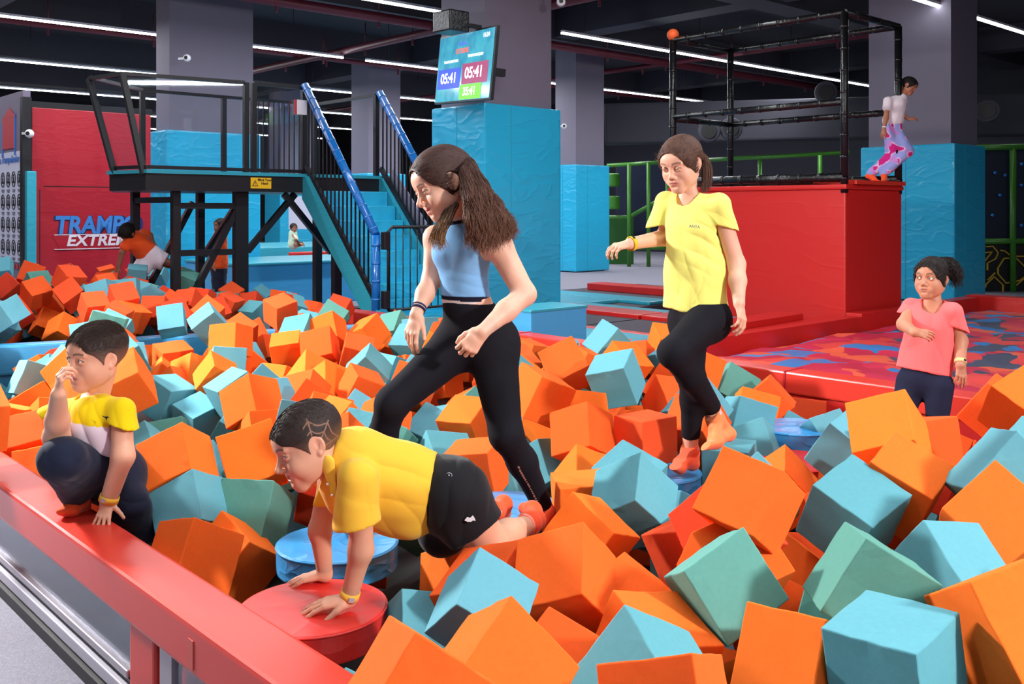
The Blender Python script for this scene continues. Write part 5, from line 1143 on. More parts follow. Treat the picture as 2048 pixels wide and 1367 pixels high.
# ---- a head: frame o (centre between the ears), fwd, up; s = chin-to-crown height / .22
def frame(fwd, up):
    y = unit(fwd); x = unit(np.cross(y, nv(up))); z = np.cross(x, y); return np.array([x, y, z])
def head_shape(Fd, o, A, s, neck=None, jaw=1.0, smile=0.0, lids=(1.0, 1.0), child=1.0, brow=1.0, squint=0, nose=1.0, mouth_open=0.0):
    o = nv(o)
    W = lambda p: o+(nv(p)*s)@A
    def E(p, r, k=.01, mode='u', ax=None): Fd.ell(W(p), A if ax is None else ax, nv(r)*s, k*s, mode)
    def Cn(p, q, a, b, k=.01, mode='u'): Fd.cone(W(p), W(q), a*s, b*s, k*s, mode)
    E((0, -.013, .036), (.0735, .088, .076))
    E((0, .020, .022), (.067, .066, .070), .03)
    E((0, .026, -.030), (.055*jaw, .056, .060), .035)
    for sx in (-1, 1):
        Cn((sx*.047*jaw, .000, -.045), (sx*.014, .060, -.086), .018, .017, .03)
        E((sx*.036, .050, -.028), (.024, .026, .026), .022)                 # cheek
        E((sx*.055, .012, .0), (.014, .03, .03), .02)
    E((0, .066, -.086), (.020, .016, .015), .022)                            # chin
    E((0, .066, .040), (.044, .020, .022), .03)                              # forehead
    for sx in (-1, 1):
        E((sx*.031, .092, .004), (.019, .015, .0125), .016, 's')            # socket
        Cn((sx*.014, .0855, .0215), (sx*.044, .077, .022), .006, .005, .012)  # brow ridge
    Cn((0, .084, .006), (0, .1000*nose, -.024), .0060, .0082, .012)
    E((0, .1010*nose, -.0265), (.0090, .0080, .0076), .006)
    for sx in (-1, 1):
        E((sx*.0115, .0925*nose, -.0325), (.0068, .0085, .0062), .006)
        E((sx*.0062, .097, -.0395), (.0032, .0042, .0030), .003, 's')        # nostril
    for sx in (-1, 1): E((sx*.040, .030, -.046), (.020, .034, .030), .03)
    # mouth
    mz = -.056
    E((0, .078, mz-.002), (.032, .0125, .020), .016)
    E((0, .0955, -.0445), (.0030, .004, .006), .006, 's')
    w = .0225+.006*smile; lift = .009*smile
    for sx in (-1, 1):
        Cn((sx*.005, .0885, mz+.0040), (sx*w*.95, .0775-.004*smile, mz+.0012+lift), .0038, .0018, .006)
        Cn((sx*.006, .0872, mz-.0056-.007*mouth_open), (sx*w*.85, .0785-.004*smile, mz-.0025-.002*mouth_open+lift*.7), .0050, .0022, .004)
        Cn((0, .0945, mz-.0004-.003*mouth_open), (sx*w*1.05, .0805-.004*smile, mz+.0008+lift), .0010+.0042*mouth_open, .0009, .0012, 's')
        if smile > .3:
            Cn((sx*.022, .084, -.034), (sx*.0385, .070, -.056), .0020, .0018, .010, 's')
            E((sx*.038, .062, -.034), (.018, .020, .018), .02)
    if mouth_open > .6: E((0, .094, mz-.004), (.018, .016, .0055), .003, 's')
    E((0, .0895, -.0725), (.012, .003, .004), .008, 's')
    # eyelids + opening
    for sx, op in ((-1, lids[0]), (1, lids[1])):
        E((sx*.0315, .0735, .0045), (.0158, .0158, .0150), .004)
        if op > .05: E((sx*.0315, .0915, .0035-.001*(1-op)), (.0135, .012, .0066*op), .001, 's')
        Cn((sx*.020, .0865, .0035-.004*(1-op)), (sx*.043, .0815, .0035-.004*(1-op)), .0008, .0008, .002, 's') if op <= .3 else None
        Cn((sx*.0185, .0855, .013+.000), (sx*.044, .080, .012), .0010, .0010, .003, 's')
    # ears
    for sx in (-1, 1):
        ex = unit(nv((sx*.85, .45, 0))@A); ez = unit(nv((0, -.2, 1))@A); ey = unit(np.cross(ez, ex)); ez = np.cross(ex, ey)
        Fd.ell(W((sx*.0735, -.006, -.005)), (ex, ey, ez), nv((.0062, .0145, .0235))*s, .006*s)
        Fd.ell(W((sx*.0800, -.002, .002)), (ex, ey, ez), nv((.0046, .0080, .0130))*s, .004*s, 's')
        Fd.ell(W((sx*.0745, .002, -.023)), (ex, ey, ez), nv((.0055, .0068, .008))*s, .006*s)
        Fd.cone(W((sx*.0765, -.008, .0)), W((sx*.0765, -.004, -.011)), .0022*s, .0028*s, .003*s)
    if neck is not None:
        nb, nr = neck
        Fd.cone(W((0, -.022, -.045)), nb, nr*1.0, nr*1.08, .02)
    return W
def head_cols(P, o, A, s, skin, lipc, browc, hairline=None, smile_c=0.0, blush=.12, browz=.0265, browt=.0038):
    L = (P-nv(o))@A.T/s
    c = np.tile(nv(skin), (len(P), 1))
    def mixc(m, col): 
        nonlocal c
        m = np.clip(m, 0, 1)[:, None]; c = c*(1-m)+nv(col)*m
    x, y, z = L.T; ax_ = np.abs(x)
    front = y > .04
    # cheeks and nose a touch redder
    for cx_, cy_, cz_, r in ((.036, .07, -.03, .022), (0, .103, -.028, .010), (.080, -.005, 0, .025)):
        mixc(np.exp(-((ax_-cx_)**2+(y-cy_)**2+(z-cz_)**2)/r**2)*blush*2, nv(skin)*nv((1.08, .72, .68)))
    # lips
    mz = -.0565
    lz = z-mz-.3*smile_c*ax_
    lip = np.exp(-((ax_/.0225)**6))*np.exp(-((lz/(.0082*(1-.75*(ax_/.027)**2).clip(.1)))**4))*(y > .074)
    mixc(lip*.8, lipc)
    # brows
    bz = browz-.0006*0+.004*np.sin(np.clip((ax_-.012)/.034, 0, 1)*2.6)-.002
    bm_ = np.exp(-((z-bz)/browt)**2)*((ax_ > .0125) & (ax_ < .049) & (y > .05))
    mixc(bm_*.85, browc)
    # lash lines
    d = np.sqrt(((ax_-.0315)/.0138)**2+((z-.0035)/.0072)**2)
    mixc(np.exp(-((d-1.0)/.16)**2)*(y > .075)*(z > .0025)*.85, nv(browc)*.5)
    # nostril dark
    mixc(np.exp(-(((ax_-.0062)/.003)**2+((z+.0405)/.003)**2))*(y > .085)*.7, nv(skin)*.25)
    mixc(np.exp(-(ax_/(.023+.004*smile_c))**6)*np.exp(-((lz+.0002)/.0012)**2)*(y > .07)*.7, nv(lipc)*.35)
    if hairline is not None: mixc(*hairline(x, y, z))
    return c
def eyeballs(parent, o, A, s, gaze, iris=(.09, .035, .015), white=(.78, .74, .72), lids=(1, 1)):
    W = lambda p: nv(o)+(nv(p)*s)@A
    g = unit(gaze)
    for sx, op in ((-1, lids[0]), (1, lids[1])):
        if op < .25: continue
        c = W((sx*.0315, .0738, .0042)); r = .0136*s
        n, m = 28, 20
        th = np.linspace(0, np.pi, m); ph = np.linspace(0, 2*np.pi, n, endpoint=False)
        x = unit(np.cross(g, (0, 0, 1.))); y = np.cross(g, x)
        T, Pp = np.meshgrid(th, ph, indexing='ij')
        P = c+r*(np.cos(T)[..., None]*g+np.sin(T)[..., None]*(np.cos(Pp)[..., None]*x+np.sin(Pp)[..., None]*y)).reshape(m, n, 3)
        P = P.reshape(-1, 3); ang = np.repeat(th, n)
        Q = [(i*n+j, i*n+(j+1) % n, (i+1)*n+(j+1) % n, (i+1)*n+j) for i in range(m-1) for j in range(n)]
        cl_ = np.where((ang < .26)[:, None], nv((.005, .004, .004)), np.where((ang < .62)[:, None], nv(iris), nv(white)))
        np_mesh('eye', P, np.array(Q), cl_, ['eye'], parent)
# ---- hand: w = wrist, d = direction to the fingers, n = back-of-hand normal, t = +1/-1 thumb side ; L = hand length
def hand_shape(Fd, w, d, n, side, L, curl=(.3, .3, .3, .3), spread=.12, thumb=(.5, .3), wr=None, flatp=False, fan=0.0):
    w = nv(w); d = unit(d); n = unit(nv(n)-d*(nv(n)@d)); t = np.cross(n, d)*side
    s = L/.17
    P = lambda a, b, c: w+(d*a+t*b+n*c)*s
    kn = [(.082, .028, .002), (.086, .009, .004), (.082, -.010, .003), (.074, -.027, 0)]
    ln = [(.036, .023, .018), (.040, .026, .019), (.037, .024, .018), (.028, .019, .016)]
    rd = [(.0088, .0078, .0068), (.009, .008, .007), (.0086, .0076, .0066), (.0078, .0068, .006)]
    Fd.cone(P(0, .0, 0), P(.04, .004, 0), .021*s, .026*s, .012*s, 'u', n, .68)
    for q in kn: Fd.cone(P(.018, q[1]*.5, -.002), P(*q), .013*s, .0105*s, .012*s, 'u', n, .92)
    for i in range(4):
        p = nv(P(*kn[i])); a = (1.5-i)*spread+fan
        f = unit(d*math.cos(a)+t*math.sin(a)); ang = 0
        c = curl[i]
        for j in range(3):
            ang += c*(1.0, 1.15, .75)[j]
            dr = f*math.cos(ang)-n*math.sin(ang)
            q = p+dr*ln[i][j]*s
            Fd.cone(p, q, rd[i][j]*s, (rd[i][j+1] if j < 2 else rd[i][2]*.88)*s, .004*s)
            p = q
    b = nv(P(.022, .024, -.006)); ta, tc = thumb
    d1 = unit(d*math.cos(ta)+t*math.sin(ta)-n*.25); m1 = b+d1*.034*s
    d2 = unit(d*math.cos(ta-tc)+t*math.sin(ta-tc)-n*(.2+tc*.5)); m2 = m1+d2*.026*s
    d3 = unit(d*math.cos(ta-2*tc)+t*math.sin(ta-2*tc)-n*(.15+tc*.7)); m3 = m2+d3*.021*s
    Fd.cone(P(.012, .012, -.003), b, .014*s, .0145*s, .012*s)
    Fd.cone(b, m1, .0135*s, .0105*s, .008*s); Fd.cone(m1, m2, .0102*s, .0092*s, .004*s); Fd.cone(m2, m3, .0092*s, .0078*s, .003*s)
    return m3
def fld(h, pad, *pts):
    a = np.array([nv(p) for p in pts]); return Fld(a.min(0)-pad, a.max(0)+pad, h)
def fur(P, N, A, o, q, n, length, flow, lift, r0, rng, npts=5, jit=.15, colf=None):
    rd_ = P-(o+nv((0, -.012, .02))@A*q); rd_ /= np.linalg.norm(rd_, axis=1)[:, None]; w_ = ((N*rd_).sum(1) > .72).astype(float); w_ /= w_.sum()
    idx = rng.choice(len(P), n, p=w_); p0 = P[idx]; nn = N[idx]; L = (p0-o)@A.T/q
    fd = flow(L)@A; fd = fd+rng.normal(size=fd.shape)*jit; fd -= nn*(fd*nn).sum(1)[:, None]; fd /= np.linalg.norm(fd, axis=1)[:, None]+1e-9
    ln = length(L) if callable(length) else np.full(n, length); lf = lift(L) if callable(lift) else np.full(n, lift)
    ln = ln*rng.uniform(.6, 1.15, n); t = np.linspace(0, 1, npts)
    pts = p0[:, None]-nn[:, None]*.001+fd[:, None]*(ln[:, None]*t)[..., None]+nn[:, None]*((ln*lf)[:, None]*(t-.55*t*t) + 0*t)[..., None]-nn[:, None]*((ln**2)[:, None]*t*t*(1-np.minimum(lf, 1))[:, None]*5.0)[..., None]
    tg = np.gradient(pts, axis=1); x = np.cross(tg, nn[:, None]); x /= np.linalg.norm(x, axis=2)[..., None]+1e-9; y = np.cross(tg, x); y /= np.linalg.norm(y, axis=2)[..., None]+1e-9
    r = r0*(1-.75*t)[None, :, None]
    V3 = np.stack([pts+(x*math.cos(c*2.094)+y*math.sin(c*2.094))*r for c in range(3)], 1)   # n,3,npts,3
    base = (np.arange(n)*3*npts)[:, None, None]; k = np.arange(npts-1)[None, None, :]; c = np.arange(3)[None, :, None]
    Q = np.stack([base+c*npts+k, base+((c+1) % 3)*npts+k, base+((c+1) % 3)*npts+k+1, base+c*npts+k+1], -1).reshape(-1, 4)
    return V3.reshape(-1, 3), Q, np.repeat(idx, 3*npts), np.repeat(rng.uniform(.55, 1.7, n), 3*npts)
def strands(guides, n, jit, r0, rng, npts=14, clump=0.0, wave=0.0, wl=.05, taper=.35):
    """hair strands interpolated between neighbouring guides (each a list of 3-D points, or (pts,width))"""
    V_, F_ = [], []; base = 0
    G = []
    for g in guides:
        g = np.array(g, float); t = np.r_[0, np.cumsum(np.linalg.norm(np.diff(g, axis=0), axis=1))]; t /= t[-1]
        u = np.linspace(0, 1, npts); G.append(np.stack([np.interp(u, t, g[:, k]) for k in range(3)], 1))
    G = np.array(G)
    for i in range(4): G[:, 1:-1] = G[:, 1:-1]*.5+(G[:, :-2]+G[:, 2:])*.25
    K = len(G); u = np.linspace(0, 1, npts)
    for k in range(n):
        a = rng.uniform(0, K-1); i = int(a); f = a-i
        p = G[i]*(1-f)+G[min(i+1, K-1)]*f
        j = rng.normal(size=3); j /= np.linalg.norm(j); j *= rng.uniform(.2, 1)**.5
        sp = jit[0]*(1-u)+jit[1]*u
        p = p+j*sp[:, None]
        ph = rng.uniform(0, 6.28); cid = int(a*5); 
        if wave:
            ph2 = (cid*1.7) % 6.28
            L = np.linalg.norm(G[i][-1]-G[i][0])
            w1 = rng.normal(size=3)*.3+np.array([math.sin(cid), math.cos(cid*2.1), math.sin(cid*3.3)]); w1 /= np.linalg.norm(w1)
            p = p+w1*(np.sin(u*L/wl*6.28+ph2+ph*.12)*wave*(.15+u))[:, None]
        L0 = rng.uniform(.74, 1.0); p = p[:max(5, int(npts*L0))]; m = len(p)
        r = r0*(1-(1-taper)*np.linspace(0, 1, m)**2)
        tg = np.gradient(p, axis=0); tg /= np.linalg.norm(tg, axis=1)[:, None]+1e-9
        x = np.cross(tg, [.3, .5, .8]); x /= np.linalg.norm(x, axis=1)[:, None]+1e-9; y = np.cross(tg, x)
        for c in range(3):
            V_.append(p+(x*math.cos(c*2.094)+y*math.sin(c*2.094))*r[:, None])
        for c in range(3):
            c2 = (c+1) % 3
            q = np.arange(m-1)
            F_.append(np.stack([base+c*m+q, base+c2*m+q, base+c2*m+q+1, base+c*m+q+1], 1))
        base += 3*m
    return np.concatenate(V_), np.concatenate(F_)

# ------------------------------------------------------------------ people
def A3(px, py, d): return nv(at(px, py, d))
class Person:
    def __init__(s, base, label, skin, lip, brow, hairc):
        s.root = empty('person', Vector(base), label, 'person'); s.skin, s.lip, s.brow, s.hairc = skin, lip, brow, hairc
        s.P, s.Q, s.C, s.n = [], [], [], 0
    def add(s, P, Q, C):
        s.P.append(P); s.Q.append(Q+s.n); s.C.append(C if len(C) == len(P) else np.tile(nv(C), (len(P), 1))); s.n += len(P)
    def field(s, F_, C=None, it=1):
        P, Q = F_.mesh()
        if it: P = relax(P, Q, it, .4)
        s.add(P, Q, nv(C if C is not None else s.skin)); return P, Q
    def finish(s):
        P = np.concatenate(s.P); Q = np.concatenate(s.Q); C = np.concatenate(s.C)
        f = 1+.05*gnoise(P*18)[:, None]
        s.body = np_mesh('body', P, Q, C*f, ['skin'], s.root); return s.body
    def head(s, o, fwd, up, sc_, neck, gaze=None, res=.0019, hairline=None, smile=0, **kw):
        A = frame(fwd, up); s.A, s.o, s.s = A, nv(o), sc_
        F1 = Fld(nv(o)-.16*sc_, nv(o)+.16*sc_, res)
        head_shape(F1, o, A, sc_, neck, smile=smile, **kw)
        F1.plane(nv(neck[0])+unit(nv(neck[0])-nv(o))*.03, unit(nv(neck[0])-nv(o)))
        P, Q = F1.mesh()
        s.add(P, Q, head_cols(P, o, A, sc_, s.skin, s.lip, s.brow, hairline=hairline, smile_c=smile))
        if kw.get('mouth_open', 0) > .2:
            F7 = Fld(nv(o)-.12*sc_, nv(o)+.12*sc_, .0022*sc_); W_ = lambda q: nv(o)+(nv(q)*sc_)@A
            for sx in (-1, 1): F7.cone(W_((0, .0835, -.0555)), W_((sx*.015, .0765, -.0545+.006*smile)), .0034*sc_, .0024*sc_, .001)
            tP, tQ = F7.mesh(); np_mesh('teeth', tP, tQ, nv(rgb(236, 228, 220)), ['eye'], s.root)
        eyeballs(s.root, o, A, sc_, gaze if gaze is not None else fwd, lids=kw.get('lids', (1, 1)))
        s.W = lambda p: nv(o)+(nv(p)*sc_)@A
    def hand(s, *a, **k):
        w = nv(a[0]); F1 = Fld(w-.17, w+.17, .0022)
        fore = k.pop('fore', None); fr = k.pop('fr', .025); wr = k.pop('wrr', .021)
        hand_shape(F1, *a, **k)
        if fore is not None:
            dd = unit(nv(fore)-w); F1.cone(w-dd*.004, w+dd*.06, wr, wr+(fr-wr)*.45, .012); F1.plane(w+dd*.045, dd)
        P, Q = F1.mesh(); L = a[4]
        s.add(P, Q, s.skin); return P
    def cap(s, name, tk=.0065, col=None, cut=((0, .118, -.031), (.074, .105, .099)), cheek=((0, .100, -.060), (.13, .088, .082)), groove=.0012, back=None, colf=None, res=.0022, mat_='hair', furs=None):
        o, A, q = s.o, s.A, s.s
        F1 = Fld(o-.15*q, o+.15*q, res)
        W = s.W
        t = tk; E = lambda c_, r_, k_=.0: F1.ell(W(c_), A, (nv(r_)+t)*q, k_*q)
        E((0, -.013, .036), (.0735, .088, .076)); E((0, .020, .022), (.067, .066, .070), .03); E((0, .026, -.030), (.055, .056, .060), .035); E((0, .066, .040), (.044, .020, .022), .03)
        E((.055, .012, 0), (.014, .03, .03), .02); E((-.055, .012, 0), (.014, .03, .03), .02)
        F1.plane(W((0, 0, -.062)), W((0, -.5, -1))-W((0, 0, 0)))
        if back: F1.ell(W(back[0]), A, nv(back[1])*q, .03*q)
        F1.ell(W(cut[0]), A, nv(cut[1])*q, .003*q, 's')
        F1.ell(W(cheek[0]), A, nv(cheek[1])*q, .004*q, 's')
        for sx in (-1, 1): F1.ell(W((sx*.084, .004, -.008)), A, nv((.020, .023, .036))*q, .003*q, 's')
        P, Q = F1.mesh(); P = relax(P, Q, 1)
        N = vnormals(P, Q); L = (P-o)@A.T/q
        P = P+N*(gnoise(L*nv((160, 40, 160)))*groove*q)[:, None]
        c = np.tile(nv(col if col is not None else s.hairc), (len(P), 1))*(1+.5*gnoise(L*nv((220, 30, 220))))[:, None].clip(.5, 1.6)
        if colf is not None: c = colf(L, c)
        if furs:
            h = np_mesh(name, P, Q, c*.8, [mat_], s.root); rg = np.random.RandomState(5)
            n_, ln_, fl_, lf_, r_ = furs
            fV, fQ, ii, sh = fur(P, N, A, o, q, n_, ln_, fl_, lf_, r_, rg)
            np_mesh('hair_strands', fV, fQ, c[ii]*sh[:, None], [mat_], h); return h
        return np_mesh(name, P, Q, c, [mat_], s.root)
    def surf(s, d, off=1.0, r=(.0815, .103, .0835)):
        d = unit(d); r = nv(r)*off; t = 1/np.sqrt(((d/r)**2).sum()); return s.W(nv((0, -.017, .034))+d*t)
    def arc(s, a, b, off=(1.0, 1.02), n=9):
        a = unit(a); b = unit(b); w = math.acos(max(-1, min(1, float(a@b)))); out = []
        for i in range(n):
            t = i/(n-1); d = (math.sin((1-t)*w)*a+math.sin(t*w)*b)/math.sin(w); out.append(s.surf(d, off[0]+(off[1]-off[0])*t))
        return out
    def hair_mesh(s, name, guides, n, jit, r0, seed, col=None, parent=None, tip=None, **k):
        rng = np.random.RandomState(seed); c = nv(col if col is not None else s.hairc)
        P, Q = strands(guides, n, jit, r0, rng, **k)
        h = np.repeat(np.random.RandomState(seed+1).uniform(.6, 1.7, size=len(P)//30+1), 30)[:len(P)]
        cc = np.tile(c, (len(P), 1))
        if tip is not None:
            z0_, z1_ = P[:, 2].max(), P[:, 2].min(); t = ((z0_-P[:, 2])/(z0_-z1_))[:, None]**1.3; cc = cc*(1-t)+nv(tip)*t
        return np_mesh(name, P, Q, cc*h[:, None], ['hair'], parent or s.root)
def garment(s, name, F_, col, folds=None, m='cloth', colf=None, it=2, parent=None, fscale=(14, 14, 14), famp=.004):
    P, Q = F_.mesh(); P = relax(P, Q, it)
    if len(P) == 0: print('EMPTY', name); return None
    N = vnormals(P, Q)
    f = gnoise(P*nv(fscale))*famp+gnoise(P*nv(fscale)*2.3+7)*famp*.4
    if folds is not None: f = f+folds(P)
    P = P+N*f[:, None]
    c = np.tile(nv(col), (len(P), 1)) if colf is None else colf(P, N)
    return np_mesh(name, P, Q, c, [m], parent or s.root)
def ridge(P, n1, freq, amp, n2=None, c=None, r=None):
    """fold lines across direction n1 near c"""
    t = P@unit(n1); w = gnoise(P*9)*.35
    f = (np.abs(np.sin((t*freq+w)*math.pi))**.7-.6)*amp
    if c is not None: f = f*np.exp(-(((P-nv(c))**2).sum(1))/r**2)
    return f
def wristband(s, w, fore, r, col, name='wristband', tagc=None, wid=.016, pos=.02, flat=None):
    w = nv(w); d = unit(nv(fore)-w); c = w+d*pos
    x = unit(np.cross(d, (0, 0, 1.)) if abs(d[2]) < .95 else np.cross(d, (1., 0, 0))); y = np.cross(d, x)
    n = 36; P = []; Q = []
    prof = [(-wid/2, r), (-wid/2, r+.003), (wid/2, r+.003), (wid/2, r)]
    for i in range(n):
        a = 2*PI*i/n
        for (u, rr) in prof: P.append(c+d*u+(x*math.cos(a)+y*math.sin(a))*rr)
    for i in range(n):
        for k in range(3): Q.append((i*4+k, i*4+k+1, ((i+1) % n)*4+k+1, ((i+1) % n)*4+k))
    o = np_mesh(name, np.array(P), np.array(Q), nv(col), ['cloth'], s.root)
    o['label'] = 'thin bracelet on the wrist' if wid < .012 else 'yellow visitor wristband'
    if tagc is not None:
        t = unit(nv(tagc[0])-d*(nv(tagc[0])@d)); b = B()
        b.box(Vector(c+t*(r+.0035)), (Vector(d), Vector(np.cross(t, d)), Vector(t)), (wid*.62, .016, .002), .0005)
        b.done('band_tag', tagc[1], s.root)
def sock(s, name, ankle, heel, ball, toe, r=.03, col=None, cuff=None, h=.0026, cuffc=None):
    lo = np.minimum.reduce([nv(ankle), nv(heel), nv(ball), nv(toe)])-.07; hi = np.maximum.reduce([nv(ankle), nv(heel), nv(ball), nv(toe)])+.07
    F1 = Fld(lo, hi, h); a, he, b, t = map(nv, (ankle, heel, ball, toe))
    up = unit(a-(he+b)/2)
    F1.cone(a+unit(a-he)*.03, a, r*.98, r*1.02, .01); F1.cone(a, he, r*1.02, r*.92, .03); F1.cone(a*.8+b*.2, b, r*.98, r*.86, .03, 'u', up, .8)
    F1.cone(he, b, r*.85, r*.9, .02, 'u', up, .8); F1.cone(b, t, r*.92, r*.72, .02, 'u', up, .62)
    F1.plane(a+unit(a-he)*.028, unit(a-he))
    cc = nv(col if col is not None else rgb(246, 92, 52))
    def cf(P, N):
        c = np.tile(cc, (len(P), 1)); d = (P-a)@unit(a-he); m = (d > .014)
        if cuffc is not None: c[(d > .013) & (d < .022) & (np.linalg.norm(P-a, axis=1) < r*1.35)] = nv(cuffc)
        c *= (1+.1*np.sin(d*900))[:, None]; return c
    return garment(s, name, F1, cc, m='sock', colf=cf, famp=.001, it=1)
def unitrows(a): return a/(np.linalg.norm(a, axis=1)[:, None]+1e-9)
def boyflow(L):
    top = np.clip((L[:, 2]-.05)/.04, 0, 1)[:, None]; return unitrows(top*nv((.15, 1, .1))+(1-top)*nv((0, .15, -1)))
NAVY = rgb(24, 28, 44); BLK = rgb(20, 20, 26)
ORS = rgb(250, 96, 54)
SK1 = rgb(226, 176, 152)

# ================================================ girl in the light blue top
def girl_blue():
    s = Person(A3(1010, 1040, 3.62), 'girl with long brown hair in a light blue sleeveless top and black leggings', SK1, rgb(176, 84, 84), rgb(52, 34, 30), rgb(62, 38, 32))
    f = unit((-.55, -.83, 0)); sd = unit((.83, -.55, 0))
    N = A3(917, 446, 3.63); Ch = A3(924, 505, 3.63); Wa = A3(931, 592, 3.63); Pv = A3(950, 655, 3.64)
    Rs = A3(872, 476, 3.72); Ls = A3(998, 494, 3.53)
    Le, Lw = A3(1050, 588, 3.50), A3(966, 662, 3.36)
    Re, Rw = A3(864, 556, 3.68), A3(833, 626, 3.58)
    Hh = A3(888, 366, 3.60)
    F1 = fld(.0042, .13, N, Pv, Re, Rw, Le, Lw, Rs, Ls)
    F1.cone(N+nv((0, 0, .03)), Ch, .045, .085, .06, 'u', f, .7)
    F1.cone(Rs, Ls, .045, .047, .05); F1.cone(Ch, Wa, .105, .083, .04, 'u', f, .70); F1.cone(Wa, Pv, .083, .115, .04, 'u', f, .75)
    F1.cone(Ls, Le, .049, .039, .025); F1.cone(Le, Le*.55+Lw*.45, .038, .037, .02); F1.cone(Le*.55+Lw*.45, Lw, .036, .0235, .02)
    F1.cone(Rs, Re, .045, .035, .025); F1.cone(Re, Re*.55+Rw*.45, .035, .034, .02); F1.cone(Re*.55+Rw*.45, Rw, .033, .0225, .02)
    s.field(F1)
    s.hand(Lw, (-.66, -.12, -.74), (.05, -.97, .12), -1, .158, curl=(.75, .8, .8, .85), spread=.06, thumb=(.55, .35), fore=Le, fr=.036, wrr=.0235)
    s.hand(Rw, (-.22, -.25, -.95), (-.55, -.80, .1), 1, .155, curl=(.25, .3, .38, .42), spread=.05, thumb=(.45, .1), fore=Re, fr=.033, wrr=.0225)
    s.head(Hh, (-.80, -.43, -.42), (-.32, .0, .95), 1.16, (A3(917, 440, 3.64), .040), gaze=(-.7, -.3, -.75), smile=1.0, lids=(.28, .28), mouth_open=.45, jaw=.94, nose=1.06)
    s.finish()
    # top
    F2 = Fld(np.minimum.reduce([N, Wa, Rs])-.14, np.maximum.reduce([N, Ls])+.13, .0038)
    F2.cone(N+nv((0, 0, .012)), Ch, .048, .088, .06, 'u', f, .72)
    F2.cone(Rs*.78+Ls*.22, Ls*.80+Rs*.20, .040, .042, .05); F2.cone(Ch, Wa, .112, .089, .04, 'u', f, .72); F2.cone(Wa, Wa+(Pv-Wa)*.6, .089, .098, .03, 'u', f, .75)
    for k, (t_, b_) in enumerate(((.045, .03), (-.045, .03))):
        F2.ell(Ch+f*.045+sd*t_-nv((0, 0, .005)), (sd, f, (0, 0, 1)), (.045, .03, .04), .04)
    F2.cone(Ls, Le, .056, .05, .012, 's'); F2.cone(Rs, Re, .052, .045, .012, 's')
    hem = A3(931, 606, 3.63)
    F2.plane(hem, (.02, .0, -1)); F2.plane(N+nv((-.01, 0, .040)), (-.25, -.2, 1))
    ht = hem[2]; ct = (N+nv((0, 0, .040)))
    def cf(P, Nn):
        c = np.tile(nv(rgb(128, 182, 232)), (len(P), 1)); z = P[:, 2]-(ht)+(P[:, 0]-hem[0])*.02
        c[z < .030] = nv(rgb(26, 26, 44)); c[z < .013] = nv(rgb(226, 214, 214))
        u = (P-(N+nv((-.01, 0, .040))))@unit((-.25, -.2, 1)); r = np.linalg.norm((P-N)[:, :2], axis=1)
        k = r < .085
        c[k & (u > -.034)] = nv(rgb(26, 26, 44)); c[k & (u > -.022)] = nv(rgb(220, 208, 212)); c[k & (u > -.009)] = nv(rgb(26, 26, 44))
        return c
    garment(s, 'cropped_top', F2, None, m='legging', colf=cf, famp=.0025, folds=lambda P: ridge(P, (.25, 0, 1), 26, .0022, c=Wa+nv((.05, -.05, .04)), r=.09))
    # leggings
    La = A3(1086, 1012, 3.66); Lk = A3(1012, 868, 3.52); Lh = A3(985, 695, 3.62)
    Ra = A3(722, 985, 3.62); Rk = A3(784, 806, 3.45); Rh = A3(915, 690, 3.66)
    F3 = fld(.0048, .14, La, Ra, Rk, Lk, Pv, Wa, Lh, Rh)
    F3.cone(A3(934, 612, 3.63), Pv, .097, .118, .04, 'u', f, .80); F3.cone(Rh, Lh, .085, .092, .05)
    F3.ell(Pv-f*.05+nv((.01, 0, -.03)), (sd, f, (0, 0, 1)), (.125, .075, .09), .05)
    for h_, k_, a_, r0, r1, r2, r3 in ((Lh, Lk, La, .092, .058, .052, .036), (Rh, Rk, Ra, .088, .057, .052, .036)):
        F3.cone(h_, k_, r0, r1, .04); F3.cone(k_, k_*.62+a_*.38-f*.012, r1*.96, r2, .03); F3.cone(k_*.62+a_*.38-f*.012, a_, r2, r3, .03, cut=[(a_, a_-k_)])
    F3.plane(A3(933, 603, 3.63), (.02, 0, 1))
    sa, sb = A3(1049, 920, 3.44), A3(1080, 1024, 3.56)
    def cf3(P, Nn):
        c = np.tile(nv(rgb(25, 25, 32)), (len(P), 1))
        # pale reflective piping down the shin, on the side facing out
        px = CX+F*P[:, 0]/P[:, 1]; 
        ab = La-Lk; t = ((P-Lk)@ab)/(ab@ab)
        sid = unit(np.cross(ab, (0, 1, 0))); off = (P-Lk-np.outer(t, ab))
        ang = np.arctan2(off@unit(f*-1*0+nv((0, -1, 0))), off@sid)
        m = (t > .32) & (t < 1.02) & (np.abs(ang-1.75) < .045) & (np.linalg.norm(P-Lk, axis=1) < .6)
        c[m] = nv(rgb(196, 160, 150)); return c
    garment(s, 'leggings', F3, None, m='legging', colf=cf3, famp=.0015, folds=lambda P: ridge(P, Lk-La, 34, .0022, c=Lk+(La-Lk)*.12, r=.09)+ridge(P, (.5, 0, 1), 30, .002, c=Lh+nv((0, 0, .02)), r=.09)+ridge(P, Rk-Ra, 34, .0016, c=Rk-f*.03, r=.07))
    # socks
    sock(s, 'sock', A3(1090, 1024, 3.66), A3(1096, 1048, 3.68), A3(1062, 1056, 3.55), A3(1040, 1062, 3.48), .031)
    sock(s, 'sock', A3(718, 1000, 3.62), A3(716, 1030, 3.62), A3(682, 1040, 3.52), A3(660, 1046, 3.46), .032)
    wristband(s, Rw, Re, .0245, rgb(36, 36, 72), 'bracelet', None, .009, .018); wristband(s, Rw, Re, .0250, rgb(50, 50, 96), 'bracelet', None, .006, .030)
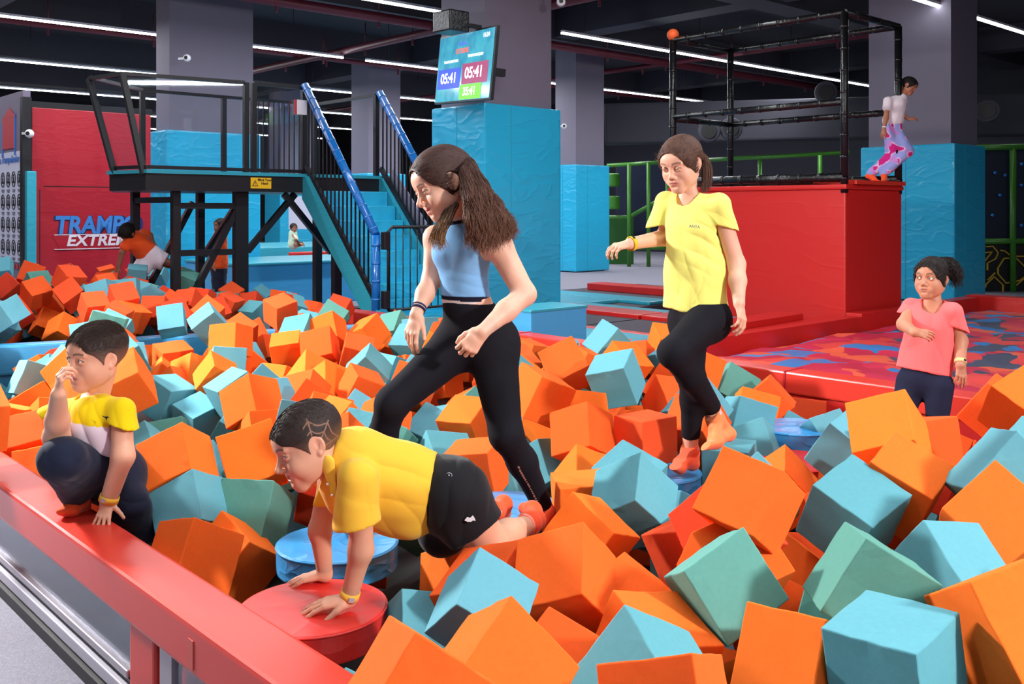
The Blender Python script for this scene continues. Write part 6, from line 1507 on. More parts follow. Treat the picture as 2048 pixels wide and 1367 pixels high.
    # hair
    s.cap('hair', .0085, cut=((0, .121, -.014), (.076, .105, .099)), cheek=((0, .100, -.050), (.13, .088, .082)), back=((0, -.06, .0), (.066, .055, .07)), furs=(9000, .045, lambda L: unitrows(nv((0, -.12, .02))-L+np.stack([np.sign(L[:, 0])*.03, 0*L[:, 0], -.02+0*L[:, 0]], 1)), .05, .0010))
    W = s.W
    bk = (0, -.95, -.05)
    def pth(*q): return [A3(*p) for p in q]
    g = [pth((922, 350, 3.50), (930, 390, 3.44), (938, 430, 3.42), (940, 470, 3.42), (940, 500, 3.43)),
         pth((926, 338, 3.50), (943, 385, 3.43), (955, 430, 3.41), (965, 475, 3.41), (962, 508, 3.42)),
         pth((932, 328, 3.53), (957, 380, 3.47), (975, 430, 3.43), (985, 470, 3.42), (985, 505, 3.43)),
         pth((938, 318, 3.58), (968, 375, 3.52), (995, 425, 3.47), (1008, 465, 3.45), (1010, 495, 3.46)),
         pth((945, 325, 3.66), (975, 380, 3.62), (1005, 425, 3.56), (1025, 455, 3.54), (1036, 474, 3.52)),
         pth((938, 345, 3.74), (960, 395, 3.72), (985, 430, 3.68), (1008, 450, 3.64), (1025, 470, 3.6))]
    s.hair_mesh('long_hair', g, 3800, (.011, .025), .0013, 3, npts=22, wave=.020, wl=.10, tip=rgb(124, 86, 68))
    g = [pth((905, 400, 3.56), (880, 440, 3.50), (862, 465, 3.50), (858, 490, 3.50), (862, 504, 3.50)), pth((910, 405, 3.54), (890, 445, 3.47), (878, 470, 3.46), (874, 490, 3.46), (880, 506, 3.46)), pth((915, 410, 3.52), (895, 450, 3.45), (884, 470, 3.44), (886, 485, 3.44), (900, 498, 3.45))]
    s.hair_mesh('side_lock', g, 420, (.009, .013), .0011, 5, npts=14, wave=.005, wl=.12, tip=rgb(150, 112, 76))
    br_ = B(); pa, pb = W((.082, .035, .045)), W((.062, -.075, .040))
    for k in range(9):
        t = k/8; p = pa*(1-t)+pb*t; q = s.surf((p-s.W((0, -.017, .034)))@s.A.T, 1.085); br_.ball(Vector(q+nv((0, 0, .005*(-1)**k))), .0105, (1.0, .9, .8), 8)
    br_.done('braid', mat('braid_hair', nv(s.hairc)*.9, .45), s.root)
    return s

# ================================================ girl in the yellow shirt
def girl_yellow():
    s = Person(A3(1375, 935, 4.25), 'girl with a ponytail in a pale yellow shirt and black leggings lifting one foot', rgb(224, 172, 146), rgb(178, 88, 84), rgb(88, 58, 44), rgb(84, 56, 44))
    f = unit((-.50, -.86, 0)); sd = unit((.86, -.5, 0))
    N = A3(1377, 398, 4.24); Ch = A3(1386, 455, 4.24); Wa = A3(1390, 545, 4.24); Pv = A3(1396, 622, 4.25)
    Rs = A3(1332, 404, 4.32); Ls = A3(1438, 410, 4.16)
    Le, Lw = A3(1473, 528, 4.18), A3(1478, 604, 4.08)
    Re, Rw = A3(1334, 474, 4.36), A3(1262, 487, 4.24)
    Hh = A3(1364, 327, 4.22)
    F1 = fld(.0045, .12, N, Pv, Re, Rw, Rs, Ls, Le, Lw)
    F1.cone(N+nv((0, 0, .03)), Ch, .042, .085, .06, 'u', f, .7); F1.cone(Rs, Ls, .028, .028, .03)
    F1.cone(Ch, Wa, .095, .08, .04, 'u', f, .70); F1.cone(Wa, Pv, .08, .10, .04, 'u', f, .75)
    F1.cone(Ls, Le, .036, .037, .02); F1.cone(Le, Le*.55+Lw*.45, .036, .036, .02); F1.cone(Le*.55+Lw*.45, Lw, .035, .0245, .02)
    F1.cone(Rs, Re, .032, .036, .02); F1.cone(Re, Rw, .038, .0255, .02)
    s.field(F1)
    s.hand(Lw, (.12, -.25, -.96), (.80, -.55, .1), 1, .150, curl=(.35, .4, .45, .5), spread=.06, thumb=(.4, .1), fore=Le, fr=.035, wrr=.0245)
    s.hand(Rw, (-.93, -.30, -.18), (-.10, -.35, .93), -1, .140, curl=(.50, .55, .6, .6), spread=.06, thumb=(.25, .1), fore=Re, fr=.036, wrr=.0255)
    s.head(Hh, (-.63, -.70, -.34), (-.14, -.12, .98), 1.05, (A3(1377, 398, 4.26), .040), gaze=(-.5, -.5, -.7), lids=(.28, .28), smile=.05, mouth_open=.1, jaw=.92, nose=.97, hairline=None)
    s.finish()
    # shirt
    F2 = fld(.0042, .20, N, Pv, Rs, Re, Ls)
    hip = A3(1392, 632, 4.25)
    F2.cone(N-nv((0, 0, .015)), Ch, .055, .105, .05, 'u', f, .72); F2.cone(N-nv((0, 0, .02)), Ls, .046, .043, .03); F2.cone(N-nv((0, 0, .02)), Rs, .046, .042, .03)
    F2.cone(Ch, Wa, .120, .128, .04, 'u', f, .72); F2.cone(Wa, hip, .128, .148, .04, 'u', f, .78)
    lp = Ls+(Le-Ls)*.38; F2.cone(Ls, Ls+(Le-Ls)*.52, .049, .053, .02, cut=[(lp, (-.28, 0, -1))])
    rp = A3(1311, 452, 4.30); F2.cone(Rs, A3(1309, 470, 4.32), .044, .047, .02, cut=[(rp, (.15, 0, -1))])
    F2.cone(Ls+(Le-Ls)*.33, Ls+(Le-Ls)*.6, .040, .047, .004, 's')
    hb = A3(1392, 628, 4.1)
    F2.plane(hb, (-.28, -.1, -1))
    F2.cone(N+f*.018+nv((0, 0, .0)), N+nv((0, 0, .09))+f*.02, .048, .052, .004, 's', (0, 0, 1), 1.0)
    def cf(P, Nn):
        c = np.tile(nv(rgb(240, 234, 122)), (len(P), 1)); return c
    garment(s, 'shirt', F2, None, colf=cf, famp=.008, fscale=(7, 7, 4), folds=lambda P: ridge(P, (.5, 0, 1), 17, .010, c=A3(1425, 485, 4.12), r=.11)+ridge(P, (1, 0, .15), 13, .007, c=A3(1350, 520, 4.12), r=.14)+ridge(P, (1, 0, -.35), 14, .005, c=A3(1390, 590, 4.12), r=.14)+ridge(P, (1, 0, .6), 16, .005, c=A3(1350, 590, 4.12), r=.13))
    text_obj('shirt_print', 'ANTA', .017, Vector(A3(1389, 453, 4.10)), (.86, -.42, -.1), (0, -.05, 1), 'column', s.root, .001)
    La = A3(1425, 815, 4.22); Lk = A3(1345, 705, 3.98); Lh = A3(1418, 640, 4.18)
    Ra = A3(1381, 872, 4.26); Rk = A3(1382, 752, 4.18); Rh = A3(1378, 645, 4.30)
    F3 = fld(.0048, .14, La, Ra, Rk, Lk, Pv, Wa, Lh, Rh)
    F3.cone(Wa, Pv, .09, .11, .04, 'u', f, .80); F3.cone(Rh, Lh, .082, .090, .05)
    for h_, k_, a_, r0, r1, r2, r3 in ((Lh, Lk, La, .090, .059, .056, .040), (Rh, Rk, Ra, .085, .055, .053, .040)):
        F3.cone(h_, k_, r0, r1, .04); F3.cone(k_, k_*.62+a_*.38+nv((.012, .01, -.005)), r1*.95, r2, .03); F3.cone(k_*.62+a_*.38+nv((.012, .01, -.005)), a_, r2, r3, .03, cut=[(a_, a_-k_)])
    F3.plane(A3(1392, 605, 4.2), (0, 0, 1))
    garment(s, 'leggings', F3, rgb(24, 24, 30), m='legging', famp=.0015, folds=lambda P: ridge(P, Lk-La, 40, .003, c=Lk+(La-Lk)*.15+nv((.05, .02, 0)), r=.07))
    # ankles (skin) and socks
    F5 = Fld(np.minimum(La, Ra)-.1, np.maximum(La, Ra)+.1, .004)
    return s, La, Ra
def girl_yellow_feet(s, La, Ra):
    a1, h1, b1, t1 = A3(1431, 836, 4.22), A3(1457, 868, 4.24), A3(1432, 888, 4.10), A3(1408, 898, 4.02)
    for (a, p) in ((La, a1), (Ra, A3(1381, 895, 4.26))):
        F5 = Fld(np.minimum(a, p)-.06, np.maximum(a, p)+.06, .0032); F5.cone(nv(a)+(nv(a)-nv(p))*.6, p, .036, .032, .01); P, Q = F5.mesh(); np_mesh('ankle', P, Q, nv(s.skin), ['skin'], s.root)
    sock(s, 'sock', a1, h1, b1, t1, .0335, col=rgb(255, 136, 84), cuffc=rgb(236, 190, 200))
    sock(s, 'sock', A3(1381, 902, 4.26), A3(1384, 926, 4.27), A3(1358, 936, 4.12), A3(1341, 940, 4.03), .033, col=rgb(250, 104, 66), cuffc=rgb(236, 190, 200))
    wristband(s, A3(1262, 487, 4.24), A3(1334, 474, 4.36), .0285, rgb(240, 186, 40), 'wristband', (nv((0, -.6, .8)), 'blacksolid'), .018, .004)
    # hair
    tie = unit(nv((.30, -.80, .45))); TL_ = (.024, -.095, .070)
    s.cap('hair', .0065, cut=((0, .118, -.022), (.076, .105, .099)), furs=(8000, .040, lambda L: unitrows(nv(TL_)-L), .06, .0009))
    T = s.surf(tie, 1.08)
    F6 = B().tube([Vector(T+nv((.014*math.cos(a), 0.004*math.sin(a), .014*math.sin(a)))) for a in np.linspace(0, 2*PI, 13)], .005, 8); F6.done('hair_tie', mat('tie_fabric', rgb(196, 170, 170), .6), s.root)
    def pth(*q): return [T]+[A3(*p) for p in q]
    g = [pth((1414, 312, 4.28), (1421, 340, 4.27), (1417, 370, 4.24), (1409, 390, 4.2)), pth((1408, 320, 4.26), (1411, 350, 4.22), (1407, 375, 4.2), (1400, 392, 4.18)), pth((1418, 315, 4.32), (1424, 345, 4.31), (1420, 372, 4.28), (1413, 388, 4.24)), pth((1405, 312, 4.28), (1404, 345, 4.25), (1402, 372, 4.22), (1397, 386, 4.2))]
    s.hair_mesh('ponytail', g, 420, (.008, .014), .0014, 9, npts=14, wave=.004, wl=.12)

# ================================================ boy crouching on the rail
def boy_rail():
    s = Person(A3(175, 1035, 3.5), 'small boy in a yellow and white T-shirt crouching on the red rail', rgb(222, 166, 138), rgb(178, 92, 88), rgb(66, 46, 38), rgb(60, 45, 40))
    f = unit((-.45, -.88, -.1)); sd = unit((.88, -.45, 0))
    N = A3(188, 800, 3.54); Ch = A3(184, 850, 3.50); Wa = A3(200, 905, 3.54); Pv = A3(222, 950, 3.66)
    Rs = A3(132, 822, 3.60); Ls = A3(243, 822, 3.46)
    Le, Lw = A3(246, 912, 3.42), A3(217, 1000, 3.42)
    Re, Rw = A3(113, 872, 3.36), A3(117, 790, 3.24)
    Hh = A3(195, 713, 3.50)
    F1 = fld(.0042, .12, N, Pv, Re, Rw, Rs, Ls, Le, Lw)
    F1.cone(N+nv((0, 0, .03)), Ch, .042, .08, .06, 'u', f, .75); F1.cone(Rs, Ls, .026, .026, .03)
    F1.cone(Ch, Wa, .09, .085, .04, 'u', f, .75); F1.cone(Wa, Pv, .085, .09, .04)
    F1.cone(Ls, Le, .034, .038, .02); F1.cone(Le, Lw, .037, .029, .02)
    F1.cone(Rs, Re, .032, .042, .02); F1.cone(Re, Re*.6+Rw*.4, .042, .037, .02); F1.cone(Re*.6+Rw*.4, Rw, .037, .026, .02)
    s.field(F1)
    s.hand(Lw, (-.05, -.45, -.62), (0, -.60, .60), 1, .125, curl=(.12, .1, .1, .12), spread=.20, thumb=(1.0, .1), fore=Le, fr=.034, wrr=.028)
    s.hand(Rw, (.12, -.10, .98), (-.72, -.60, .1), 1, .125, curl=(.62, .75, .85, .9), spread=.05, thumb=(.45, .3), fore=Re, fr=.036, wrr=.025)
    s.head(Hh, (-.56, -.83, -.06), (.08, .02, 1), 1.07, (A3(188, 804, 3.56), .044), gaze=(-.98, -.55, .02), lids=(.85, .85), smile=.15, mouth_open=.35, jaw=1.08, nose=.94)
    s.finish()
    F2 = fld(.004, .16, N, Wa, Rs, Ls)
    hb = A3(198, 905, 3.5)
    F2.cone(N-nv((0, 0, .02)), Ch, .055, .098, .05, 'u', f, .8); F2.cone(N-nv((0, 0, .02)), Ls, .045, .043, .03); F2.cone(N-nv((0, 0, .02)), Rs, .045, .042, .03)
    F2.cone(Ch, Wa, .106, .115, .04, 'u', f, .8)
    lp = A3(252, 850, 3.45); F2.cone(Ls, Ls+(Le-Ls)*.60, .048, .062, .02, cut=[(lp, (-.30, 0, -1))]); F2.cone(Rs, A3(96, 836, 3.60), .045, .048, .02, cut=[(A3(98, 832, 3.6), (-.6, 0, -1))])
    F2.cone(Ls+(Le-Ls)*.36, Ls+(Le-Ls)*.8, .041, .052, .003, 's')
    F2.plane(A3(185, 905, 3.42), (-.35, -.25, -1))
    F2.cone(N+f*.02+nv((0, 0, -.012)), N+nv((0, 0, .08))+f*.02, .050, .054, .004, 's')
    z0 = A3(200, 848, 3.45)[2]
    def cf(P, Nn):
        c = np.tile(nv(rgb(226, 196, 16)), (len(P), 1)); zz = z0+(P[:, 0]-A3(200, 848, 3.45)[0])*-.16
        m = (P[:, 2] < zz) & (P[:, 0] < lp[0]-.050) & (P[:, 0]/P[:, 1] > (122-CX)/F); c[m] = nv(rgb(222, 208, 222)); return c
    garment(s, 'shirt', F2, None, colf=cf, famp=.006, fscale=(9, 9, 7), folds=lambda P: ridge(P, (1, 0, .45), 15, .007, c=A3(170, 875, 3.4), r=.13)+ridge(P, (1, 0, -.1), 16, .006, c=A3(135, 830, 3.45), r=.09))
    lo_ = B(); q = A3(213, 834, 3.375)
    lo_.poly([Vector(q+nv(p)) for p in ((-.016, 0, .006), (-.004, -.002, .003), (.004, -.003, .004), (.014, -.004, -.001), (.004, -.002, -.001), (.002, -.002, -.010), (-.002, -.001, -.003))], Vector((0, -.002, 0))); lo_.done('chest_logo', 'blacksolid', s.root)
    # trousers
    Rh, Rk, Ra = A3(215, 945, 3.62), A3(124, 918, 3.32), A3(152, 985, 3.50)
    Lh, Lk, La = A3(240, 950, 3.62), A3(258, 1010, 3.52), A3(296, 1062, 3.62)
    F3 = fld(.0045, .13, Rh, Rk, Ra, La, Pv, Lh, Lk)
    F3.cone(Wa, Pv, .095, .112, .04); F3.cone(Rh, Lh, .085, .085, .05)
    F3.cone(Rh, Rk, .088, .073, .04); F3.cone(Rk, Ra, .070, .054, .03, cut=[(Ra, Ra-Rk)])
    F3.cone(Lh, Lk, .082, .068, .04); F3.cone(Lk, La, .064, .044, .03)
    garment(s, 'trousers', F3, rgb(30, 36, 56), famp=.007, fscale=(10, 10, 10), folds=lambda P: ridge(P, (1, 0, .5), 14, .006, c=Rk, r=.12)+ridge(P, (.3, 0, 1), 15, .006, c=Lk, r=.14))
    sock(s, 'sock', A3(160, 988, 3.52), A3(164, 1012, 3.54), A3(140, 1022, 3.46), A3(124, 1026, 3.43), .030, cuffc=rgb(250, 140, 110))
    wristband(s, Lw, Le, .031, rgb(236, 178, 60), 'wristband', (nv((-.2, -1, .1)), 'sill'), .022, .006)
    def cfun(L, c):
        top = np.clip((L[:, 2]+.015)/.055, 0, 1)[:, None]; return c*top+(nv(s.skin)*.36+c*.35)*(1-top)
    s.cap('hair', .0045, cut=((0, .118, -.026), (.074, .104, .096)), cheek=((0, .092, -.044), (.13, .088, .085)), colf=cfun, groove=.001, furs=(9000, lambda L: .004+.016*np.clip((L[:, 2]-.035)/.05, 0, 1), boyflow, lambda L: .35+.3*np.clip((L[:, 2]-.04)/.05, 0, 1), .0007))
    return s

# ================================================ boy crawling
def boy_crawl():
    s = Person(A3(900, 1090, 3.1), 'boy in a yellow polo and black shorts crawling on the stepping discs', rgb(216, 160, 132), rgb(184, 84, 80), rgb(60, 42, 34), rgb(52, 40, 37))
    Hh = A3(620, 886, 2.86); N = A3(676, 915, 2.92)
    Sh = A3(712, 935, 2.92); Md = A3(800, 968, 2.98); Pv = A3(893, 985, 3.08)
    Ls, Le, Lw = A3(722, 965, 2.78), A3(722, 1100, 2.80), A3(698, 1196, 2.82)
    Rs, Re, Rw = A3(665, 955, 3.04), A3(640, 1060, 3.02), A3(650, 1146, 3.03)
    Lh, Lk, La = A3(905, 990, 2.98), A3(985, 1088, 3.02), A3(1052, 1050, 3.26)
    Rh, Rk, Ra = A3(900, 1000, 3.16), A3(905, 1075, 3.24), A3(978, 1030, 3.36)
    up = nv((0, 0, 1))
    F1 = fld(.0045, .13, N, Sh, Lw, Rw, Lk, Rk, La, Ra, Pv, Rs, Ls, Le, Re)
    F1.cone(A3(655, 905, 2.90), N, .046, .055, .03); F1.cone(N, Sh, .06, .085, .05); F1.cone(Sh, Md, .092, .085, .05); F1.cone(Md, Pv, .085, .095, .05)
    F1.cone(Rs, Ls, .035, .035, .04)
    F1.cone(Ls, Le, .034, .035, .02); F1.cone(Le, Lw, .033, .0235, .02); F1.cone(Rs, Re, .042, .034, .025); F1.cone(Re, Rw, .033, .0235, .02)
    for h_, k_, a_ in ((Lh, Lk, La), (Rh, Rk, Ra)):
        F1.cone(h_, k_, .08, .052, .04); F1.cone(k_, k_*.55+a_*.45, .050, .048, .03); F1.cone(k_*.55+a_*.45, a_, .047, .032, .03)
    s.field(F1)
    s.hand(Lw, (-.93, -.12, -.15), (-.10, -.15, 1), 1, .145, curl=(.18, .16, .16, .18), spread=.14, thumb=(.75, .1), fore=Le, fr=.030, wrr=.0235)
    s.hand(Rw, (-.96, -.10, -.20), (-.15, .05, 1), -1, .140, curl=(.2, .18, .18, .2), spread=.15, thumb=(.7, .1), fore=Re, fr=.030, wrr=.0235)
    lines = lambda: None
    s.head(Hh, (-.80, -.46, -.36), (-.32, .0, .94), 1.07, (A3(668, 912, 2.92), .046), gaze=(-.8, -.2, -.6), smile=1.0, lids=(.55, .55), mouth_open=.9, nose=1.05)
    s.finish()
    F2 = Fld(np.minimum.reduce([N, Sh, Ls, Rs, Md])-.17, np.maximum.reduce([N, Sh, Pv, Rs])+.15, .0042)
    F2.cone(N, Sh, .070, .105, .04); F2.cone(Sh, Md, .112, .118, .05, 'u', (0, 1, 0), .92); F2.cone(Md, A3(872, 982, 3.06), .118, .118, .05, 'u', (0, 1, 0), .95)
    F2.cone(A3(700, 1000, 2.92), A3(815, 1035, 2.98), .055, .060, .06)
    F2.cone(Ls+nv((-.01, 0, .01)), A3(714, 1075, 2.78), .058, .070, .03, cut=[(A3(717, 1048, 2.78), (.18, 0, -1))]); F2.cone(Rs, A3(643, 1030, 3.03), .052, .054, .03, cut=[(A3(640, 1006, 3.03), (0, 0, -1))])
    F2.cone(Ls+(Le-Ls)*.55, Ls+(Le-Ls)*1.0, .046, .064, .003, 's'); F2.cone(Rs+(Re-Rs)*.3, Re, .042, .048, .003, 's')
    hp = A3(866, 985, 3.0); F2.plane(hp, (1, 0, -.08))
    hd = unit(N-Sh+nv((-.05, 0, .02))); F2.plane(A3(660, 915, 2.92), (-.85, -.1, .30))
    garment(s, 'polo_shirt', F2, rgb(234, 184, 58), famp=.005, fscale=(6, 6, 12), folds=lambda P: ridge(P, (.45, 0, 1), 11, .006, c=A3(780, 940, 2.85), r=.14)+ridge(P, (1, 0, .5), 14, .004, c=A3(825, 1040, 2.9), r=.10)+ridge(P, (1, 0, .1), 12, .004, c=A3(700, 1000, 2.75), r=.09))
    # collar and placket
    Fc = Fld(A3(640, 960, 2.86)-.14, A3(690, 880, 2.98)+.12, .0032)
    cx_ = A3(674, 905, 2.92); ca = unit(nv((-.85, -.1, .42)))
    Fc.cone(cx_+ca*-.028, cx_+ca*.022, .078, .066, .0, 'u'); Fc.cone(cx_-ca*.08, cx_+ca*.12, .070, .054, 0, 's')
    Fc.cone(A3(655, 925, 2.80), A3(668, 985, 2.80), .022, .010, .01, 'u', (.3, 1, 0), .5)
    garment(s, 'collar', Fc, rgb(236, 188, 66), famp=.004, fscale=(20, 20, 20))
    bb = B()
    for p in ((655, 968), (664, 990)): bb.ball(Vector(A3(*p, 2.79)), .004)
    bb.done('button', 'white', s.root)
    # shorts
    F3 = fld(.0042, .15, Pv, Lk, Rk, Rh, Lh)
    F3.cone(A3(860, 980, 3.04), Pv, .112, .118, .03, 'u', (0, 1, 0), .95); F3.cone(Lh, Rh, .105, .102, .04)
    F3.cone(Lh, A3(968, 1085, 3.0), .106, .088, .04, cut=[(A3(951, 1059, 3.0), (.55, 0, -.85))]); F3.cone(Rh, A3(885, 1060, 3.2), .098, .085, .04)
    F3.plane(A3(852, 975, 3.0), (-1, 0, .25))
    garment(s, 'shorts', F3, rgb(26, 26, 30), famp=.007, fscale=(9, 9, 9), folds=lambda P: ridge(P, (1, 0, -.2), 16, .008, c=A3(880, 990, 2.95), r=.14))
    lg2 = B()
    def fl(pts, d0): return [Vector(A3(x, y, d0)) for x, y in pts]
    dlg = 2.868
    lg2.poly(fl([(929, 1040), (934, 1034), (940, 1036), (945, 1031), (948, 1034), (951, 1041), (946, 1040), (942, 1043), (935, 1043)], dlg), Vector((0, .004, 0))); lg2.done('shorts_logo', 'white', s.root)
    rg = B(); rg.tube([Vector(A3(898+6*math.cos(a), 950+5*math.sin(a), 2.90)) for a in np.linspace(-2.4, 2.6, 12)], .0012, 6); rg.ball(Vector(A3(898, 950, 2.90)), .0025); rg.done('round_logo', 'sill', s.root)
    dr = B().tube([Vector(A3(828, 1050, 2.94)), Vector(A3(825, 1062, 2.93)), Vector(A3(822, 1070, 2.93))], .002, 6); dr.done('drawstring', 'white', s.root)
    sock(s, 'sock', A3(1056, 1048, 3.27), A3(1074, 1040, 3.32), A3(1066, 1018, 3.36), A3(1052, 1012, 3.42), .030, cuffc=rgb(240, 160, 150))
    sock(s, 'sock', A3(984, 1026, 3.38), A3(992, 1040, 3.42), A3(1008, 1008, 3.46), A3(1020, 1024, 3.56), .031, cuffc=rgb(240, 160, 150))
    wristband(s, Lw, Le, .0255, rgb(236, 184, 70), 'wristband', (nv((.35, -1, -.1)), 'sill'), .024, .012)
    def cfun(L, c):
        top = np.clip((L[:, 2]+.02)/.05, 0, 1)[:, None]; c = c*top+(nv(s.skin)*.26+c*.3)*(1-top)
        # shaved web pattern on the side
        y, z = L[:, 1], L[:, 2]; P0 = nv((.012, -.012)); dy, dz = y-P0[0], z-P0[1]; r = np.hypot(dy, dz); a = np.degrees(np.arctan2(dz, -dy))
        m = np.zeros(len(y), bool)
        for r0 in (.032, .055, .080): m |= (np.abs(r-r0*(1-.16*np.abs(np.sin(np.radians(a*4.5))))) < .0019) & (a > -15) & (a < 95)
        for a0 in (0, 40, 80): m |= (np.abs(a-a0)*r < .11) & (r > .02) & (r < .088)
        m &= (L[:, 0] < 0)*(s.A[0][1] > 0) | (L[:, 0] > 0)*(s.A[0][1] <= 0)
        c[m] = nv(s.skin)*.42; return c
    s.cap('hair', .0035, cut=((0, .118, -.032), (.074, .104, .096)), cheek=((0, .092, -.044), (.13, .088, .085)), colf=cfun, groove=.0005, res=.0018, furs=(9000, lambda L: .003+.010*np.clip((L[:, 2]-.04)/.05, 0, 1), boyflow, .35, .0006))
    return s

# ================================================ girl in the pink shirt
def girl_pink():
    s = Person(A3(1845, 960, 4.95), 'small girl with a curly ponytail in a pink T-shirt standing on the airbag', rgb(192, 132, 104), rgb(160, 84, 76), rgb(46, 32, 28), rgb(34, 24, 22))
    f = unit((-.45, -.89, 0)); sd = unit((.89, -.45, 0)); d = 4.95
    N = A3(1866, 605, d); Ch = A3(1862, 655, d); Wa = A3(1850, 715, d); Pv = A3(1845, 755, d)
    Rs, Re, Rw = A3(1822, 612, d+.1), A3(1808, 648, d-.02), A3(1828, 664, d-.16)
    Ls, Le, Lw = A3(1907, 622, d-.08), A3(1921, 682, d-.06), A3(1921, 727, d-.12)
    Hh = A3(1864, 557, d)
    F1 = fld(.005, .12, N, Pv, Re, Rw, Rs, Ls, Le, Lw)
    F1.cone(N+nv((0, 0, .03)), Ch, .036, .08, .06, 'u', f, .7); F1.cone(Rs, Ls, .026, .026, .03); F1.cone(Ch, Pv, .09, .1, .04, 'u', f, .72)
    F1.cone(Ls, Le, .030, .033, .02); F1.cone(Le, Lw, .033, .025, .02); F1.cone(Rs, Re, .028, .033, .02); F1.cone(Re, Rw, .033, .023, .02)
    s.field(F1)
    s.hand(Lw, (-.02, -.10, -1), (.1, -.95, 0), 1, .125, curl=(.2, .2, .25, .3), spread=.08, thumb=(.4, .05), fore=Le, fr=.03, wrr=.024)
    s.hand(Rw, (.80, -.30, -.12), (.05, -.85, .45), 1, .115, curl=(.4, .45, .5, .5), spread=.06, thumb=(.3, .1), fore=Re, fr=.03, wrr=.023)
    s.head(Hh, (-.74, -.66, .04), (.02, .0, 1), .95, (A3(1867, 600, d+.01), .034), gaze=(-.98, -.3, .1), lids=(1, 1), mouth_open=.3, res=.0022, jaw=1.0, nose=.94)
    s.finish()
    F2 = Fld(np.minimum.reduce([N, Pv, Rs, Re])-.15, np.maximum.reduce([N, Ls])+.18, .0046)
    F2.cone(N-nv((0, 0, .025)), Ch, .052, .105, .05, 'u', f, .72); F2.cone(N-nv((0, 0, .02)), Ls, .040, .038, .03); F2.cone(N-nv((0, 0, .02)), Rs, .040, .037, .03); F2.cone(Ch, Pv, .116, .135, .05, 'u', f, .75)
    lp = A3(1922, 660, d-.07); F2.cone(Ls, A3(1924, 685, d-.07), .041, .050, .02, cut=[(lp, (-.45, 0, -1))]); F2.cone(Rs, A3(1809, 632, d+.06), .040, .044, .02, cut=[(A3(1812, 622, d+.06), (.2, 0, -1))])
    F2.cone(Ls+(Le-Ls)*.45, Ls+(Le-Ls)*.9, .036, .044, .003, 's')
    F2.plane(A3(1845, 742, d-.1), (-.22, -.1, -1))
    F2.cone(N+f*.025+nv((0, 0, -.02)), N+nv((0, 0, .07))+f*.02, .052, .056, .004, 's')
    garment(s, 'shirt', F2, rgb(250, 112, 112), famp=.007, fscale=(8, 8, 6), folds=lambda P: ridge(P, (1, 0, .3), 12, .007, c=A3(1835, 710, d-.1), r=.16)+ridge(P, (1, 0, -.4), 12, .006, c=A3(1880, 650, d-.1), r=.12))
    Lh, Lk, La = A3(1878, 770, d-.05), A3(1874, 850, d-.06), A3(1875, 935, d)
    Rh, Rk, Ra = A3(1822, 765, d+.04), A3(1800, 850, d), A3(1800, 935, d+.05)
    F3 = Fld(np.minimum.reduce([La, Ra, Rk])-.16, np.maximum.reduce([Lh, Pv])+.15, .0055)
    F3.cone(Wa, Pv, .09, .105, .04, 'u', f, .8)
    for h_, k_, a_ in ((Lh, Lk, La), (Rh, Rk, Ra)): F3.cone(h_, k_, .072, .05, .03); F3.cone(k_, a_, .048, .036, .02)
    garment(s, 'leggings', F3, rgb(34, 38, 60), m='legging', famp=.002)
    sock(s, 'sock', La+nv((0, 0, 0)), La-nv((0, 0, .03)), La+nv((-.05, -.06, -.045)), La+nv((-.08, -.09, -.05)), .03)
    sock(s, 'sock', Ra, Ra-nv((0, 0, .03)), Ra+nv((-.05, -.06, -.045)), Ra+nv((-.08, -.09, -.05)), .03)
    wristband(s, Lw, Le, .026, rgb(240, 204, 140), 'wristband', (nv((.3, -1, 0)), 'blacksolid'), .018, .012)
    tie = unit(nv((.2, -.72, .66)))
    s.cap('hair', .0075, groove=.002, furs=(6000, .030, lambda L: unitrows(nv((.016, -.08, .10))-L), .12, .0011))
    T = s.surf(tie, 1.1)
    def pth(*q): return [T]+[A3(*p) for p in q]
    g = [pth((1902, 524, d+.02), (1916, 536, d+.02), (1920, 556, d), (1918, 574, d)), pth((1898, 530, d-.04), (1908, 548, d-.05), (1912, 566, d-.05), (1908, 580, d-.04)), pth((1896, 516, d+.05), (1908, 520, d+.05), (1922, 540, d+.06), (1925, 560, d+.06)), pth((1892, 530, d+.0), (1898, 552, d), (1902, 570, d), (1896, 584, d))]
    s.hair_mesh('ponytail', g, 380, (.012, .022), .0017, 19, npts=20, wave=.014, wl=.035)
    g = [s.arc(a, b, (1.0, 1.08), 6) for a, b in [((.75, .6, .2), (.85, .5, -.1)), ((.5, .85, .3), (.3, 1, .2)), ((.9, .1, .2), (.95, .2, -.2))]]
    s.hair_mesh('loose_curls', g, 30, (.008, .016), .0011, 21, npts=14, wave=.008, wl=.03)
    return s
import time as _t; _t0 = _t.time()
girl_blue()
_s, _a, _b = girl_yellow(); girl_yellow_feet(_s, _a, _b)
boy_rail()
boy_crawl()
girl_pink()
print('people', _t.time()-_t0)

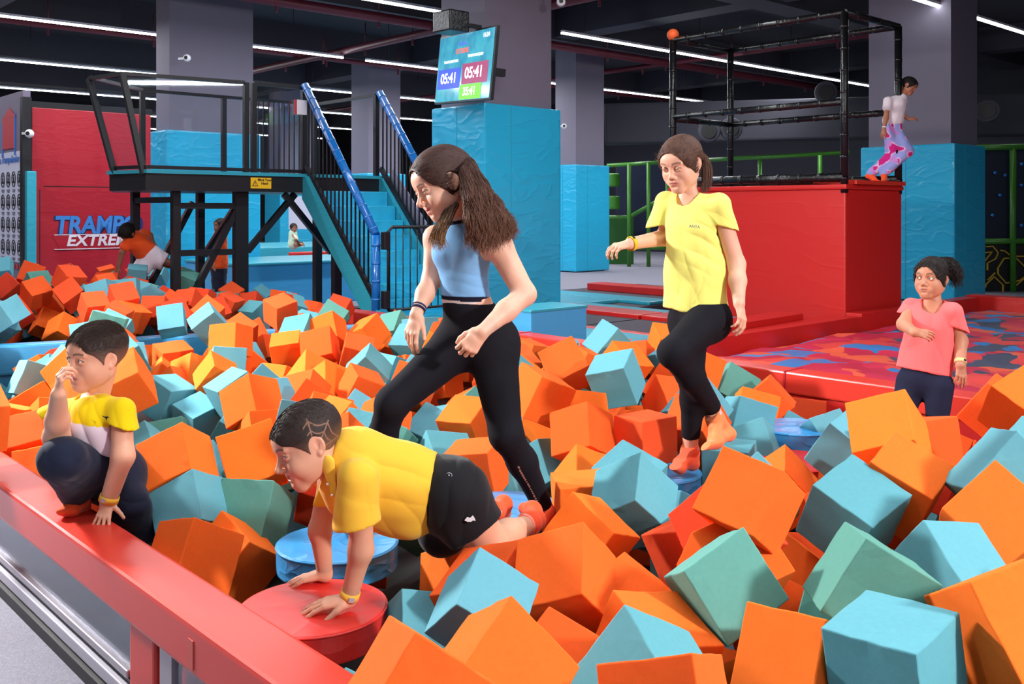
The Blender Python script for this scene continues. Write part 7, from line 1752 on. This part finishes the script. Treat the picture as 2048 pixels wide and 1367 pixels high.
# ------------------------------------------------------------------ people farther away
def tie_dye(P, N):
    n = gnoise(P*9); n2 = gnoise(P*9+20)
    c = np.tile(nv(rgb(150, 160, 222)), (len(P), 1)); c[n > .10] = nv(rgb(204, 40, 132)); c[(n > .02) & (n <= .10)] = nv(rgb(232, 196, 226)); c[n2 > .22] = nv(rgb(196, 140, 210)); return c
def girl_tower():
    d = 12.2; s = Person(A3(1755, 366, d), 'girl in a white top and pink tie-dye trousers stepping along the jump tower edge', rgb(170, 112, 84), rgb(140, 70, 60), rgb(30, 20, 18), rgb(22, 16, 16))
    f = unit((.75, -.6, 0)); H_ = A3(1817, 172, d); N = A3(1803, 193, d); Ch = A3(1792, 212, d); Wa = A3(1786, 240, d); Pv = A3(1784, 258, d)
    Rs, Re, Rw = A3(1776, 202, d-.06), A3(1772, 236, d-.12), A3(1768, 258, d-.2)
    Ls, Le, Lw = A3(1808, 202, d+.08), A3(1803, 228, d+.02), A3(1817, 238, d-.02)
    F1 = fld(.008, .12, N, Pv, Re, Rw, Ls, Lw); F1.cone(N, Ch, .045, .085, .05); F1.cone(Ch, Pv, .09, .10, .04)
    for a, b, c in ((Rs, Re, Rw), (Ls, Le, Lw)): F1.cone(a, b, .036, .031, .02); F1.cone(b, c, .031, .022, .02)
    s.field(F1); s.hand(Rw, (-.2, -.2, -.9), (-.3, -.9, 0), 1, .135, curl=(.3, .3, .3, .3)); s.hand(Lw, (.8, -.2, .1), (0, -.5, .8), 1, .13, curl=(.4, .4, .4, .4))
    s.head(H_, (.66, -.58, -.45), (.30, 0, .95), .98, (N, .036), gaze=(.6, -.5, -.6), lids=(.4, .4), res=.003); s.finish()
    F2 = fld(.007, .16, N, Pv, Rs, Ls); F2.cone(N-nv((0, 0, .02)), Ch, .06, .105, .04); F2.cone(Ch, Wa, .11, .125, .04); F2.cone(N-nv((0, 0, .02)), Rs, .045, .048, .03); F2.cone(N-nv((0, 0, .02)), Ls, .045, .045, .03)
    F2.cone(Rs, Rs+(Re-Rs)*.4, .052, .056, .02); F2.plane(A3(1786, 250, d), (.1, 0, -1)); garment(s, 'blouse', F2, rgb(226, 214, 220), famp=.008, fscale=(10, 10, 6))
    F3 = fld(.008, .16, Pv, A3(1736, 350, d), A3(1822, 304, d)); F3.cone(Wa-nv((0, 0, .03)), Pv, .10, .115, .03)
    Lk, La, Rk, Ra = A3(1815, 302, d-.1), A3(1768, 346, d), A3(1783, 312, d+.05), A3(1741, 347, d+.1)
    for k_, a_ in ((Lk, La), (Rk, Ra)): F3.cone(Pv, k_, .10, .075, .03); F3.cone(k_, a_, .072, .055, .03)
    garment(s, 'trousers', F3, None, colf=tie_dye, famp=.008, fscale=(9, 9, 9))
    sock(s, 'sock', La, La+nv((.0, 0, -.04)), La+nv((-.02, -.06, -.09)), La+nv((-.05, -.1, -.11)), .034, h=.005); sock(s, 'sock', Ra, Ra+nv((-.03, 0, -.03)), Ra+nv((.03, -.06, -.09)), Ra+nv((.08, -.09, -.12)), .034, h=.005)
    wristband(s, Rw, Re, .024, rgb(230, 230, 230))
    s.cap('hair', .009, furs=(1500, .03, lambda L: unitrows(nv((0, -.1, .0))-L), .1, .0016), res=.004)
    T = s.surf(unit(nv((0, -.9, .1))), 1.02); s.hair_mesh('ponytail', [[T, T+nv((-.07, 0, -.08)), T+nv((-.09, 0, -.2)), T+nv((-.07, 0, -.32))], [T, T+nv((-.05, .02, -.1)), T+nv((-.05, .02, -.2)), T+nv((-.03, .02, -.3))]], 160, (.015, .02), .003, 4)
def boy_bending():
    d = 11.6; s = Person(A3(290, 560, d), 'child in an orange shirt and white shorts bending over the back cube pit', rgb(132, 84, 62), rgb(110, 60, 50), rgb(26, 20, 18), rgb(24, 18, 18))
    H_ = A3(256, 466, d-.1); N = A3(270, 474, d); Ch = A3(276, 486, d); Pv = A3(300, 512, d+.1)
    Rs, Re, Rw = A3(256, 482, d-.12), A3(244, 505, d-.15), A3(236, 535, d-.18); Ls, Le, Lw = A3(286, 466, d+.1), A3(300, 470, d+.12), A3(306, 485, d+.1)
    Lk, La = A3(336, 526, d+.15), A3(362, 540, d+.3); Rk, Ra = A3(277, 545, d), A3(276, 580, d)
    F1 = fld(.008, .12, N, Pv, Re, Rw, Ls, Lw, La, Ra); F1.cone(N, Ch, .05, .09, .04); F1.cone(Ch, Pv, .1, .1, .04)
    for a, b, c in ((Rs, Re, Rw), (Ls, Le, Lw)): F1.cone(a, b, .04, .033, .02); F1.cone(b, c, .033, .024, .02)
    for a, b in ((Lk, La), (Rk, Ra)): F1.cone(Pv, a, .08, .055, .03); F1.cone(a, b, .05, .036, .02)
    s.field(F1); s.hand(Rw, (-.1, -.2, -.97), (-.5, -.8, 0), 1, .14); s.hand(Lw, (.3, -.2, -.9), (0, -1, 0), 1, .13)
    s.head(H_, (-.35, -.55, -.76), (-.25, -.70, .66), 1.0, (N, .04), lids=(.4, .4), res=.0035); s.finish()
    F2 = fld(.008, .16, N, Pv, Rs, Ls); F2.cone(N, Ch, .075, .12, .04); F2.cone(Ch, Pv, .13, .14, .04); F2.cone(Rs, Rs+(Re-Rs)*.5, .055, .06, .03); F2.cone(Ls, Ls+(Le-Ls)*.5, .055, .06, .03); F2.plane(A3(302, 510, d+.1), (.75, 0, -.6)); garment(s, 'shirt', F2, rgb(226, 82, 34), famp=.012, fscale=(8, 8, 8))
    F3 = fld(.008, .16, Pv, Lk, Rk); F3.cone(A3(298, 508, d+.08), Pv, .135, .14, .03); F3.cone(Pv, Lk, .125, .10, .03, cut=[(A3(330, 522, d+.1), Lk-Pv)]); F3.cone(Pv, Rk, .12, .10, .03, cut=[(A3(278, 538, d), Rk-Pv)]); garment(s, 'shorts', F3, rgb(226, 214, 226), famp=.01, fscale=(8, 8, 8))
    sock(s, 'sock', La, La+nv((.03, 0, -.02)), La+nv((.07, -.02, -.08)), La+nv((.09, -.02, -.12)), .035, h=.006)
    s.cap('hair', .010, cut=((0, .118, -.034), (.074, .104, .096)), furs=(1500, .02, boyflow, .5, .0018), res=.004)
def child_orange():
    d = 14.2; s = Person(A3(436, 600, d), 'child in an orange shirt partly hidden behind the platform legs', rgb(150, 100, 76), rgb(120, 66, 56), rgb(30, 22, 20), rgb(26, 20, 18))
    N, Pv = A3(440, 468, d), A3(438, 530, d); F1 = fld(.010, .12, N, A3(438, 610, d), A3(424, 500, d)); F1.cone(N, Pv, .06, .1, .04)
    for x in (431, 445): F1.cone(Pv, A3(x, 605, d), .075, .045, .02)
    F1.cone(A3(430, 478, d), A3(424, 505, d-.1), .036, .028, .02); F1.cone(A3(424, 505, d-.1), A3(427, 525, d-.2), .028, .022, .02)
    s.field(F1); s.hand(A3(427, 525, d-.2), (0, 0, -1), (-1, 0, 0), 1, .13); s.head(A3(441, 452, d), (-.6, -.8, 0), (0, 0, 1), 1.0, (N, .04), res=.004); s.finish()
    F2 = fld(.009, .16, N, Pv); F2.cone(N-nv((0, 0, .03)), Pv, .10, .13, .03); garment(s, 'shirt', F2, rgb(226, 82, 34), famp=.01)
    F3 = fld(.010, .16, Pv, A3(438, 570, d)); F3.cone(Pv, A3(438, 572, d), .125, .10, .03); garment(s, 'trousers', F3, rgb(40, 40, 56), famp=.01)
    s.cap('hair', .008, res=.005)
def child_sitting():
    d = 20.6; s = Person(A3(590, 492, d), 'tiny far child in a pale green shirt sitting on the far teal stage', rgb(170, 120, 92), rgb(130, 70, 60), rgb(30, 22, 20), rgb(26, 20, 18))
    N, Pv = A3(586, 464, d), A3(587, 488, d); F1 = fld(.011, .14, N, Pv, A3(608, 490, d)); F1.cone(N, Pv, .05, .09, .04)
    F1.cone(Pv, A3(603, 488, d-.2), .07, .05, .03); F1.cone(A3(603, 488, d-.2), A3(608, 492, d-.3), .045, .035, .02); F1.cone(A3(584, 468, d-.05), A3(592, 480, d-.15), .034, .028, .02); F1.cone(A3(592, 480, d-.15), A3(600, 486, d-.25), .028, .022, .02)
    s.field(F1); s.hand(A3(600, 486, d-.25), (.8, 0, -.4), (0, -.5, .8), 1, .12); s.head(A3(587, 456, d), (.5, -.8, 0), (0, 0, 1), .9, (N, .036), res=.005); s.finish()
    F2 = fld(.009, .14, N, Pv); F2.cone(N-nv((0, 0, .02)), Pv, .085, .115, .03); F2.cone(A3(583, 468, d), A3(590, 477, d-.1), .05, .05, .02); garment(s, 'shirt', F2, rgb(206, 226, 196), famp=.01)
    s.cap('hair', .010, res=.005)
girl_tower(); boy_bending(); child_orange(); child_sitting()

# ------------------------------------------------------------------ light
w = bpy.data.worlds.new('hall'); sc.world = w; w.use_nodes = True
w.node_tree.nodes['Background'].inputs[0].default_value = (.55, .55, .75, 1); w.node_tree.nodes['Background'].inputs[1].default_value = .15
def area(name, loc, target, size, power, col=(1, 1, 1), sy=None, spread=PI):
    l = bpy.data.lights.new(name, 'AREA'); l.energy = power; l.color = col; l.size = size; l.spread = spread
    if sy: l.shape = 'RECTANGLE'; l.size_y = sy
    o = bpy.data.objects.new(name, l); COL.objects.link(o); o.location = loc
    o.rotation_euler = (Vector(target)-Vector(loc)).to_track_quat('-Z', 'Y').to_euler(); return o
# photographer's flashes
area('flash_left', (-4.6, 5.6, 2.8), (.4, 4.2, .5), .4, 560, (1, .97, .94))
area('flash_right', (3.9, -.2, 2.9), (.9, 4.0, .4), .4, 300, (1, .97, .95))
# hall tubes above the visitors (outside the picture, over the camera)
for v in (2.0, -3.0, 7.1):
    o = area('hall_tube', UV(4, v, 4.8), UV(4, v, 0), 12, 300, (.93, .96, 1), sy=.12)
    o.rotation_euler = (0, 0, math.atan2(U.y, U.x))
for v in (12.9, 18.2, 23.5):
    o = area('hall_tube', UV(12, v, 4.75), UV(12, v, 0), 24, 820, (.93, .95, 1), sy=.1)
    o.rotation_euler = (0, 0, math.atan2(U.y, U.x))
